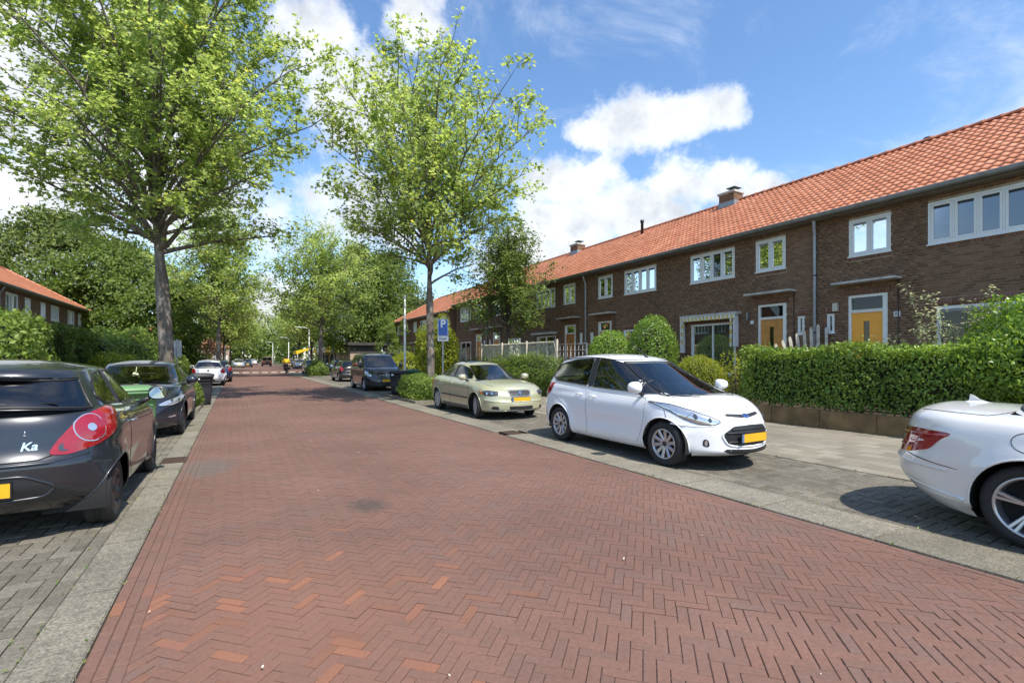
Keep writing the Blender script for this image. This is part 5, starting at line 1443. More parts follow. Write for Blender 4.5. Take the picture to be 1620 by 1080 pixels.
class Car:
    def __init__(s, name, label, loc, rotz, S, paint, group="cars parked along the kerb", detail=1.0):
        s.S = S; s.paint = paint; s.t = thing(name, label, "car", loc, rotz, group)
        s.wb = S['wb']; s.Rw = S['Rw']; s.yF = S['yF']; s.yR = S['yR']; s.W = S['W'] / 2
        s.z0 = S.get('z0', curve([(s.yR, 0.30), (s.yR + 0.5, 0.22), (0, 0.19), (s.yF - 0.5, 0.20), (s.yF, 0.22)]))
        s.zs = curve(S['shoulder']); s.fF = curve(S['nose']); s.fR = curve(S['tail'])
        s.wv = curve(S['side']); s.wy = curve(S['taper'])
        s.aF, s.aR = S['aF'], S['aR']; s.nF, s.nR = S.get('nF', 2.6), S.get('nR', 2.8)
        s.crown = S.get('crown', 0.05)
        C = S['cabin']; s.C = C
        s.zr = curve(C['roof']); s.cr = C.get('crown', 0.06)
        s.arch = S.get('arch', s.Rw + 0.055)
        s.det = detail
        s.crease = S.get('crease', [])
    # ---- lower body surface: a in [0,3] (front arc, side, rear arc), z -> v
    def body(s, a, v, sgn=1):
        y1 = s.yF - s.fF(v); y0 = s.yR + s.fR(v)
        if a <= 1:
            ph = a * PI / 2; y = y1 - s.aF + s.aF * max(0, math.cos(ph)) ** (2 / s.nF); k = max(0, math.sin(ph)) ** (2 / s.nF)
        elif a <= 2:
            y = (y1 - s.aF) + ((y0 + s.aR) - (y1 - s.aF)) * (a - 1); k = 1.0
        else:
            ph = (a - 2) * PI / 2; y = y0 + s.aR - s.aR * max(0, math.sin(ph)) ** (2 / s.nR); k = max(0, math.cos(ph)) ** (2 / s.nR)
        zb = s.z0(y); z = zb + (s.zs(y) - zb) * v
        x = s.W * s.wv(v) * s.wy(y) * k
        if k > 0.7:
            for (yy, zz, dx, ry, rz) in s.crease: x += dx * math.exp(-((y - yy) / ry) ** 2 - ((z - zz) / rz) ** 2)
            for yy in (s.wb / 2, -s.wb / 2):
                r = math.hypot(y - yy, z - s.Rw)
                if r > s.arch - 0.05: x += s.S.get('flare', 0.018) * math.exp(-((r - s.arch) / 0.07) ** 2)
        return Vector((sgn * x, y, z))
    def v_of(s, a, z):
        lo, hi = 0.0, 1.0
        for _ in range(13):
            m = (lo + hi) / 2
            if s.body(a, m).z < z: lo = m
            else: hi = m
        return (lo + hi) / 2
    def a_of(s, y, v=0.6):
        y1 = s.yF - s.fF(v) - s.aF; y0 = s.yR + s.fR(v) + s.aR
        if y > y1: return math.acos(max(0, min(1, ((y - y1) / s.aF))) ** (s.nF / 2)) / (PI / 2)
        if y < y0: return 2 + math.asin(max(0, min(1, ((y0 - y) / s.aR))) ** (s.nR / 2)) / (PI / 2)
        return 1 + (y1 - y) / (y1 - y0)
    def bp(s, a, z, sgn=1, off=0.0):
        """point on the body at ring position a and height z, lifted by off"""
        v = s.v_of(a, z); p = s.body(a, v, sgn)
        if off:
            e = 0.01; n = (s.body(min(3, a + e), v, sgn) - s.body(max(0, a - e), v, sgn)).cross(s.body(a, min(1, v + e), sgn) - s.body(a, max(0, v - e), sgn))
            if n.length < 1e-9: n = Vector((0, p.y, 0))
            n.normalize()
            c = Vector((p.x, p.y * 0.6, 0)); n = n if n.dot(c) >= 0 else -n
            p = p + n * off
        return p
    def sp(s, y, z, sgn=1, off=0.0):
        v = 0.6
        for _ in range(2): a = s.a_of(y, v); v = s.v_of(a, z)
        return s.bp(a, z, sgn, off)
    # ---- cabin surface: a as above, u from belt (0) to roof edge (1)
    def cab(s, a, u, sgn=1):
        C = s.C; bow = 4 * u * (1 - u)
        y1 = C['yf0'] + (C['yf1'] - C['yf0']) * u + C.get('bowf', 0.0) * bow
        y0 = C['yr0'] + (C['yr1'] - C['yr0']) * u - C.get('bowr', 0.0) * bow
        aF = C.get('aF0', 0.5) + (C.get('aF1', 0.25) - C.get('aF0', 0.5)) * u; aR = C.get('aR0', 0.35) + (C.get('aR1', 0.25) - C.get('aR0', 0.35)) * u
        n = C.get('n', 2.6)
        if a <= 1:
            ph = a * PI / 2; y = y1 - aF + aF * max(0, math.cos(ph)) ** (2 / n); k = max(0, math.sin(ph)) ** (2 / n)
        elif a <= 2:
            y = (y1 - aF) + ((y0 + aR) - (y1 - aF)) * (a - 1); k = 1.0
        else:
            ph = (a - 2) * PI / 2; y = y0 + aR - aR * max(0, math.sin(ph)) ** (2 / n); k = max(0, math.cos(ph)) ** (2 / n)
        w = (C['w0'] + (C['w1'] - C['w0']) * u + C.get('bows', 0.015) * bow) / 2
        w *= C['taper'](y) if 'taper' in C else s.wy(y)
        zb = s.zs(y) + C.get('lift', -0.03) + (s.crown * (1 - k * k) if (a < 1 or a > 2) else 0)
        ze = s.zr(y) - s.cr * (k * k)
        z = zb + (ze - zb) * u
        return Vector((sgn * w * k, y, z))
    def cp(s, a, u, sgn=1, off=0.0):
        p = s.cab(a, u, sgn)
        if off:
            e = 0.01; n = (s.cab(min(3, a + e), u, sgn) - s.cab(max(0, a - e), u, sgn)).cross(s.cab(a, min(1, u + e), sgn) - s.cab(a, max(0, u - e), sgn))
            if n.length > 1e-9:
                n.normalize(); c = Vector((p.x, (p.y - 0.0) * 0.5, 0.35)); n = n if n.dot(c) >= 0 else -n; p = p + n * off
        return p
    def ca_of(s, y, u):
        lo, hi = 0.0, 3.0
        for _ in range(13):
            m = (lo + hi) / 2
            if s.cab(m, u).y > y: lo = m
            else: hi = m
        return (lo + hi) / 2
    def cyz(s, y, z, sgn=1, off=0.0):
        """point on the cabin side at (y, z)"""
        lo, hi = 0.0, 1.0
        for _ in range(11):
            u = (lo + hi) / 2; a = s.ca_of(y, u)
            if s.cab(a, u).z < z: lo = u
            else: hi = u
        return s.cp(s.ca_of(y, u), u, sgn, off)
    # ---- meshes
    def shell(s):
        S = s.S; nA, nS, nV = int(22 * s.det), int(84 * s.det), int(26 * s.det)
        av = [i / nA for i in range(nA)] + [1 + i / nS for i in range(nS)] + [2 + i / nA for i in range(nA + 1)]
        vv = [(i / (nV - 1)) for i in range(nV)]; vv = [v - 0.06 * math.sin(2 * PI * v) for v in vv]
        grid = [[s.body(a, v) for v in vv] for a in av]
        verts = []; faces = []; na, nv = len(av), len(vv)
        pos = np.array([[tuple(p) for p in r] for r in grid])
        # wheel arches
        keep = np.ones((na - 1, nv - 1), bool)
        for yy in (s.wb / 2, -s.wb / 2):
            ctr = (pos[:-1, :-1] + pos[1:, :-1] + pos[1:, 1:] + pos[:-1, 1:]) / 4
            keep &= ~((np.hypot(ctr[..., 1] - yy, ctr[..., 2] - s.Rw) < s.arch) & (ctr[..., 0] > s.W * 0.55))
        cnt = np.zeros((na, nv), int); tot = np.zeros((na, nv), int)
        for di in (0, 1):
            for dj in (0, 1): cnt[di:na - 1 + di, dj:nv - 1 + dj] += keep; tot[di:na - 1 + di, dj:nv - 1 + dj] += 1
        edge = (cnt > 0) & (cnt < tot)
        for yy in (s.wb / 2, -s.wb / 2):
            dy = pos[..., 1] - yy; dz = pos[..., 2] - s.Rw; r = np.hypot(dy, dz)
            k = edge & (r < s.arch * 1.4) & (pos[..., 2] > s.Rw - s.arch * 0.98)
            sc = np.where(k & (r > 1e-6), s.arch / np.maximum(r, 1e-6), 1.0)
            pos[..., 1] = yy + dy * sc; pos[..., 2] = s.Rw + dz * sc
        mb = MB()
        def emit(P, K, cols):
            for sg in (1, -1):
                vs = [(sg * p[0], p[1], p[2]) for row in P for p in row]; n2 = len(P[0])
                fs = []
                for i in range(len(P) - 1):
                    for j in range(n2 - 1):
                        if K is None or K[i][j]:
                            q = [i * n2 + j, (i + 1) * n2 + j, (i + 1) * n2 + j + 1, i * n2 + j + 1]
                            fs.append(q if sg > 0 else q[::-1])
                mb.add(vs, fs, True)
        emit(pos.tolist(), keep, None)
        # bonnet, boot and belt deck (open where the cabin stands)
        nc = 9; deck = []
        top = pos[:, -1]
        for i in range(na):
            x, y, z = top[i]; row = []
            for j in range(nc + 1):
                f = 1 - j / nc; row.append((x * f, y, z + s.crown * (1 - f * f) * min(1.0, x / (s.W * 0.7))))
            deck.append(row)
        C = s.C; kd = [[True] * nc for _ in range(na - 1)]
        for i in range(na - 1):
            for j in range(nc):
                yy = (deck[i][j][1] + deck[i + 1][j][1]) / 2; xx = (deck[i][j][0] + deck[i][j + 1][0]) / 2
                if C['yr0'] + 0.10 < yy < C['yf0'] - 0.12 - 0.6 * C.get('aF0', 0.5) * (xx / s.W) ** 2 and xx < C['w0'] / 2 - 0.10: kd[i][j] = False
        emit(deck, kd, None)
        # floor
        mb2 = MB()
        bot = pos[:, 0]
        mb2.add([(sg * b[0] * 0.985, b[1], b[2] + 0.002) for b in bot for sg in (1, -1)], [[2 * i, 2 * i + 1, 2 * i + 3, 2 * i + 2] for i in range(na - 1)])
        me = mb
        bm_ = s._mk("body", me, s.paint, merge=True)
        s._mk("underbody", mb2, M_UNDER)
        # cabin
        nU = int(22 * s.det); nA2 = int(16 * s.det); nS2 = int(96 * s.det)
        av = [i / nA2 for i in range(nA2)] + [1 + i / nS2 for i in range(nS2)] + [2 + i / nA2 for i in range(nA2 + 1)]
        us = [i / nU for i in range(nU + 1)]
        P = [[s.cab(a, u) for u in us] for a in av]
        ed = [0.0, 0.5, 0.85, 1.0]
        holes = s.side_windows()
        K = [[True] * nU for _ in range(len(av) - 1)]
        ws = C.get('ws', (0.86, 0.05, 0.93)); rw = C.get('rw', (2.2, 0.12, 0.88))
        s.ws, s.rw = ws, rw
        for i in range(len(av) - 1):
            for j in range(nU):
                am = (av[i] + av[i + 1]) / 2; um = (us[j] + us[j + 1]) / 2; c = (P[i][j] + P[i + 1][j + 1]) / 2
                if am < ws[0] and ws[1] < um < ws[2]: K[i][j] = False
                if rw and am > rw[0] and rw[1] < um < rw[2]: K[i][j] = False
                if any(inpoly(c.y, c.z, h) for h in holes): K[i][j] = False
        mb = MB()
        def emit2(P, K):
            for sg in (1, -1):
                vs = [(sg * p[0], p[1], p[2]) for row in P for p in row]; n2 = len(P[0]); fs = []
                for i in range(len(P) - 1):
                    for j in range(n2 - 1):
                        if K is None or K[i][j]:
                            q = [i * n2 + j, (i + 1) * n2 + j, (i + 1) * n2 + j + 1, i * n2 + j + 1]; fs.append(q if sg > 0 else q[::-1])
                mb.add(vs, fs, True)
        emit2(P, K)
        nc = 8; roof = []
        for i in range(len(av)):
            p = P[i][-1]; row = []
            zt = s.zr(p.y); kx = min(1, p.x / max(1e-6, (C['w1'] / 2)))
            for j in range(nc + 1):
                f = 1 - j / nc; ze = p.z; row.append((p.x * f, p.y, ze + (s.cr * kx * kx) * (1 - f ** 2.2)))
            roof.append(row)
        emit2(roof, None)
        s._mk("cabin", mb, s.paint if not S.get('black_pillars') else s.paint, merge=True)
        s.roofrow = roof
    def _mk(s, name, mb, mat, parent=None, merge=False, fix=True):
        me = bpy.data.meshes.new(name); me.from_pydata([tuple(v) for v in mb.v], [], mb.f); me.polygons.foreach_set('use_smooth', mb.sm)
        bm = bmesh.new(); bm.from_mesh(me)
        if merge: bmesh.ops.remove_doubles(bm, verts=bm.verts, dist=0.0006)
        bmesh.ops.dissolve_degenerate(bm, edges=bm.edges, dist=1e-6)
        if fix and not merge: bmesh.ops.recalc_face_normals(bm, faces=bm.faces)
        bm.to_mesh(me); bm.free(); me.update()
        if mat: me.materials.append(mat)
        return link_mesh(name, me, parent or s.t)
    def side_windows(s): return [w['poly'] for w in s.S.get('windows', [])]
    def patch(s, name, pts, f, mat, parent=None, thick=0.0, ctr=None, rings=5, n=44, rim=0.0, dome=0.0, mirror=True, sides=(1, -1), sharp=True):
        """a panel on the surface: pts = outline in surface coordinates, f(q0, q1, sgn, off) -> point"""
        out = []
        pts = resample(pts, n, sharp); c = ctr or (sum(p[0] for p in pts) / n, sum(p[1] for p in pts) / n)
        for sg in sides:
            m = MB(); vs = []; fs = []
            for r in range(1, rings + 1):
                k = r / rings; h = thick + dome * (1 - k * k)
                for p in pts: vs.append(f(c[0] + (p[0] - c[0]) * k, c[1] + (p[1] - c[1]) * k, sg, h))
            vs.append(f(c[0], c[1], sg, thick + dome)); ci = len(vs) - 1
            for i in range(n): fs.append([ci, i, (i + 1) % n])
            for r in range(rings - 1):
                for i in range(n): fs.append([r * n + i, r * n + (i + 1) % n, (r + 1) * n + (i + 1) % n, (r + 1) * n + i])
            b = len(vs)
            for p in pts: vs.append(f(p[0], p[1], sg, -0.004))
            b2 = len(vs); vs += vs[(rings - 1) * n:rings * n]
            for i in range(n): fs.append([b2 + i, b2 + (i + 1) % n, b + (i + 1) % n, b + i])
            m.add(vs, fs, True)
            m.sm[-n:] = [False] * n
            out.append(s._mk(name, m, mat, parent if not isinstance(parent, (list, tuple)) else parent[0 if sg > 0 else 1]))
        return out
    def ribbon(s, name, pts, f, mat, w=0.006, off=0.003, closed=False, parent=None, sides=(1, -1), n=60, flat=0.5, smooth_pts=False):
        """a raised strip along a line on the surface"""
        P = resample(pts, n, True, closed); out = []
        for sg in sides:
            q = [f(p[0], p[1], sg, off) for p in P]
            if closed: q.append(q[0])
            m = MB(); m.tube(q, w, 6, cap=not closed); out.append(s._mk(name, m, mat, parent if not isinstance(parent, (list, tuple)) else parent[0 if sg > 0 else 1]))
        return out
    def wheels(s, style='multi', mat=None, spokes=10, rim=None, steer=0.0):
        S = s.S; Rr = rim or s.Rw * 0.655; wt = S.get('tw', 0.20)
        for yy in (s.wb / 2, -s.wb / 2):
            for sg in (1, -1):
                xo = s.W * S.get('wx', 0.975)
                w = bpy.data.objects.new("wheel", None); COL.objects.link(w); w.parent = s.t; w.location = (sg * xo, yy, s.Rw)
                w.rotation_euler = (0, 0, (0 if sg > 0 else PI) + (steer if yy > 0 else 0))
                # built facing +x, outer face at x = 0
                R_, r_ = s.Rw, Rr
                m = MB(); m.lathe([(r_, -0.012), (r_ + 0.012, 0.0), ((r_ + R_) / 2, 0.004), (R_ - 0.025, -0.004), (R_ - 0.006, -0.02), (R_, -0.04), (R_, -0.075), (R_ - 0.008, -0.08), (R_ - 0.008, -0.092), (R_, -0.097), (R_, -wt + 0.097), (R_ - 0.008, -wt + 0.092), (R_ - 0.008, -wt + 0.08), (R_, -wt + 0.075), (R_, -wt + 0.03), (R_ - 0.03, -wt), (r_, -wt + 0.01)], 48, 'x')
                s._mk("tyre", m, M_TYRE, w)
                m = MB(); m.lathe([(r_ + 0.004, -0.010), (r_ + 0.002, -0.002), (r_ - 0.012, -0.002), (r_ - 0.022, -0.02), (r_ - 0.03, -0.10), (r_ - 0.03, -wt + 0.02)], 48, 'x')
                rimo = s._mk("rim", m, mat or M_ALLOY, w)
                m = MB(); m.lathe([(0.0, -0.095), (r_ * 0.62, -0.095), (r_ * 0.62, -0.10), (r_ - 0.03, -0.10)], 32, 'x'); s._mk("brake", m, M_UNDER, w)
                m = MB()
                if style == 'multi':
                    for k in range(spokes):
                        a = 2 * PI * k / spokes + 0.2; wd0, wd1 = 0.022, 0.026
                        m_spoke(m, a, 0.035, r_ - 0.006, wd0 * R_ / 0.31, wd1 * R_ / 0.31, -0.038, -0.012, 0.03)
                elif style == 'twin':
                    for k in range(spokes):
                        for d in (-0.10, 0.10):
                            a = 2 * PI * k / spokes + 0.35; m_spoke(m, a + d * 0.8, 0.06, r_ - 0.006, 0.013, 0.016, -0.05, -0.014, 0.03, tilt=d * 0.3)
                elif style == 'five':
                    for k in range(spokes): m_spoke(m, 2 * PI * k / spokes + 0.3, 0.03, r_ - 0.006, 0.05, 0.045, -0.045, -0.014, 0.03)
                elif style == 'cover':
                    m.lathe([(r_ - 0.004, -0.006), (r_ * 0.8, 0.006), (r_ * 0.45, -0.006), (0.0, -0.002)], 40, 'x')
                if style == 'cover':
                    s._mk("wheel_cover", m, mat or M_STEELW, w)
                    for k in range(9):
                        a = 2 * PI * k / 9; m = MB(); M_ = Matrix.Translation(Vector((0.0025, math.cos(a) * r_ * 0.72, math.sin(a) * r_ * 0.72)))
                        m.lathe([(0.0, 0.004), (r_ * 0.075, 0.004), (r_ * 0.075, -0.01)], 10, 'x', M_); s._mk("vent_slot", m, M_GAP, w)
                else: s._mk("spokes", m, mat or M_ALLOY, w)
                m = MB(); m.lathe([(0.0, -0.016), (0.03, -0.018), (0.035, -0.028), (0.05, -0.045)], 20, 'x'); s._mk("hub_cap", m, M_TRIM if style != 'cover' else (mat or M_STEELW), w)
            # wells and the dark inside of the arch
            for sg in (1, -1):
                m = MB(); n = 20; vs = []
                for k in range(n + 1):
                    a = -0.25 + (PI + 0.5) * k / n
                    for xx in (s.W * 0.45, s.W * 0.955): vs.append((sg * xx, yy + math.cos(a) * (s.arch + 0.004), s.Rw + math.sin(a) * (s.arch + 0.004)))
                fs = [[2 * k, 2 * k + 1, 2 * k + 3, 2 * k + 2] for k in range(n)]
                m.add(vs, fs, True); b = [2 * k for k in range(n + 1)]; m.add(vs, [b])
                s._mk("wheel_well", m, M_UNDER, fix=False)
            for sg in (1, -1):
                m = MB(); pts = []
                for k in range(25):
                    a = -0.22 + (PI + 0.44) * k / 24; y = yy + math.cos(a) * s.arch; z = s.Rw + math.sin(a) * s.arch
                    if z > s.z0(y) + 0.005: pts.append(s.sp(y, z, sg, 0.001))
                m.tube(pts, 0.009, 6); s._mk("arch_lip", m, s.S.get('lip', s.paint))
    def windows_side(s):
        for w in s.S.get('windows', []):
            f = lambda y, z, sg, off: s.cyz(y, z, sg, off)
            g = s.patch("side_window", w['poly'], f, w.get('mat', M_CARGLASS), thick=0.002, rings=3, n=36, ctr=w.get('ctr'))
            s.ribbon("window_seal", w['poly'], f, w.get('seal', M_TRIM), w=w.get('sw', 0.0105), off=0.0, closed=True, n=56, parent=g)
    def arc_window(s, name, rng, mat, seal=True, front=True):
        """windscreen or rear window following the cabin's own surface"""
        a1, u0, u1 = rng; m = MB(); n = 15; k = 9; vs = []
        for i in range(-n, n + 1):
            q = abs(i) / n
            a = a1 * q if front else 3 - (3 - a1) * q
            for j in range(k + 1): vs.append(s.cp(a, u0 + (u1 - u0) * j / k, 1 if i >= 0 else -1, 0.003))
        fs = [[i * (k + 1) + j, (i + 1) * (k + 1) + j, (i + 1) * (k + 1) + j + 1, i * (k + 1) + j + 1] for i in range(2 * n) for j in range(k)]
        m.add(vs, fs, True); g = s._mk(name, m, mat)
        if seal:
            pts = [vs[i * (k + 1)] for i in range(2 * n + 1)] + [vs[2 * n * (k + 1) + j] for j in range(1, k + 1)] + [vs[i * (k + 1) + k] for i in range(2 * n - 1, -1, -1)] + [vs[j] for j in range(k - 1, -1, -1)]
            m = MB(); m.tube(pts, 0.011, 6, cap=False); s._mk("window_seal", m, M_TRIM, g)
        return g
    def interior(s, steer_side=1, n_front=2):
        C = s.C; zb = 0.32; W = C['w0'] / 2 - 0.12
        yf, yr = C['yf0'] - 0.35, C['yr0'] + 0.18
        m = MB(); m.box(-W, W, yr, yf, zb, zb + 0.03); 
        s._mk("cabin_floor", m, M_UNDER)
        zs = s.zs(yf) - 0.04
        m = MB(); m.bbox(-W, W, yf - 0.22, yf + 0.06, zs - 0.42, zs, 0.05); s._mk("dashboard", m, M_SEAT)
        sy = C.get('seat_y', (yf + yr) / 2 + 0.12); hr = s.zr(sy) - 0.27
        for x in (-0.36, 0.36):
            m = MB(); m.bbox(x - 0.23, x + 0.23, sy - 0.1, sy + 0.42, zb, zb + 0.24, 0.06); 
            m.bbox(x - 0.22, x + 0.22, sy - 0.26, sy - 0.10, zb + 0.12, hr - 0.10, 0.06); m.bbox(x - 0.12, x + 0.12, sy - 0.27, sy - 0.17, hr - 0.07, hr + 0.12, 0.04); s._mk("seat", m, M_SEAT)
        by = max(yr + 0.15, sy - 0.95); m = MB(); m.bbox(-W + 0.08, W - 0.08, by, by + 0.16, zb, min(hr - 0.12, s.zr(by) - 0.42), 0.05)
        for x in (-0.36, 0.36): m.bbox(x - 0.12, x + 0.12, by, by + 0.08, hr - 0.16, min(hr + 0.02, s.zr(by) - 0.22), 0.03)
        s._mk("rear_seat", m, M_SEAT)
        m = MB(); M_ = Matrix.Translation(Vector((0.36 * steer_side, yf - 0.36, zs - 0.06))) @ Matrix.Rotation(R(-65), 4, 'X')
        prof = [(0.175 + 0.014 * math.cos(t), 0.014 * math.sin(t)) for t in [k * PI / 4 for k in range(8)]]
        m.lathe(prof, 22, 'z', M_, close=True); s._mk("steering_wheel", m, M_SEAT)
        m = MB(); m.bbox(-0.11, 0.11, C['yf1'] + 0.05, C['yf1'] + 0.08, s.zr(C['yf1']) - 0.16, s.zr(C['yf1']) - 0.10, 0.012); s._mk("rear_view_mirror", m, M_TRIM)
    def plate(s, front=True, z=0.45, w=0.52, h=0.11, off=0.012, lean=0.0, band=True):
        a = 0.0 if front else 3.0
        p = s.bp(a, z, 1, off); sy = 1 if front else -1
        m = MB(); m.bbox(-w / 2 - 0.008, w / 2 + 0.008, p.y - 0.02 * sy if sy > 0 else p.y, p.y if sy > 0 else p.y + 0.02, z - h / 2 - 0.008, z + h / 2 + 0.008, 0.004); b = s._mk("number_plate", m, M_TRIM)
        y0 = p.y + 0.001 * sy; x0 = -w / 2 + (0.045 if band else 0); 
        fx = -1 if front else 1   # the band sits on the reader's left
        m = MB(); q = [(fx * x0, y0, z - h / 2), (fx * w / 2, y0, z - h / 2), (fx * w / 2, y0, z + h / 2), (fx * x0, y0, z + h / 2)]; m.add(q, [[0, 1, 2, 3]]); s._mk("plate_face", m, M_PLATE, b)
        if band:
            m = MB(); q = [(-fx * w / 2, y0, z - h / 2), (fx * x0, y0, z - h / 2), (fx * x0, y0, z + h / 2), (-fx * w / 2, y0, z + h / 2)]; m.add(q, [[0, 1, 2, 3]]); s._mk("plate_band", m, M_PLATEB, b)
    def mirror(s, y, z, size=(0.11, 0.12, 0.085), stalk=True, mat=None, glass=True, out=0.16):
        for sg in (1, -1):
            b = s.sp(y, min(z, s.zs(y) - 0.02), sg)
            cx = b.x + sg * out; c = Vector((cx, y, z))
            bm = bmesh.new(); bmesh.ops.create_uvsphere(bm, u_segments=20, v_segments=12, radius=1.0)
            for v in bm.verts:
                x, yy, zz = v.co
                e = 2.6
                f = lambda t: math.copysign(abs(t) ** (2 / e), t)
                yb = yy if yy > 0 else max(yy, -0.35)
                v.co = c + Vector((f(x) * size[0], yb * size[1], f(zz) * size[2] * (1 - 0.15 * (sg * x))))
            m = MB(); m.bm(bm, smooth=True); mo = s._mk("wing_mirror", m, mat or s.paint)
            m = MB(); m.tube([b + Vector((-sg * 0.03, 0, 0)), c + Vector((-sg * size[0] * 0.6, 0, -size[2] * 0.5))], [0.035, 0.022], 8); s._mk("mirror_arm", m, M_TRIM, mo)
            if glass:
                m = MB(); n = 24
                m.add([c + Vector((math.copysign(abs(math.cos(t)) ** 0.77, math.cos(t)) * size[0] * 0.84, -0.36 * size[1], math.copysign(abs(math.sin(t)) ** 0.77, math.sin(t)) * size[2] * 0.80)) for t in [2 * PI * k / n for k in range(n)]], [list(range(n))]); s._mk("mirror_glass", m, M_MIRG, mo)
    def handle(s, y, z, l=0.17, mat=None, parents=None):
        for i, sg in enumerate((1, -1)):
            m = MB(); pts = [s.sp(y + l * (k / 6 - 0.5), z, sg, 0.006 + 0.026 * math.sin(PI * k / 6) ** 0.6) for k in range(7)]
            m.tube(pts, [0.008, 0.014, 0.016, 0.016, 0.016, 0.014, 0.008], 8, squash=0.7); s._mk("door_handle", m, mat or s.paint, parents[i] if parents else None)
    def door(s, poly, name="door", ctr=None):
        f = lambda y, z, sg, off: s.sp(y, z, sg, off)
        d = s.patch(name, poly, f, s.paint, thick=0.0028, rings=8, n=72, ctr=ctr)
        s.ribbon("door_gap", poly, f, M_GAP, w=0.0042, off=-0.0015, closed=True, n=80, parent=d)
        return d
    def wiper(s, front=True):
        if front:
            for (a0, u0, a1, u1, sg0, sg1) in ((0.22, 0.02, 0.70, 0.10, 1, 1), (0.30, 0.02, 0.30, 0.09, -1, 1)):
                m = MB(); pts = []
                for k in range(9):
                    t = k / 8; A = (a0 * sg0) * (1 - t) + (a1 * sg1) * t; pts.append(s.cp(abs(A), u0 + (u1 - u0) * t, 1 if A >= 0 else -1, 0.02))
                m.tube(pts, 0.009, 5); s._mk("wiper", m, M_TRIM)
    def seam(s, pts, sides=(1, -1), w=0.004):
        f = lambda a, z, sg, off: s.bp(a, z, sg, off)
        s.ribbon("panel_gap", pts, f, M_GAP, w=w, off=-0.001, sides=sides, n=40)
    def bonnet_gap(s, y0, inset=0.9):
        """shut line where bonnet meets wing, from the cowl to the nose"""
        for sg in (1, -1):
            m = MB(); pts = []
            for k in range(14):
                y = y0 + (s.yF - s.fF(1.0) - s.aF * 0.35 - y0) * k / 13; v = 1.0; a = s.a_of(y, 1.0); p = s.body(a, 1.0, sg); f = inset
                pts.append(Vector((p.x * f, p.y, p.z + s.crown * (1 - f * f) * min(1.0, abs(p.x) / (s.W * 0.7)) + 0.0005)))
            m.tube(pts, 0.004, 5); s._mk("bonnet_gap", m, M_GAP)

def inpoly(x, y, P):
    c = False; n = len(P)
    for i in range(n):
        (x1, y1), (x2, y2) = P[i], P[(i + 1) % n]
        if (y1 > y) != (y2 > y) and x < (x2 - x1) * (y - y1) / (y2 - y1) + x1: c = not c
    return c

def resample(pts, n, sharp=True, closed=True):
    """n points along an outline; corners slightly rounded"""
    P = [Vector((p[0], p[1])) for p in pts]
    if closed:
        Q = []
        for i in range(len(P)):   # cut corners once for rounded outlines
            a, b, c = P[i - 1], P[i], P[(i + 1) % len(P)]
            k1 = min(0.3, 0.03 / max(1e-6, (a - b).length)); k2 = min(0.3, 0.03 / max(1e-6, (c - b).length))
            Q += [b.lerp(a, k1), b.lerp(b.lerp(a, k1).lerp(b.lerp(c, k2), 0.5), 0.6), b.lerp(c, k2)]
        P = Q + [Q[0]]
    L = [0.0]
    for i in range(1, len(P)): L.append(L[-1] + (P[i] - P[i - 1]).length)
    out = []; m = n if closed else n - 1; j = 0
    for k in range(n):
        t = L[-1] * k / m
        while j < len(L) - 2 and L[j + 1] < t: j += 1
        d = L[j + 1] - L[j]; f = (t - L[j]) / d if d > 1e-9 else 0
        q = P[j].lerp(P[j + 1], min(1, f)); out.append((q.x, q.y))
    return out

def m_spoke(m, a, r0, r1, w0, w1, x0, x1, d, tilt=0.0):
    """one spoke, facing +x"""
    c, s_ = math.cos(a), math.sin(a); t = Vector((0, -s_, c)); o = Vector((0, c, s_))
    vs = []
    for (r, w, x, tl) in ((r0, w0, x0, 0), (r1, w1, x1, tilt)):
        ctr = o * r + t * tl * 0.1
        vs += [ctr + t * (-w) + Vector((x, 0, 0)), ctr + t * (-w * 0.55) + Vector((x + 0.010, 0, 0)), ctr + t * (w * 0.55) + Vector((x + 0.010, 0, 0)), ctr + t * w + Vector((x, 0, 0)), ctr + t * w + Vector((x - d, 0, 0)), ctr + t * (-w) + Vector((x - d, 0, 0))]
    m.add(vs, [[i, (i + 1) % 6, 6 + (i + 1) % 6, 6 + i] for i in range(6)] + [[0, 1, 2, 3, 4, 5], [6, 7, 8, 9, 10, 11]])

def front_f(c):
    """(x, z) on the nose -> point"""
    def f(x, z, sg, off):
        v = 0.5
        k = min(1.0, abs(x) / (c.W * c.wy(c.yF - 0.1) * 0.99))
        a = math.asin(min(1, k ** (c.nF / 2))) / (PI / 2)
        return c.bp(a, z, sg * (1 if x >= 0 else -1), off)
    return f
def rear_f(c):
    def f(x, z, sg, off):
        k = min(1.0, abs(x) / (c.W * c.wy(c.yR + 0.1) * 0.99))
        a = 2 + math.acos(min(1, k ** (c.nR / 2))) / (PI / 2)
        return c.bp(a, z, sg * (1 if x >= 0 else -1), off)
    return f
def ring_f(c): return lambda a, z, sg, off: c.bp(a, z, sg, off)
def sym(half):
    """half outline (x >= 0, from top centre to bottom centre) mirrored"""
    return half + [(-x, z) for x, z in reversed(half)]

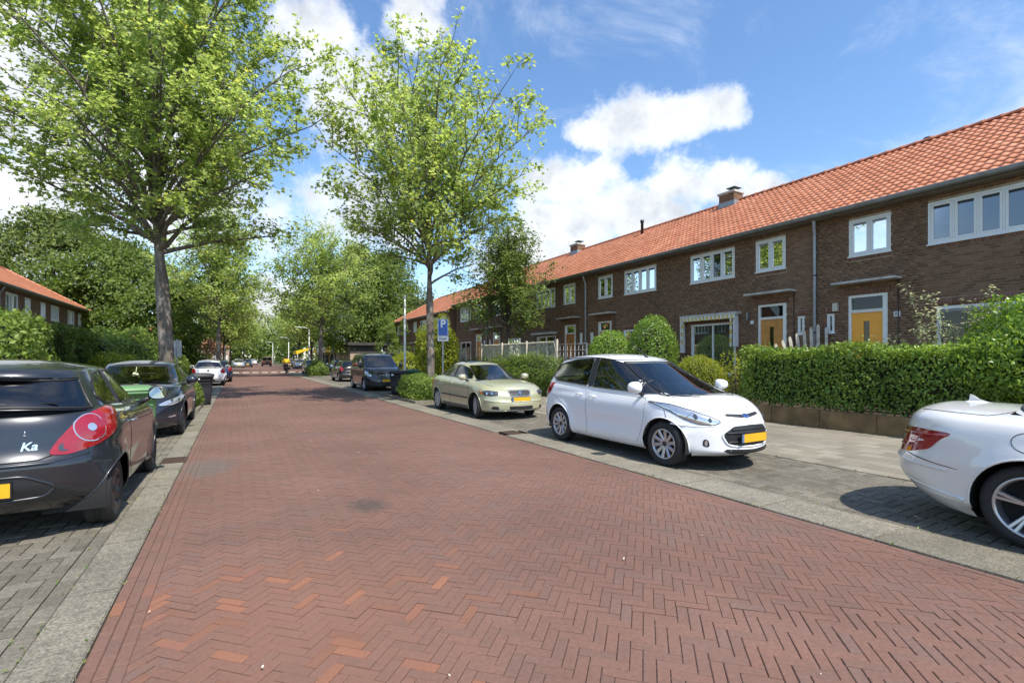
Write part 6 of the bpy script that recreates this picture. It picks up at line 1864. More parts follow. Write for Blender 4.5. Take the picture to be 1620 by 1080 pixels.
P_WHITE = mat_paint("gloss white paint", (0.78, 0.79, 0.80), 0.0, 0.35, dirt=0.05)
P_PEARL = mat_paint("pearl white metallic paint", (0.74, 0.73, 0.70), 0.15, 0.35, dirt=0.04)
P_GREENGOLD = mat_paint("pale green gold metallic paint", (0.47, 0.465, 0.30), 0.4, 0.38)
P_DARKGREY = mat_paint("dark grey metallic paint", (0.019, 0.023, 0.030), 0.4, 0.3, dirt=0.05)
P_NAVY = mat_paint("navy black paint", (0.008, 0.012, 0.024), 0.2, 0.3)
P_BLACK = mat_paint("black paint", (0.010, 0.010, 0.011), 0.0, 0.3, dirt=0.15)
P_SILVER = mat_paint("silver metallic paint", (0.55, 0.56, 0.58), 0.55, 0.35)
P_BLUE = mat_paint("dark blue paint", (0.012, 0.028, 0.07), 0.3, 0.3)
P_TEAL = mat_paint("dark teal paint", (0.02, 0.045, 0.055), 0.4, 0.35)
P_MAROON = mat_paint("dark maroon paint", (0.07, 0.018, 0.012), 0.1, 0.35)

NOSE = [(0, 0.07), (0.12, 0.01), (0.25, 0.0), (0.5, 0.0), (0.72, 0.035), (0.9, 0.13), (1, 0.26)]
TAIL = [(0, 0.12), (0.12, 0.03), (0.28, 0.0), (0.5, 0.005), (0.58, 0.04), (0.8, 0.08), (0.93, 0.12), (1, 0.18)]
SIDE = [(0, 0.90), (0.06, 0.95), (0.22, 0.985), (0.5, 1.0), (0.72, 0.99), (0.88, 0.965), (0.96, 0.93), (1, 0.885)]

# ---- white compact MPV -----------------------------------------------------
def white_mpv():
    S = dict(wb=2.489, Rw=0.318, yF=2.04, yR=-2.00, W=1.751, aF=0.86, aR=0.42, nF=2.25, nR=2.8, crown=0.055, arch=0.37, flare=0.022,
             shoulder=[(2.04, 0.72), (1.85, 0.815), (1.5, 0.92), (1.15, 0.965), (0.6, 0.975), (-0.5, 1.02), (-1.5, 1.075), (-2.0, 1.10)],
             nose=[(0, 0.10), (0.10, 0.0), (0.2, 0.01), (0.5, 0.02), (0.75, 0.05), (0.9, 0.14), (1, 0.26)], tail=TAIL, side=SIDE,
             taper=[(-2.0, 0.93), (-1.5, 0.975), (-0.8, 1.0), (0.8, 1.0), (1.4, 0.985), (2.04, 0.93)],
             crease=[(0.0, 0.50, -0.020, 1.0, 0.10), (0.0, 0.92, -0.014, 1.8, 0.05), (0.0, 0.33, 0.012, 1.1, 0.05)],
             cabin=dict(yf0=1.50, yf1=0.16, yr0=-1.98, yr1=-1.72, w0=1.62, w1=1.22, aF0=0.72, aF1=0.42, aR0=0.5, aR1=0.45, bowf=0.05, bowr=0.03, crown=0.055, n=2.5,
                        roof=[(1.4, 1.20), (0.55, 1.42), (0.12, 1.525), (-0.3, 1.585), (-0.75, 1.60), (-1.3, 1.565), (-1.75, 1.47)], ws=(0.60, 0.04, 0.93), rw=(2.3, 0.1, 0.85), seat_y=-0.1),
             windows=[dict(poly=[(0.60, 1.01), (0.61, 1.21), (0.30, 1.39), (-0.08, 1.49), (-0.36, 1.505), (-0.36, 1.045)]),
                      dict(poly=[(-0.50, 1.055), (-0.50, 1.51), (-0.95, 1.495), (-1.35, 1.435), (-1.67, 1.34), (-1.62, 1.20), (-1.45, 1.115)], ctr=(-0.95, 1.28)),
                      dict(poly=[(1.08, 0.995), (0.71, 1.005), (0.70, 1.19)], sw=0.009)])
    c = Car("hatchback", "white compact family hatchback with silver alloy wheels and yellow front plate", (6.03, 6.07, 0), PI, S, P_WHITE)
    c.shell(); c.windows_side(); ff, rf, rg = front_f(c), rear_f(c), ring_f(c)
    c.arc_window("windscreen", c.ws, M_CARGLASS); c.arc_window("rear_window", c.rw, M_CARGLASSD, front=False)
    c.interior(-1); c.wheels('multi', M_ALLOY, 10)
    fc = lambda y, z, sg, off: c.cyz(y, z, sg, off)
    c.patch("pillar_trim", [(-0.37, 1.03), (-0.37, 1.52), (-0.49, 1.525), (-0.49, 1.035)], fc, M_TRIM, thick=0.002, rings=2, n=28)
    c.patch("pillar_trim", [(0.69, 0.995), (0.69, 1.19), (0.615, 1.23), (0.615, 0.995)], fc, M_TRIM, thick=0.002, rings=2, n=24)
    d1 = c.door([(0.90, 0.925), (0.88, 0.60), (0.80, 0.36), (0.72, 0.27), (-0.42, 0.26), (-0.45, 0.97)])
    d2 = c.door([(-0.475, 0.972), (-0.445, 0.26), (-0.80, 0.265), (-0.86, 0.45), (-0.97, 0.64), (-1.12, 0.73), (-1.3, 0.78), (-1.52, 0.88), (-1.56, 1.03)], ctr=(-0.8, 0.78))
    c.handle(-0.30, 0.875, parents=d1); c.handle(-0.66, 0.895, parents=d2)
    c.ribbon("belt_trim", [(1.10, 0.985), (0.6, 0.99), (-0.4, 1.03), (-1.5, 1.10)], fc, M_CHROME, w=0.006, off=0.006, closed=False)
    c.seam([(c.a_of(-1.55), 0.985), (c.a_of(-1.9), 1.0), (2.25, 1.0)], w=0.012)
    # nose
    g = c.patch("grille", sym([(0.0, 0.615), (0.30, 0.605), (0.45, 0.505), (0.40, 0.385), (0.32, 0.36), (0.0, 0.35)]), ff, M_TRIM, thick=0.004, sides=(1,), n=60)[0]
    for z in (0.565, 0.52, 0.405): c.ribbon("grille_bar", [(-0.40 if z < .55 else -.33, z), (0.40 if z < .55 else .33, z)], ff, M_TRIM, w=0.011, off=0.008, closed=False, sides=(1,), parent=g)
    c.ribbon("grille_rim", sym([(0.0, 0.625), (0.31, 0.615), (0.47, 0.505), (0.41, 0.375), (0.32, 0.348), (0.0, 0.338)]), ff, P_WHITE, w=0.014, off=0.0, closed=True, sides=(1,), parent=g)
    c.patch("upper_grille", sym([(0.0, 0.745), (0.34, 0.765), (0.36, 0.735), (0.0, 0.70)]), ff, M_TRIM, thick=0.006, sides=(1,), n=40, rings=3)
    c.patch("lower_grille", sym([(0.0, 0.30), (0.44, 0.315), (0.47, 0.285), (0.40, 0.255), (0.0, 0.245)]), ff, M_TRIM, thick=0.006, sides=(1,), n=40, rings=3)
    e = c.patch("badge", [(0.07 * math.cos(t), 0.725 + 0.030 * math.sin(t)) for t in [2 * PI * k / 20 for k in range(20)]], ff, M_CHROME, thick=0.012, sides=(1,), n=24, rings=3)[0]
    c.patch("badge_face", [(0.058 * math.cos(t), 0.725 + 0.022 * math.sin(t)) for t in [2 * PI * k / 20 for k in range(20)]], ff, M_BADGE_BLUE, thick=0.016, sides=(1,), n=24, rings=3, parent=e)
    c.plate(True, 0.455, off=0.03)
    h = c.patch("headlight", [(0.33, 0.665), (0.44, 0.62), (0.58, 0.635), (0.71, 0.69), (0.86, 0.79), (1.06, 0.895), (0.80, 0.875), (0.58, 0.80), (0.42, 0.73)], rg, M_LAMPC, thick=0.004, dome=0.012, n=56, ctr=(0.60, 0.725))
    for i, hh in enumerate(h):
        sg = (1, -1)[i]
        c.ribbon("lamp_rim", [(0.33, 0.665), (0.44, 0.62), (0.58, 0.635), (0.71, 0.69), (0.86, 0.79), (1.06, 0.895), (0.80, 0.875), (0.58, 0.80), (0.42, 0.73)], rg, M_TRIM, w=0.006, off=0.003, closed=True, sides=(sg,), parent=hh)
        for (a, z, r) in ((0.46, 0.685, 0.030), (0.60, 0.725, 0.036)):
            c.patch("reflector", [(a + r * 0.62 * math.cos(t), z + r * math.sin(t)) for t in [2 * PI * k / 16 for k in range(16)]], rg, M_LAMPD, thick=0.017, sides=(sg,), n=20, rings=2, parent=hh)
        c.ribbon("light_strip", [(0.70, 0.71), (0.64, 0.765), (0.60, 0.775)], rg, M_CHROME, w=0.008, off=0.014, closed=False, sides=(sg,), parent=hh)
    fg = c.patch("fog_lamp", [(0.50, 0.435), (0.545, 0.44), (0.56, 0.35), (0.50, 0.335), (0.485, 0.37)], rg, M_TRIM, thick=0.003, n=28, rings=3)
    for i, q in enumerate(fg): c.patch("fog_glass", [(0.505, 0.42), (0.53, 0.425), (0.54, 0.36), (0.51, 0.35)], rg, M_LAMPC, thick=0.006, n=20, rings=2, sides=((1, -1)[i],), parent=q)
    c.seam([(0.92, 0.80), (0.90, 0.70), (0.93, 0.62)]); c.bonnet_gap(1.02, 0.93)
    c.ribbon("bumper_crease", [(0.30, 0.62), (0.60, 0.60), (0.86, 0.62)], rg, P_WHITE, w=0.012, off=-0.006, closed=False)
    for x in (0.24, -0.24):
        m = MB(); p = Vector((x, 1.02, c.zs(1.02) + c.crown * 0.9 + 0.004)); m.lathe([(0.0, 0.016), (0.018, 0.012), (0.024, 0.0)], 10, 'z', Matrix.Translation(p)); c._mk("washer_jet", m, M_TRIM)
    # sills, tail
    c.patch("tail_light", [(2.02, 1.06), (2.02, 0.90), (2.20, 0.80), (2.36, 0.82), (2.30, 1.05)], rg, M_LAMPR, thick=0.012, dome=0.012, n=36)
    c.plate(False, 0.50, off=0.012)
    c.mirror(0.80, 1.085, (0.105, 0.115, 0.085), out=0.17)
    m = MB(); b = Vector((0, 0.10, c.zr(0.10) + 0.0)); m.tube([b + Vector((0, 0, -0.02)), b + Vector((0, -0.03, 0.03)), b + Vector((0, -0.08, 0.06))], [0.03, 0.022, 0.012], 8); m.tube([b + Vector((0, -0.06, 0.05)), b + Vector((0, -0.42, 0.30))], [0.007, 0.004], 6); c._mk("antenna", m, M_TRIM)
    c.patch("sticker", [(0.035 * math.cos(t) * 1.6 + 0.60, 0.13 + 0.06 * math.sin(t)) for t in [2 * PI * k / 16 for k in range(16)]], lambda a, u, sg, off: c.cp(a, u, sg, off + 0.004), M_WHITEL, sides=(1,), n=18, rings=2)
    c.wiper()
    c.ribbon("roof_rail_gap", [(0.35, 0.965), (0.05, 0.975), (-0.8, 0.98), (-1.5, 0.975)], lambda y, u, sg, off: c.cp(c.ca_of(y, u), u, sg, off), M_TRIM, w=0.009, off=0.001, closed=False)
    return c
white_mpv()

# ---- dark grey small hatchback, seen from behind ---------------------------
def grey_hatch():
    S = dict(wb=2.30, Rw=0.292, yF=1.85, yR=-1.74, W=1.658, aF=0.75, aR=0.55, nF=2.3, nR=2.35, crown=0.05, arch=0.34, flare=0.03,
             shoulder=[(1.85, 0.68), (1.6, 0.80), (1.25, 0.91), (0.9, 0.96), (0.2, 0.99), (-0.6, 1.03), (-1.2, 1.075), (-1.74, 1.08)],
             nose=NOSE, tail=[(0, 0.14), (0.10, 0.05), (0.25, 0.0), (0.46, 0.0), (0.53, 0.035), (0.62, 0.07), (0.85, 0.11), (0.95, 0.15), (1, 0.20)], side=SIDE,
             taper=[(-1.74, 0.95), (-1.35, 0.99), (-1.0, 1.0), (0.8, 1.0), (1.3, 0.98), (1.85, 0.92)],
             crease=[(-0.1, 0.48, -0.022, 0.7, 0.12), (-1.15, 0.80, 0.022, 0.5, 0.10), (0, 0.96, -0.012, 1.6, 0.04)],
             cabin=dict(yf0=1.14, yf1=0.18, yr0=-1.64, yr1=-1.27, w0=1.46, w1=1.06, aF0=0.55, aF1=0.35, aR0=0.62, aR1=0.42, bowf=0.05, bowr=0.06, crown=0.08, n=2.4,
                        roof=[(1.2, 1.15), (0.55, 1.33), (0.18, 1.42), (-0.25, 1.49), (-0.7, 1.50), (-1.1, 1.46), (-1.4, 1.38)], ws=(0.60, 0.04, 0.93), rw=(2.27, 0.06, 0.80), seat_y=-0.1),
             windows=[dict(poly=[(0.70, 1.025), (0.50, 1.17), (0.20, 1.315), (-0.15, 1.375), (-0.40, 1.385), (-0.40, 1.045)]),
                      dict(poly=[(-0.53, 1.055), (-0.53, 1.385), (-0.80, 1.36), (-1.02, 1.28), (-1.16, 1.17), (-1.10, 1.095)])])
    c = Car("hatchback", "dark grey small hatchback cut off by the left edge, its teardrop red tail light showing", (-1.78, 6.92, 0), 0, S, P_DARKGREY)
    c.shell(); c.windows_side(); ff, rf, rg = front_f(c), rear_f(c), ring_f(c)
    c.arc_window("windscreen", c.ws, M_CARGLASS); c.arc_window("rear_window", c.rw, M_CARGLASSD, front=False)
    c.interior(-1); c.wheels('five', M_ALLOYD, 7)
    fc = lambda y, z, sg, off: c.cyz(y, z, sg, off)
    c.patch("pillar_trim", [(-0.41, 1.035), (-0.41, 1.40), (-0.52, 1.40), (-0.52, 1.04)], fc, M_TRIM, thick=0.002, rings=2, n=28)
    d = c.door([(0.86, 0.93), (0.84, 0.50), (0.72, 0.28), (-0.42, 0.28), (-0.56, 0.60), (-0.58, 1.00)])
    c.handle(-0.42, 0.86, 0.16, M_CHROME, d); c.mirror(0.62, 1.075, (0.105, 0.12, 0.085), out=0.17)
    L = [(2.67, 0.720), (2.62, 0.83), (2.53, 0.94), (2.37, 1.035), (2.17, 1.07), (2.03, 1.05), (2.035, 0.96), (2.15, 0.85), (2.36, 0.755), (2.55, 0.705)]
    t = c.patch("tail_light", L, rg, M_LAMPR, thick=0.008, dome=0.014, n=60, ctr=(2.38, 0.90), rings=6)
    for i, q in enumerate(t):
        sg = (1, -1)[i]
        circ = lambda r, a=2.40, z=0.905: [(a + r * 0.95 * math.cos(k * PI / 12), z + r * 0.86 * math.sin(k * PI / 12)) for k in range(24)]
        c.patch("lens_ring", circ(0.135), rg, M_LAMPC, thick=0.020, sides=(sg,), n=32, rings=3, parent=q)
        c.patch("lens", circ(0.126), rg, M_LAMPR2, thick=0.023, dome=0.008, sides=(sg,), n=32, rings=4, parent=q)
        c.patch("lens_centre", circ(0.036), rg, M_LAMPC, thick=0.034, sides=(sg,), n=20, rings=2, parent=q)
        c.patch("reversing_lens", circ(0.040, 2.575, 0.768), rg, M_LAMPD, thick=0.014, sides=(sg,), n=20, rings=2, parent=q)
    # hatch outline, bumper step, plate recess
    c.ribbon("hatch_gap", sym([(0.0, 0.685), (0.40, 0.69), (0.50, 0.73), (0.54, 0.80)])[:4] , rf, M_GAP, w=0.006, off=-0.001, closed=False)
    c.ribbon("bumper_edge", [(0.0, 0.665), (0.45, 0.665), (0.66, 0.70)], rf, P_DARKGREY, w=0.016, off=-0.008, closed=False)
    c.patch("plate_recess", sym([(0.0, 0.575), (0.33, 0.57), (0.50, 0.47), (0.44, 0.40), (0.0, 0.39)]), rf, P_DARKGREY, thick=-0.03, sides=(1,), n=50)
    c.ribbon("recess_edge", sym([(0.0, 0.58), (0.33, 0.575), (0.51, 0.47), (0.44, 0.39), (0.0, 0.38)]), rf, P_DARKGREY, w=0.012, off=0.0, closed=True, sides=(1,))
    c.plate(False, 0.485, off=0.015, band=False)
    c.patch("bumper_skirt", sym([(0.0, 0.345), (0.60, 0.36), (0.66, 0.29), (0.0, 0.275)]), rf, M_TRIM, thick=0.0, sides=(1,), n=40, rings=3)
    # spoiler over the rear window
    m = MB(); vs = []
    for i in range(-14, 15):
        q = abs(i) / 14; a = 3 - 0.74 * q; sg = 1 if i >= 0 else -1
        p0 = c.cp(a, 0.985, sg, 0.0); p1 = c.cp(a, 0.80, sg, 0.0)
        o = Vector((0, -0.15 * (1 - 0.55 * q * q), -0.045)); vs += [p0 + Vector((0, 0.12, 0.02)), p0 + o, p0 + o + Vector((0, 0.01, -0.03)), p1 + Vector((0, 0.015, 0.02))]
    fs = [[4 * i + j, 4 * i + 4 + j, 4 * i + 5 + j, 4 * i + 1 + j] for i in range(28) for j in range(3)]
    m.add(vs, fs, True); c._mk("spoiler", m, P_DARKGREY)
    m = MB(); p = c.cp(3, 0.10, 1, 0.02); m.tube([p, p + Vector((0.0, -0.01, 0.0)), c.cp(2.55, 0.16, 1, 0.025)], [0.016, 0.012, 0.006], 6); c._mk("rear_wiper", m, M_TRIM)
    # chrome badge lettering on the hatch
    for (x, z, s_) in ((0.33, 0.795, 0.115),):
        p = rf(x, z, 1, 0.006); q = rf(x + 0.06, z, 1, 0.006); yaw = math.atan2(q.y - p.y, q.x - p.x)
        text_obj("badge_text", "Ka", s_ * 0.82, M_CHROME, c.t, p, (R(83), 0, yaw), extrude=0.004, bold=0.002, shear=0.25)
    m = MB(); p = rf(0.305, 0.885, 1, 0.002); m.lathe([(0.0, 0.0), (0.010, 0.0), (0.010, 0.008)], 10, 'y', Matrix.Translation(p)); m.tube([p + Vector((0, 0, 0.008)), p + Vector((0.004, 0.006, 0.045))], [0.008, 0.003], 5); c._mk("key_lock", m, M_CHROME)
    c.patch("headlight", [(0.45, 0.64), (0.62, 0.62), (0.85, 0.74), (0.98, 0.85), (0.75, 0.80), (0.5, 0.72)], rg, M_LAMPC, thick=0.01, dome=0.01, n=36)
    c.patch("grille", sym([(0.0, 0.48), (0.42, 0.47), (0.38, 0.32), (0.0, 0.31)]), ff, M_TRIM, thick=0.0, sides=(1,), n=40)
    c.plate(True, 0.5, off=0.02); c.wiper(); c.bonnet_gap(1.0, 0.9)
    c.seam([(c.a_of(-1.45), 0.36), (2.02, 0.60), (2.06, 0.68)], w=0.003)
    return c
grey_hatch()

# ---- navy hatchback facing us ----------------------------------------------
def front_kit(c, paint, grille, lower, lamp, plate_z, slim=None, fog=None, lampmat=None, badge=None):
    ff, rg = front_f(c), ring_f(c)
    g = c.patch("grille", sym(grille), ff, M_TRIM, thick=0.006, sides=(1,), n=50)[0]
    if slim: c.ribbon("chrome_bar", slim, ff, M_CHROME, w=0.010, off=0.010, closed=False, sides=(1,), parent=g)
    if lower: c.patch("lower_grille", sym(lower), ff, M_TRIM, thick=0.006, sides=(1,), n=40, rings=3)
    h = c.patch("headlight", lamp, rg, lampmat or M_LAMPC, thick=0.004, dome=0.014, n=48)
    for i, hh in enumerate(h):
        sg = (1, -1)[i]; cx = sum(p[0] for p in lamp) / len(lamp); cz = sum(p[1] for p in lamp) / len(lamp)
        for da in (-0.07, 0.07):
            c.patch("reflector", [(cx + da + 0.022 * math.cos(t), cz + 0.032 * math.sin(t)) for t in [2 * PI * k / 16 for k in range(16)]], rg, M_CHROME if lampmat else M_LAMPD, thick=0.021, sides=(sg,), n=20, rings=2, parent=hh)
    if fog: c.patch("fog_lamp", fog, rg, M_LAMPC, thick=0.004, n=28, rings=3)
    if badge: c.patch("badge", [(badge[0] * math.cos(t), badge[1] + badge[0] * math.sin(t)) for t in [2 * PI * k / 20 for k in range(20)]], ff, M_CHROME, thick=0.014, sides=(1,), n=22, rings=2)
    c.plate(True, plate_z, off=0.025)

def navy_hatch():
    S = dict(wb=2.662, Rw=0.322, yF=2.20, yR=-2.13, W=1.809, aF=0.80, aR=0.5, nF=2.25, crown=0.06, arch=0.372, flare=0.02,
             shoulder=[(2.20, 0.66), (2.0, 0.76), (1.5, 0.89), (1.05, 0.965), (0.3, 0.985), (-1.0, 1.04), (-2.13, 1.08)], nose=NOSE, tail=TAIL, side=SIDE,
             taper=[(-2.13, 0.93), (-1.5, 0.98), (-0.8, 1.0), (0.9, 1.0), (1.5, 0.98), (2.2, 0.90)], crease=[(0, 0.55, -0.02, 1.0, 0.12), (0, 0.9, -0.012, 1.8, 0.05)],
             cabin=dict(yf0=1.28, yf1=0.22, yr0=-2.0, yr1=-1.45, w0=1.58, w1=1.14, aF0=0.6, aF1=0.4, aR0=0.5, aR1=0.4, bowf=0.05, crown=0.07, n=2.5,
                        roof=[(1.3, 1.1), (0.6, 1.29), (0.22, 1.405), (-0.3, 1.48), (-0.9, 1.475), (-1.55, 1.40)], ws=(0.61, 0.04, 0.93), rw=(2.3, 0.1, 0.85), seat_y=-0.15),
             windows=[dict(poly=[(0.72, 1.02), (0.50, 1.16), (0.20, 1.30), (-0.15, 1.365), (-0.36, 1.375), (-0.36, 1.05)]), dict(poly=[(-0.46, 1.055), (-0.46, 1.375), (-0.9, 1.36), (-1.3, 1.27), (-1.5, 1.15), (-1.42, 1.10)])])
    c = Car("hatchback", "navy black hatchback facing the camera behind the pale green bin", (-1.80, 13.10, 0), PI, S, P_NAVY)
    c.shell(); c.windows_side(); c.arc_window("windscreen", c.ws, M_CARGLASS); c.arc_window("rear_window", c.rw, M_CARGLASSD, front=False)
    c.interior(-1); c.wheels('five', M_ALLOYD, 5)
    d = c.door([(0.92, 0.92), (0.88, 0.45), (0.78, 0.28), (-0.38, 0.28), (-0.42, 0.98)]); d2 = c.door([(-0.435, 0.985), (-0.40, 0.28), (-0.86, 0.28), (-0.95, 0.55), (-1.15, 0.75), (-1.3, 0.82), (-1.36, 1.02)], ctr=(-0.8, 0.72))
    c.handle(-0.26, 0.86, parents=d); c.handle(-1.12, 0.90, parents=d2); c.mirror(0.78, 1.07)
    front_kit(c, P_NAVY, [(0.0, 0.655), (0.40, 0.66), (0.46, 0.63), (0.36, 0.57), (0.0, 0.555)], [(0.0, 0.36), (0.50, 0.37), (0.56, 0.30), (0.46, 0.25), (0.0, 0.24)],
              [(0.40, 0.64), (0.55, 0.615), (0.74, 0.66), (0.95, 0.77), (0.98, 0.805), (0.75, 0.765), (0.52, 0.70)], 0.46, slim=[(-0.46, 0.645), (0, 0.61), (0.46, 0.645)],
              fog=[(0.56, 0.425), (0.70, 0.44), (0.72, 0.405), (0.58, 0.395)], badge=(0.055, 0.62))
    rg = ring_f(c); c.ribbon("lamp_strip", [(0.44, 0.625), (0.62, 0.625), (0.80, 0.68), (0.97, 0.79)], rg, M_LAMPC, w=0.010, off=0.012, closed=False)
    c.ribbon("bumper_crease", [(0.0, 0.40), (0.50, 0.40), (0.75, 0.46)], rg, P_NAVY, w=0.012, off=-0.005, closed=False)
    c.patch("tail_light", [(2.02, 1.0), (2.02, 0.85), (2.4, 0.82), (2.45, 0.95)], rg, M_LAMPR, thick=0.01, n=30); c.plate(False, 0.5)
    c.wiper(); c.bonnet_gap(1.05, 0.9)
    # flower ornament hanging behind the windscreen
    m = MB(); b = Vector((0.0, 0.62, 1.20)); m.tube([b + Vector((0, -0.1, 0.14)), b], 0.004, 4)
    for k in range(6): m.lathe([(0.0, 0.03), (0.03, 0.0), (0.0, -0.03)], 6, 'z', Matrix.Translation(b + Vector((0.045 * math.cos(k), 0.02 * math.sin(k * 2), 0.035 * math.sin(k * 1.7) - 0.03))))
    c._mk("flower_ornament", m, mat_plain("pale yellow petals", (0.75, 0.78, 0.45), rough=0.8))
navy_hatch()

# ---- pale green saloon ------------------------------------------------------
def green_saloon():
    S = dict(wb=2.64, Rw=0.315, yF=2.20, yR=-2.24, W=1.77, aF=0.60, aR=0.5, nF=2.7, crown=0.065, arch=0.362, flare=0.02,
             shoulder=[(2.20, 0.66), (2.0, 0.755), (1.6, 0.845), (1.1, 0.915), (0.5, 0.945), (-0.8, 0.985), (-1.5, 1.00), (-1.95, 0.985), (-2.24, 0.93)],
             nose=[(0, 0.06), (0.12, 0.0), (0.3, 0.0), (0.5, 0.01), (0.55, 0.03), (0.8, 0.06), (0.92, 0.12), (1, 0.22)], tail=TAIL, side=[(0, 0.90), (0.06, 0.95), (0.25, 0.985), (0.5, 1.0), (0.75, 1.0), (0.86, 0.985), (0.95, 0.93), (1, 0.875)],
             taper=[(-2.24, 0.88), (-1.5, 0.97), (-0.8, 1.0), (0.9, 1.0), (1.5, 0.985), (2.2, 0.92)], crease=[(0, 0.62, -0.008, 1.0, 0.1)], lip=P_GREENGOLD,
             cabin=dict(yf0=1.30, yf1=0.20, yr0=-1.86, yr1=-0.92, w0=1.50, w1=1.06, aF0=0.58, aF1=0.38, aR0=0.5, aR1=0.35, bowf=0.05, bowr=0.05, crown=0.07, n=2.5,
                        roof=[(1.3, 1.1), (0.6, 1.27), (0.20, 1.38), (-0.2, 1.445), (-0.6, 1.45), (-1.0, 1.41), (-1.3, 1.32)], ws=(0.61, 0.04, 0.94), rw=(2.3, 0.08, 0.9), seat_y=-0.15),
             windows=[dict(poly=[(0.74, 0.985), (0.52, 1.12), (0.20, 1.27), (-0.10, 1.33), (-0.28, 1.34), (-0.28, 1.01)]), dict(poly=[(-0.37, 1.015), (-0.37, 1.34), (-0.65, 1.325), (-0.92, 1.25), (-1.20, 1.12), (-1.28, 1.045)])])
    c = Car("saloon_car", "pale green gold saloon with a dark sunroof facing the camera", (6.12, 12.45, 0), PI, S, P_GREENGOLD)
    c.shell(); c.windows_side(); c.arc_window("windscreen", c.ws, M_CARGLASS); c.arc_window("rear_window", c.rw, M_CARGLASSD, front=False)
    c.interior(-1); c.wheels('cover', M_STEELW, steer=R(-14)); ff, rg = front_f(c), ring_f(c)
    fc = lambda y, z, sg, off: c.cyz(y, z, sg, off); fs_ = lambda y, z, sg, off: c.sp(y, z, sg, off)
    c.patch("pillar_trim", [(-0.285, 1.0), (-0.285, 1.35), (-0.365, 1.35), (-0.365, 1.005)], fc, M_TRIM, thick=0.002, rings=2, n=28)
    d = c.door([(0.92, 0.87), (0.90, 0.45), (0.80, 0.29), (-0.30, 0.29), (-0.33, 0.935)]); d2 = c.door([(-0.345, 0.935), (-0.315, 0.29), (-0.82, 0.29), (-0.92, 0.5), (-1.1, 0.7), (-1.25, 0.78), (-1.3, 0.96)], ctr=(-0.75, 0.66))
    c.handle(-0.18, 0.845, parents=d); c.handle(-1.02, 0.865, parents=d2); c.mirror(0.74, 1.03, (0.11, 0.11, 0.08))
    c.ribbon("side_moulding", [(0.88, 0.50), (0.0, 0.51), (-0.9, 0.52)], fs_, M_TRIM, w=0.022, off=0.004, closed=False)
    c.patch("sill_trim", [(0.86, 0.30), (0.86, 0.215), (-0.92, 0.215), (-0.92, 0.30)], fs_, mat_plain("grey plastic sill", (0.11, 0.10, 0.095), rough=0.6), thick=0.004, rings=3, n=44)
    c.patch("front_skirt", sym([(0.0, 0.225), (0.78, 0.245), (0.80, 0.21), (0.0, 0.205)]), ff, M_TRIM, thick=0.003, sides=(1,), n=44, rings=2)
    front_kit(c, P_GREENGOLD, [(0.0, 0.715), (0.31, 0.715), (0.27, 0.605), (0.0, 0.60)], [(0.0, 0.345), (0.34, 0.35), (0.34, 0.265), (0.0, 0.26)],
              [(0.40, 0.705), (0.42, 0.610), (0.62, 0.595), (0.84, 0.62), (0.93, 0.705), (0.70, 0.735)], 0.505, lampmat=M_LAMPD)
    c.ribbon("grille_frame", sym([(0.0, 0.73), (0.33, 0.73), (0.285, 0.59), (0.0, 0.585)]), ff, M_CHROME, w=0.009, off=0.006, closed=True, sides=(1,))
    c.ribbon("badge_slash", [(-0.14, 0.60), (0.14, 0.72)], ff, M_CHROME, w=0.012, off=0.016, closed=False, sides=(-1,))
    c.patch("badge", [(0.035 * math.cos(t), 0.66 + 0.035 * math.sin(t)) for t in [2 * PI * k / 16 for k in range(16)]], ff, M_CHROME, thick=0.02, sides=(1,), n=18, rings=2)
    c.patch("indicator", [(0.86, 0.64), (0.92, 0.70), (0.98, 0.715), (0.95, 0.645)], rg, M_LAMPO, thick=0.012, n=20, rings=2)
    c.patch("side_intake", [(0.44, 0.345), (0.62, 0.35), (0.66, 0.28), (0.44, 0.265)], rg, M_TRIM, thick=0.001, n=30, rings=3)
    c.ribbon("bumper_line", [(0.0, 0.455), (0.5, 0.46), (0.85, 0.50)], rg, P_GREENGOLD, w=0.020, off=-0.006, closed=False)
    c.ribbon("bumper_line", [(0.0, 0.245), (0.5, 0.25), (0.8, 0.26)], rg, M_CHROME, w=0.007, off=0.004, closed=False)
    c.patch("sunroof", sym([(0.0, -0.02), (0.36, -0.04), (0.38, -0.45), (0.0, -0.46)]), lambda x, y, sg, off: Vector((x, y, c.zr(y) - c.cr * (abs(x) / 0.53) ** 2.2 + off + 0.002)), M_CARGLASSD, thick=0.012, sides=(1,), n=40)
    c.patch("tail_light", [(2.05, 0.92), (2.03, 0.66), (2.4, 0.64), (2.3, 0.90)], rg, M_LAMPR, thick=0.01, n=30); c.plate(False, 0.55); c.wiper(); c.bonnet_gap(1.0, 0.88)
    c.seam([(0.98, 0.69), (0.99, 0.55), (1.0, 0.50)])
green_saloon()

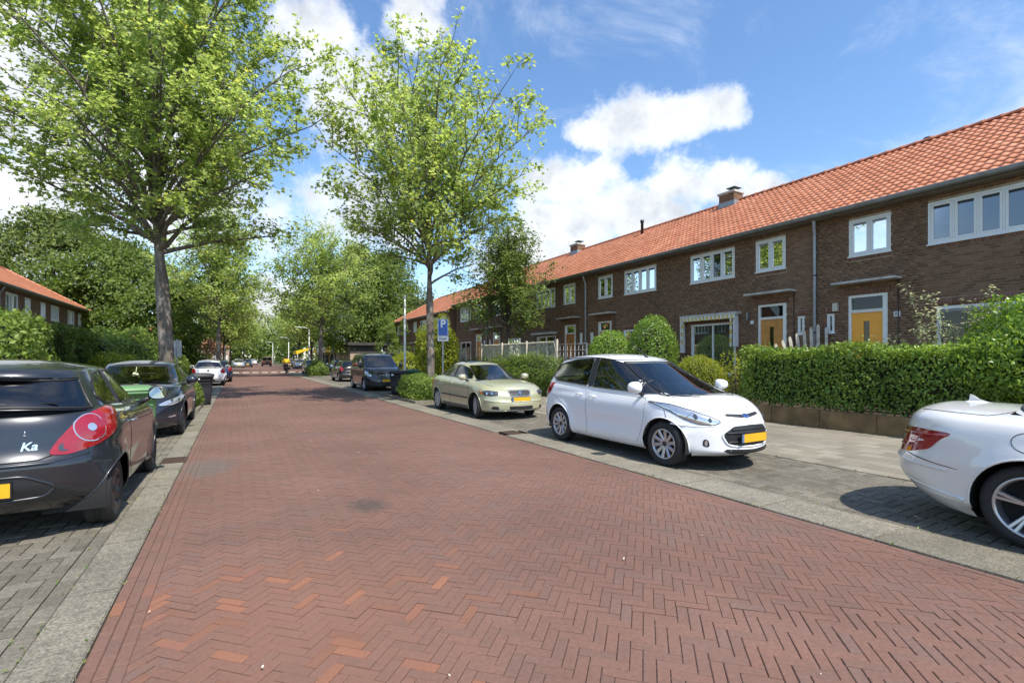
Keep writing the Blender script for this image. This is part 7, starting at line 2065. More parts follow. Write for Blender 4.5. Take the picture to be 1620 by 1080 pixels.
# ---- pearl white coupe at the right edge ------------------------------------
def white_coupe():
    S = dict(wb=2.76, Rw=0.335, yF=2.28, yR=-2.50, W=1.80, aF=0.75, aR=0.62, nF=2.3, nR=2.5, crown=0.065, arch=0.385, flare=0.03, tw=0.25, wx=0.985,
             shoulder=[(2.28, 0.68), (1.6, 0.86), (0.9, 0.92), (-0.3, 0.95), (-1.0, 0.985), (-1.6, 1.01), (-2.1, 1.02), (-2.50, 0.975)], nose=NOSE,
             tail=[(0, 0.22), (0.08, 0.14), (0.2, 0.04), (0.3, 0.0), (0.42, 0.0), (0.5, 0.02), (0.62, 0.05), (0.85, 0.09), (0.95, 0.115), (1, 0.15)],
             side=[(0, 0.90), (0.06, 0.95), (0.25, 0.985), (0.5, 1.0), (0.72, 1.0), (0.84, 0.99), (0.94, 0.955), (1, 0.89)],
             z0=curve([(-2.50, 0.26), (-2.1, 0.20), (-1.7, 0.17), (0, 0.17), (1.8, 0.18), (2.28, 0.22)]),
             taper=[(-2.50, 0.90), (-1.85, 0.985), (-1.2, 1.02), (-0.5, 1.0), (0.9, 1.0), (1.6, 0.98), (2.28, 0.90)], crease=[(-2.0, 0.60, 0.010, 0.5, 0.03), (-2.0, 0.30, 0.018, 0.6, 0.03), (-1.1, 0.70, 0.015, 0.7, 0.10)], lip=P_PEARL,
             cabin=dict(yf0=1.02, yf1=0.05, yr0=-1.68, yr1=-0.82, w0=1.42, w1=0.98, aF0=0.55, aF1=0.38, aR0=0.55, aR1=0.35, bowf=0.05, bowr=0.06, crown=0.07, n=2.5, lift=0.0,
                        roof=[(1.0, 1.0), (0.5, 1.22), (0.05, 1.33), (-0.3, 1.39), (-0.7, 1.37), (-1.0, 1.30), (-1.3, 1.18)], ws=(0.61, 0.05, 0.94), rw=(2.2, 0.10, 0.93), seat_y=-0.2),
             windows=[dict(poly=[(0.55, 0.99), (0.35, 1.10), (0.05, 1.21), (-0.30, 1.27), (-0.65, 1.25), (-0.95, 1.15), (-1.18, 1.06)], ctr=(-0.3, 1.10), mat=M_CARGLASSD)])
    c = Car("coupe", "pearl white coupe cut off by the right edge, its back and red tail light showing", (6.26, -0.13, 0), PI, S, P_PEARL)
    c.shell(); c.windows_side(); c.arc_window("windscreen", c.ws, M_CARGLASS); c.arc_window("rear_window", c.rw, M_CARGLASSD, front=False)
    c.interior(-1); c.wheels('twin', M_ALLOY, 5, rim=0.245); ff, rf, rg = front_f(c), rear_f(c), ring_f(c); fs_ = lambda y, z, sg, off: c.sp(y, z, sg, off)
    L = [(2.62, 0.855), (2.66, 0.70), (2.58, 0.625), (2.40, 0.63), (2.18, 0.69), (c.a_of(-1.98), 0.805), (c.a_of(-1.93), 0.835), (2.06, 0.86), (2.35, 0.868)]
    t = c.patch("tail_light", L, rg, M_LAMPR, thick=0.006, dome=0.012, n=64, ctr=(2.40, 0.755), rings=6)
    for i, q in enumerate(t):
        sg = (1, -1)[i]
        c.patch("clear_lens", [(2.64, 0.775), (2.62, 0.735), (2.42, 0.735), (2.20, 0.765), (2.40, 0.790)], rg, M_LAMPC, thick=0.016, n=30, rings=3, sides=(sg,), parent=q)
        c.ribbon("lens_line", [(2.60, 0.815), (2.3, 0.822), (2.08, 0.828)], rg, M_LAMPR2, w=0.006, off=0.016, closed=False, sides=(sg,), parent=q)
        c.ribbon("lens_line", [(2.60, 0.69), (2.40, 0.685), (2.22, 0.715)], rg, M_LAMPR2, w=0.006, off=0.016, closed=False, sides=(sg,), parent=q)
    c.ribbon("bumper_gap", [(2.40, 0.625), (2.22, 0.60), (2.02, 0.565), (c.a_of(-1.80), 0.555)], rg, M_GAP, w=0.004, off=-0.001, closed=False)
    c.ribbon("fuel_flap_gap", [(-1.40 + 0.107 * math.cos(t), 0.845 + 0.077 * math.sin(t)) for t in [2 * PI * k / 28 for k in range(28)]], fs_, M_GAP, w=0.0035, off=-0.001, closed=True, sides=(1,))
    c.ribbon("bumper_ridge", [(3.0, 0.565), (2.5, 0.56), (2.2, 0.545), (2.02, 0.535)], rg, P_PEARL, w=0.018, off=-0.010, closed=False)
    c.ribbon("bumper_ridge", [(3.0, 0.40), (2.5, 0.385), (2.2, 0.35), (2.0, 0.315), (c.a_of(-1.82), 0.305)], rg, P_PEARL, w=0.018, off=-0.010, closed=False)
    # boot lid shut line on the deck
    for sg in (1, -1):
        m = MB(); pts = []
        for k in range(22):
            q = k / 21
            if q < 0.72: y = c.yR + c.fR(1.0) + 0.14 + (q / 0.72) * 0.52; f = 0.93
            else: r = (q - 0.72) / 0.28; y = c.yR + c.fR(1.0) + 0.66 + 0.10 * math.sin(r * PI / 2); f = 0.93 - 0.35 * r
            a = c.a_of(y, 1.0); p = c.body(a, 1.0, sg); pts.append(Vector((p.x * f, p.y, p.z + c.crown * (1 - f * f) * min(1.0, abs(p.x) / (c.W * 0.7)) + 0.0008)))
        m.tube(pts, 0.004, 5); c._mk("boot_gap", m, M_GAP)
    m = MB(); b = Vector((0, -1.98, c.zs(-1.98) + c.crown)); prof = [(0.11, 0.0), (0.07, 0.012), (0.02, 0.03), (-0.02, 0.062), (-0.045, 0.075), (-0.05, 0.03), (-0.06, 0.0)]
    for sg in (1, -1):
        m.add([b + Vector((sg * 0.012, y, z)) for y, z in prof], [list(range(len(prof)))], False)
    m.add([b + Vector((sg * 0.012, y, z)) for y, z in prof for sg in (1, -1)], [[2 * i, 2 * i + 1, 2 * i + 3, 2 * i + 2] for i in range(len(prof) - 1)], True); m.lathe([(0.045, 0.0), (0.03, 0.012), (0.0, 0.014)], 14, 'z', Matrix.Translation(b) @ Matrix.Scale(2.2, 4, (0, 1, 0))); c._mk("shark_fin_aerial", m, P_PEARL)
    d = c.door([(0.80, 0.88), (0.78, 0.45), (0.65, 0.26), (-0.62, 0.26), (-0.72, 0.55), (-0.62, 0.93)]); c.handle(-0.50, 0.82, parents=d); c.mirror(0.55, 1.02)
    front_kit(c, P_PEARL, [(0.0, 0.64), (0.42, 0.63), (0.36, 0.48), (0.0, 0.47)], [(0.0, 0.33), (0.6, 0.34), (0.6, 0.25), (0.0, 0.24)], [(0.50, 0.68), (0.55, 0.58), (0.75, 0.58), (0.95, 0.70), (0.75, 0.72)], 0.42)
    c.plate(False, 0.50); c.wiper(); c.bonnet_gap(0.8, 0.9)
white_coupe()

# ---- black van facing us ----------------------------------------------------
def black_van():
    S = dict(wb=2.697, Rw=0.318, yF=2.10, yR=-2.09, W=1.83, aF=0.70, aR=0.25, nF=2.4, nR=3.5, crown=0.06, arch=0.36, flare=0.015,
             shoulder=[(2.10, 0.84), (1.9, 0.96), (1.5, 1.06), (1.1, 1.12), (0, 1.13), (-2.09, 1.15)], nose=[(0, 0.06), (0.12, 0.0), (0.4, 0.0), (0.6, 0.04), (0.85, 0.12), (1, 0.24)], tail=[(0, 0.08), (0.2, 0.0), (0.5, 0.02), (1, 0.06)], side=SIDE,
             taper=[(-2.09, 0.97), (-1.5, 1.0), (1.2, 1.0), (2.1, 0.92)],
             cabin=dict(yf0=1.52, yf1=0.55, yr0=-2.04, yr1=-1.98, w0=1.68, w1=1.34, aF0=0.6, aF1=0.4, aR0=0.2, aR1=0.2, bowf=0.06, bows=0.05, crown=0.06, n=3.0,
                        roof=[(1.5, 1.25), (0.9, 1.56), (0.55, 1.70), (0.1, 1.79), (-0.6, 1.81), (-2.0, 1.79)], ws=(0.66, 0.05, 0.93), rw=(2.5, 0.1, 0.85), seat_y=0.1),
             windows=[dict(poly=[(1.0, 1.16), (0.62, 1.45), (0.40, 1.58), (-0.22, 1.62), (-0.22, 1.17)]), dict(poly=[(-0.34, 1.17), (-0.34, 1.62), (-1.05, 1.62), (-1.05, 1.18)], mat=M_CARGLASSD), dict(poly=[(-1.18, 1.18), (-1.18, 1.62), (-1.8, 1.60), (-1.85, 1.20)], mat=M_CARGLASSD)])
    c = Car("van", "black passenger van facing the camera next to the wheelie bins", (6.12, 24.65, 0), PI, S, P_BLACK, detail=0.8)
    c.shell(); c.windows_side(); c.arc_window("windscreen", c.ws, M_CARGLASS); c.arc_window("rear_window", c.rw, M_CARGLASSD, front=False); c.interior(-1); c.wheels('multi', M_ALLOY, 9)
    d = c.door([(1.0, 1.06), (0.95, 0.5), (0.85, 0.3), (-0.26, 0.3), (-0.28, 1.1)]); c.handle(-0.1, 0.98, parents=d); c.mirror(1.02, 1.22, (0.10, 0.10, 0.13))
    front_kit(c, P_BLACK, [(0.0, 0.60), (0.50, 0.62), (0.52, 0.585), (0.0, 0.565)], [(0.0, 0.40), (0.62, 0.42), (0.62, 0.30), (0.0, 0.28)], [(0.50, 0.80), (0.52, 0.70), (0.66, 0.66), (0.86, 0.72), (0.95, 0.90), (0.80, 0.93), (0.62, 0.88)], 0.50)
    ff = front_f(c); c.ribbon("badge", [(0.0, 0.80), (0.045, 0.745), (0.0, 0.69), (-0.045, 0.745)], ff, M_CHROME, w=0.013, off=0.014, closed=True, sides=(1,)); c.ribbon("chrome_bar", [(-0.32, 0.755), (-0.09, 0.745)], ff, M_CHROME, w=0.014, off=0.008, closed=False, sides=(1, -1))
    c.wiper()
black_van()

# ---- simple hatchbacks further along the street -----------------------------
def far_car(name, label, loc, rotz, paint, L=4.0, W=1.72, H=1.48, wb=2.5, wag=0.35, rear=True, lights=True, detail=0.5, wheel='multi', group="cars parked along the kerb", plate=True):
    yF, yR = wb / 2 + (L - wb) * 0.54, -wb / 2 - (L - wb) * 0.46; k = H / 1.48
    S = dict(wb=wb, Rw=0.31, yF=yF, yR=yR, W=W, aF=0.7, aR=0.42, nF=2.3, crown=0.055, arch=0.36,
             shoulder=[(yF, 0.68 * k), (yF - 0.25, 0.80 * k), (yF - 0.9, 0.95 * k), (0, 1.0 * k), (yR, 1.05 * k)], nose=NOSE, tail=TAIL, side=SIDE, taper=[(yR, 0.93), (-1.2, 0.98), (-0.6, 1), (0.8, 1), (yF, 0.92)],
             cabin=dict(yf0=yF - 0.85, yf1=yF - 1.80, yr0=yR + 0.06, yr1=yR + wag, w0=W - 0.18, w1=W - 0.56, aF0=0.55, aF1=0.35, aR0=0.42, aR1=0.35, bowf=0.04, bowr=0.03, crown=0.06,
                        roof=[(yF - 0.8, 1.15 * k), (yF - 1.8, H * 0.955), (yF - 2.2, H), (yR + 1.0, H * 0.985), (yR + 0.3, H * 0.94)], ws=(0.60, 0.04, 0.92), rw=(2.25, 0.08, 0.86), seat_y=-0.1),
             windows=[dict(poly=[(yF - 1.35, 1.04 * k), (yF - 1.6, 1.20 * k), (yF - 1.85, 1.32 * k), (yF - 2.4, 1.36 * k), (yF - 2.4, 1.06 * k)]), dict(poly=[(yF - 2.5, 1.06 * k), (yF - 2.5, 1.36 * k), (yR + 0.85, 1.33 * k), (yR + 0.5, 1.18 * k), (yR + 0.6, 1.09 * k)])])
    c = Car(name, label, loc, rotz, S, paint, group=group, detail=detail)
    c.shell(); c.windows_side(); c.arc_window("windscreen", c.ws, M_CARGLASS); c.arc_window("rear_window", c.rw, M_CARGLASSD, front=False); c.wheels(wheel, None, 7); c.interior(-1)
    c.mirror(yF - 1.45, 1.06 * k); rg, rf, ff = ring_f(c), rear_f(c), front_f(c)
    c.patch("headlight", [(0.42, 0.60 * k), (0.6, 0.58 * k), (0.95, 0.72 * k), (0.95, 0.78 * k), (0.5, 0.68 * k)], rg, M_LAMPC, thick=0.01, n=24, rings=3)
    c.patch("tail_light", [(2.03, 1.0 * k), (2.03, 0.80 * k), (2.28, 0.70 * k), (2.52, 0.76 * k), (2.46, 0.93 * k), (2.3, 1.0 * k)], rg, M_LAMPR, thick=0.02, dome=0.01, n=28, rings=4)
    c.patch("grille", sym([(0.0, 0.60 * k), (0.40, 0.58 * k), (0.36, 0.44 * k), (0.0, 0.42 * k)]), ff, M_TRIM, thick=0.006, sides=(1,), n=30, rings=3)
    c.patch("lower_grille", sym([(0.0, 0.34), (0.5, 0.35), (0.5, 0.27), (0.0, 0.26)]), ff, M_TRIM, thick=0.006, sides=(1,), n=30, rings=2)
    c.plate(True, 0.5 * k, off=0.02); c.plate(False, 0.52, off=0.012)
    c.door([(yF - 1.15, 0.92 * k), (yF - 1.2, 0.30), (yF - 2.42, 0.30), (yF - 2.44, 0.98 * k)])
    return c
c = far_car("hatchback", "silver white small hatchback seen from behind next to the black wheelie bin", (-1.36, 33.4, 0), 0, P_WHITE, 3.675, 1.604, 1.476, 2.385, 0.30, detail=0.8)
c.patch("badge", [(0.06 * math.cos(t), 0.86 + 0.06 * math.sin(t)) for t in [2 * PI * k / 18 for k in range(18)]], rear_f(c), M_CHROME, thick=0.012, sides=(1,), n=20, rings=2)
c.patch("rear_skirt", sym([(0.0, 0.36), (0.60, 0.38), (0.62, 0.30), (0.0, 0.28)]), rear_f(c), M_TRIM, thick=0.004, sides=(1,), n=30, rings=2)
far_car("hatchback", "dark blue hatchback just showing past the silver white hatchback", (-1.12, 38.6, 0), 0, P_BLUE, 4.2, 1.76, 1.48, 2.6)
c = far_car("hatchback", "black hatchback seen from behind in front of the black van", (6.75, 35.0, 0), 0, P_BLACK, 4.1, 1.72, 1.46, 2.52, 0.4, detail=0.8)
c.ribbon("bumper_strip", sym([(0.0, 0.50), (0.4, 0.50), (0.7, 0.52)])[:3], rear_f(c), M_CHROME, w=0.02, off=0.004, closed=False)
far_car("hatchback", "dark teal car facing us beyond the small green bin", (7.0, 55.0, 0), PI, P_TEAL, 4.2, 1.76, 1.46, 2.55)
far_car("hatchback", "dark car half hidden by the far planting bed", (8.9, 50.6, 0), 0, P_BLACK, 4.3, 1.76, 1.46, 2.6)
far_car("hatchback", "silver car facing us beneath the yellow shop awning", (9.3, 88.5, 0), PI, P_SILVER, 4.4, 1.8, 1.5, 2.65)
far_car("hatchback", "black car parked on the far right beyond the cyclist", (8.6, 100.5, 0), PI, P_BLACK, 4.2, 1.76, 1.48, 2.6)
far_car("hatchback", "pale silver car coming towards us on the far left", (0.35, 97.5, 0), PI, P_SILVER, 4.2, 1.76, 1.5, 2.6, group="cars driving on the street")
far_car("hatchback", "dark car behind the oncoming pale silver one", (1.75, 103.5, 0), PI, P_BLACK, 4.3, 1.76, 1.5, 2.6)
far_car("hatchback", "white car parked far off on the left of the dark maroon jeep", (4.0, 150, 0), 0, P_WHITE, 4.2, 1.76, 1.5, 2.6)

# tall dark maroon jeep seen from behind, far down the road
def jeep():
    S = dict(wb=2.5, Rw=0.38, yF=1.95, yR=-1.95, W=1.85, aF=0.5, aR=0.12, nF=2.6, nR=4.0, crown=0.03, arch=0.44, shoulder=[(1.95, 1.0), (0, 1.12), (-1.95, 1.15)], nose=NOSE, tail=[(0, 0.04), (0.3, 0.0), (1, 0.02)], side=SIDE, taper=[(-1.95, 0.99), (0, 1), (1.95, 0.95)],
             z0=curve([(-1.95, 0.45), (1.95, 0.45)]), cabin=dict(yf0=0.9, yf1=0.6, yr0=-1.92, yr1=-1.88, w0=1.75, w1=1.6, aF0=0.3, aF1=0.3, aR0=0.12, aR1=0.12, crown=0.03, n=4, roof=[(0.9, 1.9), (0, 2.05), (-1.9, 2.03)], ws=(0.8, 0.1, 0.9), rw=(2.42, 0.12, 0.85), seat_y=0.0), windows=[])
    c = Car("jeep", "tall dark maroon jeep driving away at the end of the street", (5.6, 116, 0), 0, S, P_MAROON, group="cars driving on the street", detail=0.5)
    c.shell(); c.arc_window("rear_window", c.rw, M_CARGLASS, front=False); c.arc_window("windscreen", c.ws, M_CARGLASS); c.wheels('five', M_ALLOYD, 5); c.plate(False, 0.85, off=0.02); c.interior(-1)
    rf = rear_f(c); c.patch("tail_light", [(0.72, 1.0), (0.86, 1.0), (0.86, 0.75), (0.72, 0.75)], rf, M_LAMPR, thick=0.02, n=20, rings=2)
    m = MB(); m.lathe([(0.0, -2.12), (0.2, -2.12), (0.36, -2.08), (0.37, -1.95), (0.0, -1.95)], 24, 'y', Matrix.Translation(Vector((0.1, 0, 1.0)))); c._mk("spare_wheel", m, M_TYRE)
    m = MB(); m.bbox(-0.9, 0.9, -2.1, -1.95, 0.5, 0.66, 0.03); c._mk("bumper", m, M_TRIM)
jeep()

# ------------------------------------------------------------------ street furniture and small things
M_BIN_BLACK = mat_plain("black bin plastic", (0.022, 0.024, 0.030), rough=0.45, var=0.15)
M_BIN_GREEN = mat_plain("pale green bin plastic", (0.115, 0.235, 0.095), rough=0.45, var=0.06)
M_BIN_DGREEN = mat_plain("dark green bin plastic", (0.012, 0.075, 0.042), rough=0.45, var=0.1)
M_WALLTAN = mat_plain("weathered tan concrete", (0.18, 0.12, 0.055), rough=0.95, var=0.4, vscale=3.0, bump=0.6, bscale=50)
M_GALV = mat_plain("galvanised post", (0.42, 0.44, 0.45), rough=0.4, metal=0.6)
M_POLEW = mat_plain("white painted pole", (0.70, 0.70, 0.68), rough=0.4)
M_SIGNBLUE = mat_plain("sign blue", (0.012, 0.10, 0.42), rough=0.35)
M_SIGNW = mat_plain("sign white", (0.74, 0.76, 0.78), rough=0.35)
M_SIGNBACK = mat_plain("sign back grey", (0.46, 0.48, 0.50), rough=0.45, metal=0.3)
M_WOODP = mat_plain("weathered fence wood", (0.50, 0.45, 0.36), rough=0.85, var=0.25, vscale=7)
M_REED = mat_plain("weathered reed", (0.42, 0.39, 0.27), rough=0.9, var=0.3, vscale=10)
M_TRELW = mat_plain("white trellis paint", (0.62, 0.61, 0.57), rough=0.6, var=0.1)
M_YELLOWSH = mat_plain("yellow shop awning", (0.75, 0.50, 0.01), rough=0.6)
M_YJACKET = mat_plain("yellow jacket", (0.85, 0.50, 0.008), rough=0.7, var=0.08)
M_JEANS = mat_plain("dark blue trousers", (0.022, 0.028, 0.045), rough=0.9)
M_SKIN = mat_plain("skin", (0.45, 0.26, 0.18), rough=0.6)
M_HAIR = mat_plain("dark brown hair", (0.035, 0.018, 0.012), rough=0.7)
M_BEIGEB = mat_piece("beige brick", [(0.0, (0.33, 0.24, 0.17)), (1.0, (0.40, 0.30, 0.22))], rough=0.9, bump=0.4, bscale=20, stain=0.15)
M_PANELW = mat_plain("white facade panel", (0.62, 0.63, 0.64), rough=0.5, var=0.08)
M_FASCIA = mat_plain("dark roof edge", (0.05, 0.045, 0.042), rough=0.7)

# low retaining wall under the privet hedge
lw = thing("garden_wall", "low weathered tan wall at the foot of the privet hedge", "wall", (10.95, 5.0, 0))
for k in range(7):
    m = MB(); y = 0.4 + k * 1.08; m.bbox(10.96, 11.10, y + 0.002, y + 1.078, -0.05, 0.405 + random.uniform(-0.004, 0.004), 0.012); m.build("wall_slab", M_WALLTAN, lw)
lw = thing("garden_edge", "low dark brick edging in front of the bushes by the awning", "edging", (10.95, 12.5, 0))
for k in range(34):
    m = MB(); y = 8.75 + 1.3 + k * 0.215; m.box(10.97, 11.09, y, y + 0.205, -0.05, 0.30); m.build("brick", M_BRICK, lw)

def wheelie_bin(label, x, y, rot, body, lid, sticker=False, h=1.05):
    t = thing("wheelie_bin", label, "wheelie bin", (x, y, 0), rot, group="wheelie bins on the street")
    def mk(name, m, mat, par=t): 
        me = bpy.data.meshes.new(name); me.from_pydata(m.v, [], m.f); me.polygons.foreach_set('use_smooth', m.sm)
        bm = bmesh.new(); bm.from_mesh(me); bmesh.ops.recalc_face_normals(bm, faces=bm.faces); bm.to_mesh(me); bm.free(); me.materials.append(mat); return link_mesh(name, me, par)
    m = MB()
    def ring(z, w, d, r, oy=0):
        o = []
        for cx, cy, a0 in ((w - r, d - r, 0), (-w + r, d - r, 90), (-w + r, -d + r, 180), (w - r, -d + r, 270)):
            for k in range(4): a = R(a0 + 30 * k); o.append((cx + r * math.cos(a), cy + oy + r * math.sin(a), z))
        return o
    rings = [ring(0.09, 0.21, 0.24, 0.05, 0.03), ring(0.13, 0.225, 0.26, 0.05, 0.03), ring(0.55, 0.255, 0.30, 0.05), ring(0.92, 0.28, 0.335, 0.05), ring(0.922, 0.30, 0.36, 0.05), ring(0.965, 0.30, 0.36, 0.05), ring(0.967, 0.285, 0.34, 0.05)]
    vs = [p for r in rings for p in r]; n = 16
    fs = [[i * n + k, i * n + (k + 1) % n, (i + 1) * n + (k + 1) % n, (i + 1) * n + k] for i in range(len(rings) - 1) for k in range(n)] + [list(range(n))]
    m.add(vs, fs, True); mk("body", m, body)
    m = MB(); rg = [ring(0.968, 0.305, 0.365, 0.06), ring(0.99, 0.315, 0.375, 0.07), ring(1.03, 0.28, 0.33, 0.09), ring(h, 0.20, 0.24, 0.08)]; vs = [p for r in rg for p in r]
    fs = [[i * n + k, i * n + (k + 1) % n, (i + 1) * n + (k + 1) % n, (i + 1) * n + k] for i in range(3) for k in range(n)] + [list(range(3 * n, 4 * n)), list(range(n))]
    m.add(vs, fs, True); mk("lid", m, lid)
    m = MB(); m.tube([(-0.26, -0.36, 0.95), (-0.26, -0.42, 0.98), (0.26, -0.42, 0.98), (0.26, -0.36, 0.95)], 0.018, 8); mk("handle", m, lid)
    for sg in (1, -1):
        m = MB(); m.lathe([(0.0, 0.03), (0.05, 0.03), (0.075, 0.024), (0.10, 0.02), (0.10, -0.02), (0.075, -0.024), (0.0, -0.03)], 20, 'x', Matrix.Translation(Vector((sg * 0.25, -0.27, 0.10)))); mk("wheel", m, M_TYRE)
    m = MB(); m.tube([(-0.24, -0.27, 0.10), (0.24, -0.27, 0.10)], 0.012, 6); mk("axle", m, M_GALV)
    for zz in (0.72, 0.82):
        m = MB(); m.box(-0.20, 0.20, 0.312, 0.33, zz, zz + 0.02); mk("rib", m, body)
    if sticker:
        m = MB(); m.box(0.10, 0.20, 0.315, 0.338, 0.84, 0.89); mk("sticker", m, M_SIGNW)
    return t
wheelie_bin("pale green wheelie bin in front of the navy hatchback", -1.52, 10.30, R(200), M_BIN_GREEN, M_BIN_GREEN)
wheelie_bin("black wheelie bin at the kerb by the silver white hatchback", -0.98, 18.75, R(190), M_BIN_BLACK, M_BIN_BLACK, True)
wheelie_bin("black wheelie bin beside the black van", 5.78, 19.6, R(150), M_BIN_BLACK, M_BIN_BLACK, True)
wheelie_bin("dark green wheelie bin next to the slim maple's trunk", 6.75, 20.6, R(165), M_BIN_DGREEN, M_BIN_DGREEN)
t = wheelie_bin("black wheelie bin behind the white compact hatchback, by the reed fence", 11.6, 16.9, R(150), M_BIN_BLACK, M_BIN_BLACK, True); t.location.z = 0.31
wheelie_bin("small green wheelie bin by the far planting bed", 6.0, 47.9, R(180), M_BIN_DGREEN, M_BIN_DGREEN)
m = MB(); m.bbox(6.18, 6.28, 19.70, 19.80, 0.0, 0.78, 0.012); o = m.build("wooden_post", M_WOODP); tag(o, "short pale wooden post between the black and dark green bins", "post")

# disabled parking sign
sg_ = thing("parking_sign", "blue P parking sign with wheelchair symbol and white subplate on a grey post", "sign", (6.95, 17.6, 0))
def flat(name, pts, mat, parent, frame, thick=0.0):
    m = MB(); m.prism(pts, 'y', 0, -max(thick, 0.0006)); me = bpy.data.meshes.new(name); me.from_pydata(m.v, [], m.f)
    bm = bmesh.new(); bm.from_mesh(me); bmesh.ops.recalc_face_normals(bm, faces=bm.faces); bm.to_mesh(me); bm.free(); me.materials.append(mat)
    return link_mesh(name, me, parent, frame, (0, 0, 0))
def rrect(w, h, r, cx=0, cz=0, n=5):
    o = []
    for (sx, sz, a0) in ((1, 1, 0), (-1, 1, 90), (-1, -1, 180), (1, -1, 270)):
        for k in range(n): a = R(a0 + 90 * k / (n - 1)); o.append((cx + sx * (w / 2 - r) + r * math.cos(a), cz + sz * (h / 2 - r) + r * math.sin(a)))
    return o
# the sign faces the camera side of the street (towards -y, slightly to -x)
sg_.rotation_euler = (0, 0, R(-16))
m = MB(); m.tube([(0, 0.02, -0.05), (0, 0.02, 3.12)], 0.030, 12); me = bpy.data.meshes.new("post"); me.from_pydata([tuple(v) for v in m.v], [], m.f); me.materials.append(M_GALV); link_mesh("post", me, sg_)
cap = MB(); cap.lathe([(0.034, 0.0), (0.034, 0.03), (0.0, 0.05)], 12, 'z'); me = bpy.data.meshes.new("post_cap"); me.from_pydata([tuple(v) for v in cap.v], [], cap.f); me.materials.append(M_POLEW); link_mesh("post_cap", me, sg_, (0, 0.02, 3.12))
pan = flat("sign_panel", rrect(0.40, 0.66, 0.03), M_SIGNW, sg_, (0, -0.012, 2.72), 0.012)
flat("sign_face", rrect(0.36, 0.62, 0.02), M_SIGNBLUE, pan, (0, -0.0135, 0), 0.001)
text_obj("letter", "P", 0.40, M_SIGNW, pan, (0.0, -0.016, 0.135), (R(90), 0, 0), bold=0.012)
# wheelchair symbol: head, back and seat, leg, wheel
def stroke(name, pts, w, parent, y=-0.017, closed=False):
    m = MB(); m.tube([(p[0], y, p[1]) for p in pts], w, 6, squash=0.2); me = bpy.data.meshes.new(name); me.from_pydata([tuple(v) for v in m.v], [], m.f); me.materials.append(M_SIGNW); return link_mesh(name, me, parent)
wc = stroke("wheelchair_symbol", [(-0.010, -0.095), (0.0, -0.165), (0.005, -0.185), (0.055, -0.185), (0.085, -0.250), (0.105, -0.242)], 0.013, pan)
stroke("wheelchair_head", [(-0.015, -0.062), (-0.014, -0.064)], 0.022, pan); stroke("wheelchair_arm", [(-0.005, -0.135), (0.045, -0.135)], 0.010, pan)
stroke("wheelchair_wheel", [(0.0 + 0.068 * math.cos(a), -0.215 + 0.062 * math.sin(a)) for a in [R(125 + 225 * k / 16) for k in range(17)]], 0.010, pan)
sub = flat("sub_plate", rrect(0.42, 0.17, 0.03), M_SIGNW, sg_, (0.005, -0.012, 2.285), 0.010)
text_obj("plate_text", "JS-RJ-JN", 0.092, M_BLACK, sub, (0, -0.012, 0), (R(90), 0, 0), bold=0.003)

# sign seen from behind on the left
t = thing("road_sign", "white sign seen from behind on a thin post left of the white hatchback", "sign", (-2.55, 29.0, 0), R(24))
for nm, mm, mt in (("post", MB().tube([(0, 0, -0.05), (0, 0, 2.5)], 0.028, 10), M_GALV), ("sign_panel", MB().bbox(-0.21, 0.21, 0.03, 0.045, 1.72, 2.42, 0.004), M_SIGNBACK), ("sub_plate", MB().bbox(-0.21, 0.21, 0.03, 0.045, 1.60, 1.69, 0.004), M_SIGNBACK)):
    me = bpy.data.meshes.new(nm); me.from_pydata([tuple(v) for v in mm.v], [], mm.f); me.materials.append(mt); link_mesh(nm, me, t)
m = MB(); m.tube([(-3.25, 26.4, 0), (-3.25, 26.4, 1.15)], 0.06, 8); tag(m.build("stone_post", M_CONC), "short grey post left of the big maple trunk", "post")
for (x, y, lab) in ((-1.6, 66.0, "thin pale post by the far left car"), (-1.2, 68.5, "second thin pale post nearer the road junction's far left")):
    m = MB(); m.tube([(x, y, 0), (x, y, 3.2)], 0.05, 8); tag(m.build("thin_post", M_POLEW), lab, "post")
# white pole
m = MB(); m.tube([(7.02, 22.7, -0.05), (7.02, 22.7, 2.3), (7.02, 22.7, 4.55)], [0.065, 0.055, 0.035], 12); tag(m.build("white_pole", M_POLEW), "slender white pole behind the bins near the black van", "pole")

# street lamps
def street_lamp(label, x, y, h, arm, ang):
    t = thing("street_lamp", label, "street lamp", (x, y, 0), group="street lamps")
    m = MB(); m.tube([(x, y, -0.05), (x, y, 1.0), (x, y, h)], [0.085, 0.065, 0.05], 10); m.build("post", M_POLEW, t)
    dx, dy = math.cos(ang), math.sin(ang)
    m = MB(); m.tube([(x, y, h - 0.05), (x + dx * arm * 0.3, y + dy * arm * 0.3, h + 0.22), (x + dx * arm, y + dy * arm, h + 0.28)], [0.045, 0.04, 0.035], 8); m.build("arm", M_POLEW, t)
    m = MB(); p = Vector((x + dx * arm, y + dy * arm, h + 0.27)); m.tube([p - Vector((dx, dy, 0)) * 0.1, p + Vector((dx, dy, 0)) * 0.15, p + Vector((dx, dy, 0)) * 0.7], [0.06, 0.12, 0.07], 10, squash=0.5); m.build("lamp_head", M_POLEW, t)
street_lamp("street lamp with a pale arm over the road by the shops", 7.35, 60.5, 4.9, 0.8, PI)
street_lamp("farther street lamp above the maroon jeep", 7.4, 126.0, 5.2, 0.6, PI)
street_lamp("street lamp with bright head beside the pale far trunks", 8.3, 97.0, 5.2, 0.9, PI)

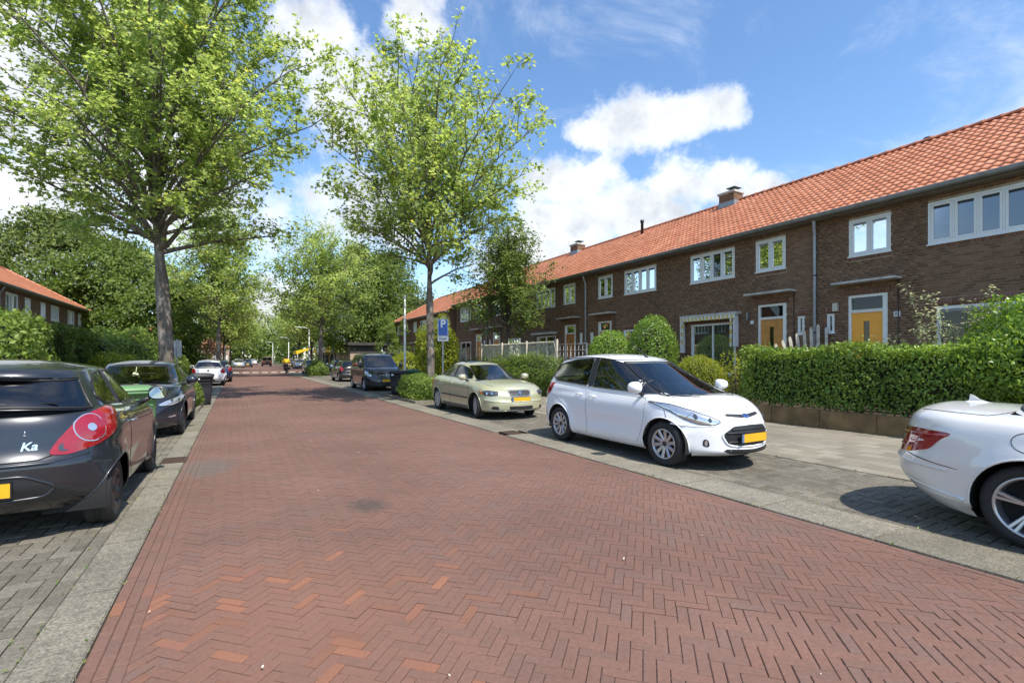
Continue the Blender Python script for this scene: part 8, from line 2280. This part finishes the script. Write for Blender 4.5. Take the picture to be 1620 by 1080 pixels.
# reed fence with wooden posts
t = thing("reed_fence", "woven reed fence with pale wooden posts behind the pale green saloon", "fence", (11.05, 19.5, 0.3))
y0, y1, zt = 15.75, 22.6, 2.25
r_ = random.Random(8)
for y in (15.75, 18.05, 20.3, 22.5):
    m = MB(); m.bbox(10.98, 11.06, y - 0.04, y + 0.04, -0.02, zt + 0.04, 0.008); m.build("post", M_WOODP, t)
for z in (0.75, 2.15):
    m = MB(); m.bbox(11.065, 11.10, y0, y1, z, z + 0.05, 0.006); m.build("rail", M_WOODP, t)
n = int((y1 - y0) / 0.10)
for k in range(n):
    y = y0 + (k + 0.5) * (y1 - y0) / n; dy = 0.62
    a = max(y0, y - dy / 2); b = min(y1, y + dy / 2)
    za = 0.4 + (a - (y - dy / 2)) / dy * (zt - 0.42); zb = 0.4 + (b - (y - dy / 2)) / dy * (zt - 0.42)
    m = MB(); m.tube([(11.11 + r_.uniform(-.01, .01), a, za), (11.11 + r_.uniform(-.012, .012), (a + b) / 2, (za + zb) / 2), (11.11, b, zb)], r_.uniform(0.016, 0.024), 5); m.build("reed", M_REED, t)
for k in range(9):
    z = 0.5 + k * 0.19; m = MB(); pts = [(11.125 + 0.02 * math.sin(y * 9 + k * PI), y, z + 0.02 * math.sin(y * 4 + k)) for y in [y0 + (y1 - y0) * i / 40 for i in range(41)]]; m.tube(pts, 0.006, 4); m.build("weft_reed", M_REED, t)
# wire panel by the red brown door
t = thing("wire_fence", "thin wire mesh panel between the reed fence and the clipped bushes", "fence", (11.05, 14.8, 0.3))
for k in range(8): m = MB(); m.tube([(11.05, 13.9 + k * 0.24, 0.3), (11.05, 13.9 + k * 0.24, 2.1)], 0.006, 4); m.build("wire", M_GALV, t)
for k in range(8): m = MB(); m.tube([(11.05, 13.9, 0.4 + k * 0.24), (11.05, 15.7, 0.4 + k * 0.24)], 0.006, 4); m.build("wire", M_GALV, t)
# white decorative trellis
def trellis(label, x, y0, y1, z0, z1, step=0.16):
    t = thing("trellis", label, "trellis", (x, (y0 + y1) / 2, z0))
    m = MB(); m.box(x - 0.02, x + 0.02, y0, y1, z0, z0 + 0.04); m.box(x - 0.02, x + 0.02, y0, y1, z1 - 0.04, z1); m.box(x - 0.021, x + 0.021, y0, y0 + 0.04, z0, z1); m.box(x - 0.021, x + 0.021, y1 - 0.04, y1, z0, z1); m.build("frame", M_TRELW, t)
    h = z1 - z0; L = y1 - y0
    for sgn in (1, -1):
        d = -h + step
        while d < L:
            a, b = max(0, d), min(L, d + h)
            if b - a > 0.1:
                za, zb = (a - d), (b - d)
                if sgn < 0: za, zb = h - za, h - zb
                m = MB(); o = 0.012 * sgn; m.tube([(x + o, y0 + a, z0 + za), (x + o, y0 + b, z0 + zb)], 0.018, 4); m.build("slat", M_TRELW, t)
            d += step
trellis("white lattice trellis just right of the parking sign", 11.0, 24.4, 27.6, 0.9, 2.1)
trellis("white lattice trellis between the white pole and the golden bush", 10.2, 28.0, 29.4, 0.2, 2.2)

# fan of pickets leaning against the house wall
t = thing("picket_fan", "fan shaped piece of weathered picket fence by the grey downpipe", "fence panel", (14.45, 8.60, 0.35))
PE = Vector((0.85, -0.53, 0)); PO = Vector((14.45, 8.60, 0)); PN = Vector((-0.53, -0.85, 0))
def fan_pt(a, z, d=0.0): q = PO + PE * a + PN * d; return (q.x, q.y, z)
for k in range(7):
    a = 0.135 * k + 0.12; h = 1.98 + 0.115 * k - 0.003 * k * k; lean = -0.024 * (6 - k)
    m = MB(); q = [(a - 0.045, 0.35), (a + 0.045, 0.35), (a + 0.045 + lean * 3.0, h - 0.07), (a + lean * 3.0, h), (a - 0.045 + lean * 3.0, h - 0.07)]
    n_ = len(q); m.add([fan_pt(x, z) for x, z in q] + [fan_pt(x, z, 0.022) for x, z in q], [list(range(n_)), list(range(n_, 2 * n_))] + [[i, (i + 1) % n_, n_ + (i + 1) % n_, n_ + i] for i in range(n_)]); m.build("picket", M_WOODP, t)
for z in (0.9, 1.6):
    m = MB(); m.tube([fan_pt(-0.1, z - 0.1, -0.02), fan_pt(1.1, z + 0.1, -0.02)], 0.025, 5); m.build("rail", M_WOODP, t)
m = MB(); m.tube([fan_pt(1.18, 0.3), fan_pt(1.18, 2.45)], 0.045, 6); m.build("post", M_WOODP, t)

# cyclist in yellow
def cyclist(x, y):
    bk = thing("bicycle", "dark bicycle ridden away from us by the person in yellow", "bicycle", (x, y, 0))
    def mk(name, m, mat, par):
        me = bpy.data.meshes.new(name); me.from_pydata([tuple(v) for v in m.v], [], m.f); me.polygons.foreach_set('use_smooth', m.sm); me.materials.append(mat); return link_mesh(name, me, par)
    for yy in (-0.52, 0.55):
        m = MB(); m.lathe([(0.325 + 0.02 * math.cos(a), 0.02 * math.sin(a)) for a in [2 * PI * k / 8 for k in range(8)]], 28, 'x', Matrix.Translation(Vector((0, yy, 0.345))), close=True); w = mk("wheel", m, M_TYRE, bk)
        m = MB()
        for k in range(10): a = 2 * PI * k / 10; m.tube([(0, yy, 0.345), (0, yy + 0.32 * math.cos(a), 0.345 + 0.32 * math.sin(a))], 0.003, 3)
        mk("spokes", m, M_GALV, w)
    m = MB()
    for pts in ([(0, -0.52, 0.345), (0, -0.05, 0.30), (0, -0.22, 0.86)], [(0, -0.52, 0.345), (0, -0.19, 0.76)], [(0, -0.05, 0.30), (0, 0.40, 0.72)], [(0, 0.55, 0.345), (0, 0.36, 0.95)]): m.tube(pts, 0.017, 6)
    mk("frame", m, M_TRIM, bk)
    m = MB(); m.tube([(-0.30, 0.18, 1.03), (-0.2, 0.33, 1.05), (0, 0.35, 1.02), (0.2, 0.33, 1.05), (0.30, 0.18, 1.03)], 0.013, 6); mk("handlebar", m, M_GALV, bk)
    m = MB(); m.bbox(-0.11, 0.11, -0.34, -0.06, 0.87, 0.93, 0.025); mk("saddle", m, M_TRIM, bk)
    for sx in (-1, 1):
        m = MB(); m.bbox(sx * 0.20 - 0.085, sx * 0.20 + 0.085, -0.72, -0.36, 0.38, 0.70, 0.03); mk("pannier_bag", m, M_TRIM, bk)
    m = MB(); m.bbox(-0.07, 0.07, -0.80, -0.36, 0.71, 0.73, 0.008); mk("rack", m, M_GALV, bk)
    m = MB(); m.box(-0.03, 0.03, -0.86, -0.83, 0.62, 0.67); mk("rear_light", m, M_LAMPR, bk)
    pr = thing("person", "person in a bright yellow jacket riding a bicycle away down the road", "person", (x, y, 0))
    # one continuous body grown from a skeleton
    J = {'pel': (0, -0.19, 0.99), 'waist': (0, -0.15, 1.16), 'chest': (0, -0.05, 1.36), 'neck': (0, 0.0, 1.50), 'head': (0, 0.03, 1.60), 'top': (0, 0.03, 1.70),
         'shL': (-0.18, -0.02, 1.42), 'elL': (-0.30, 0.02, 1.20), 'haL': (-0.29, 0.16, 1.06), 'shR': (0.18, -0.02, 1.42), 'elR': (0.30, 0.02, 1.20), 'haR': (0.29, 0.16, 1.06),
         'hipL': (-0.10, -0.17, 0.95), 'knL': (-0.12, 0.20, 0.78), 'anL': (-0.10, 0.02, 0.42), 'toL': (-0.10, 0.15, 0.36), 'hipR': (0.10, -0.17, 0.95), 'knR': (0.12, 0.12, 0.58), 'anR': (0.10, -0.10, 0.20), 'toR': (0.10, 0.04, 0.14)}
    RD = {'pel': 0.15, 'waist': 0.14, 'chest': 0.165, 'neck': 0.055, 'head': 0.085, 'top': 0.075, 'shL': 0.08, 'elL': 0.055, 'haL': 0.038, 'shR': 0.08, 'elR': 0.055, 'haR': 0.038, 'hipL': 0.105, 'knL': 0.065, 'anL': 0.045, 'toL': 0.04, 'hipR': 0.105, 'knR': 0.065, 'anR': 0.045, 'toR': 0.04}
    E = [('pel', 'waist'), ('waist', 'chest'), ('chest', 'neck'), ('neck', 'head'), ('head', 'top'), ('chest', 'shL'), ('shL', 'elL'), ('elL', 'haL'), ('chest', 'shR'), ('shR', 'elR'), ('elR', 'haR'), ('pel', 'hipL'), ('hipL', 'knL'), ('knL', 'anL'), ('anL', 'toL'), ('pel', 'hipR'), ('hipR', 'knR'), ('knR', 'anR'), ('anR', 'toR')]
    def skin(names, edges, extra=0.0):
        ks = [k for k in J if k in names]; me = bpy.data.meshes.new("tmp"); me.from_pydata([J[k] for k in ks], [(ks.index(a), ks.index(b)) for a, b in edges if a in names and b in names], [])
        ob = bpy.data.objects.new("tmp", me); COL.objects.link(ob); ob.modifiers.new("s", 'SKIN'); 
        for i, k in enumerate(ks): me.skin_vertices[0].data[i].radius = (RD[k] + extra, RD[k] + extra); me.skin_vertices[0].data[i].use_root = (i == 0)
        sd = ob.modifiers.new("d", 'SUBSURF'); sd.levels = 2; sd.render_levels = 2
        dg = bpy.context.evaluated_depsgraph_get(); out = bpy.data.meshes.new_from_object(ob.evaluated_get(dg)); bpy.data.objects.remove(ob); out.polygons.foreach_set('use_smooth', np.ones(len(out.polygons), bool)); out.materials.clear(); return out
    bd = skin(set(J), E); bd.materials.append(M_SKIN); bd.materials.append(M_JEANS)
    for p in bd.polygons: p.material_index = 1 if p.center.z < 1.0 else 0
    link_mesh("body", bd, pr)
    jk = skin({'pel', 'waist', 'chest', 'shL', 'elL', 'haL', 'shR', 'elR', 'haR'}, E, 0.045); jk.materials.append(M_YJACKET); link_mesh("jacket", jk, pr)
    m = MB(); m.lathe([(0.0, 0.105), (0.055, 0.095), (0.095, 0.045), (0.105, -0.01), (0.09, -0.06), (0.0, -0.075)], 16, 'z', Matrix.Translation(Vector((0, 0.015, 1.665)))); mk("hair", m, M_HAIR, pr)
    for sx in (-1, 1):
        m = MB(); m.tube([(sx * 0.1, 0.0 if sx < 0 else -0.12, 0.40 if sx < 0 else 0.18), (sx * 0.1, 0.17 if sx < 0 else 0.06, 0.345 if sx < 0 else 0.125)], [0.05, 0.04], 8); mk("shoe", m, M_TRIM, pr)
cyclist(4.45, 54.6)

# ------------------------------------------------------------------ buildings further off
def far_building():
    b = thing("apartment_block", "grey block with pale upright panels and shops below, past the far planting bed", "building", (12.5, 76, 0))
    m = MB(); m.box(12.6, 24, 66, 92, 0, 9.5); m.build("wall", M_FASCIA, b)
    m = MB(); m.box(12.3, 24.3, 65.7, 92.3, 9.5, 9.9); m.build("roof", M_FASCIA, b)
    for k in range(13):
        y = 66.6 + k * 2.0
        for z in (3.6, 6.6):
            m = MB(); m.box(12.45, 12.6, y, y + 0.75, z, z + 2.5); m.build("panel", M_PANELW, b)
            m = MB(); m.box(12.5, 12.6, y + 0.85, y + 1.85, z + 0.8, z + 2.4); w = m.build("window", M_WFRAME, b)
            m = MB(); m.box(12.485, 12.5, y + 0.93, y + 1.77, z + 0.9, z + 2.3); _child(m, "pane", M_INTDK, w)
    m = MB(); m.box(11.3, 12.6, 66, 92, 2.85, 3.25); m.build("shop_canopy", M_PANELW, b)
    for k, mt in enumerate((M_PANELW, M_YELLOWSH, M_PANELW, M_PANELW, M_YELLOWSH, M_PANELW)):
        m = MB(); y = 66.3 + k * 4.3; m.box(11.20, 11.3, y, y + 3.6, 2.5, 3.3); m.build("shop_sign", mt, b)
        m = MB(); m.box(12.48, 12.6, y, y + 3.4, 0.2, 2.5); w = m.build("shop_window", M_YELLOWSH if k % 3 == 0 else M_WFRAME, b)
        m = MB(); m.box(12.46, 12.48, y + 0.2, y + 3.2, 0.5, 2.3); _child(m, "pane", M_INTDK, w)
far_building()
aw2 = thing("shop_awning", "bright yellow shop awning above the silver far car", "awning", (10.6, 92, 2.6))
m = MB(); m.prism([(8.9, 2.35), (11.4, 3.3), (11.4, 3.5), (8.9, 2.9)], 'y', 90.0, 95.5); m.build("canopy", M_YELLOWSH, aw2)
for y in (90.1, 95.3): m = MB(); m.tube([(9.1, y, 0), (9.1, y, 2.6)], 0.05, 6); m.build("post", M_GALV, aw2)
g = thing("brick_garage", "low beige brick building with a flat roof behind the black hatchback", "building", (12, 55, 0))
m = MB(); m.box(10.6, 17.5, 53.6, 53.9, 0, 2.1); m.build("wall", M_BEIGEB, g); m = MB(); m.box(10.62, 17.5, 53.9, 62, 0, 3.0); m.build("wall", M_BEIGEB, g)
m = MB(); m.box(10.3, 17.9, 53.2, 62.4, 3.0, 3.3); m.build("roof", M_FASCIA, g); m = MB(); m.box(10.63, 13.9, 53.62, 53.88, 2.1, 3.0); m.build("dark_panel", M_FASCIA, g)
for x in (13.9, 15.6, 17.3): m = MB(); m.box(x, x + 0.16, 53.5, 53.9, 0, 3.0); m.build("column", M_PANELW, g)
m = MB(); m.box(13.9, 17.4, 53.48, 53.6, 2.1, 2.3); w = m.build("window", M_PANELW, g); m = MB(); m.box(14.1, 15.5, 53.55, 53.62, 2.3, 2.9); _child(m, "pane", M_INTDK, w)
fh = thing("detached_house", "far beige brick house with an orange roof left of the road", "house", (-9.5, 97, 0))
m = MB(); m.box(-15, -7.2, 95, 104, 0, 4.7); m.build("wall", M_BEIGEB, fh)
m = MB(); m.add([(-15.4, 94.6, 4.7), (-6.8, 94.6, 4.7), (-6.8, 104.4, 4.7), (-15.4, 104.4, 4.7), (-10.2, 97.5, 8.0), (-10.2, 101.5, 8.0)], [[0, 1, 4], [1, 2, 5, 4], [2, 3, 5], [3, 0, 4, 5], [0, 3, 2, 1]]); m.build("roof", M_TILE, fh)
for (x, z, wd) in ((-10.2, 3.0, 1.5), (-13.0, 3.0, 1.5), (-10.6, 0.9, 2.4), (-13.4, 0.9, 1.8)):
    m = MB(); m.box(x - wd / 2, x + wd / 2, 94.9, 95.0, z, z + 1.35); w = m.build("window", M_WFRAME, fh)
    for q in (-1, 1): m = MB(); a, b = sorted((x + q * 0.06, x + q * (wd / 2 - 0.1))); m.box(a, b, 94.87, 94.9, z + 0.12, z + 1.23); _child(m, "pane", M_INTDK, w)
for (y, z) in ((97, 3.0), (101, 3.0), (97, 0.9), (101, 0.9)):
    m = MB(); m.box(-7.2, -7.1, y - 0.8, y + 0.8, z, z + 1.35); w = m.build("window", M_WFRAME, fh)
    m = MB(); m.box(-7.1, -7.07, y - 0.68, y + 0.68, z + 0.12, z + 1.23); _child(m, "pane", M_INTDK, w)
m = MB(); m.box(-7.15, -6.8, 94.9, 104, 2.25, 2.55); m.build("white_band", M_PANELW, fh)
fw = thing("far_house", "pale far house glimpsed past the pale silver oncoming car", "house", (-4.5, 150, 0))
m = MB(); m.box(-9, -1.5, 146, 156, 0, 4.5); m.build("wall", M_BEIGEB, fw); m = MB(); m.prism([(-9.4, 4.5), (-1.1, 4.5), (-5.2, 7.6)], 'y', 145.6, 156.4); m.build("roof", M_TILE, fw)
for x in (-7.6, -4.6, -2.6): m = MB(); m.box(x - 0.6, x + 0.6, 145.9, 146, 1.0, 2.4); m.build("window", M_WFRAME, fw)
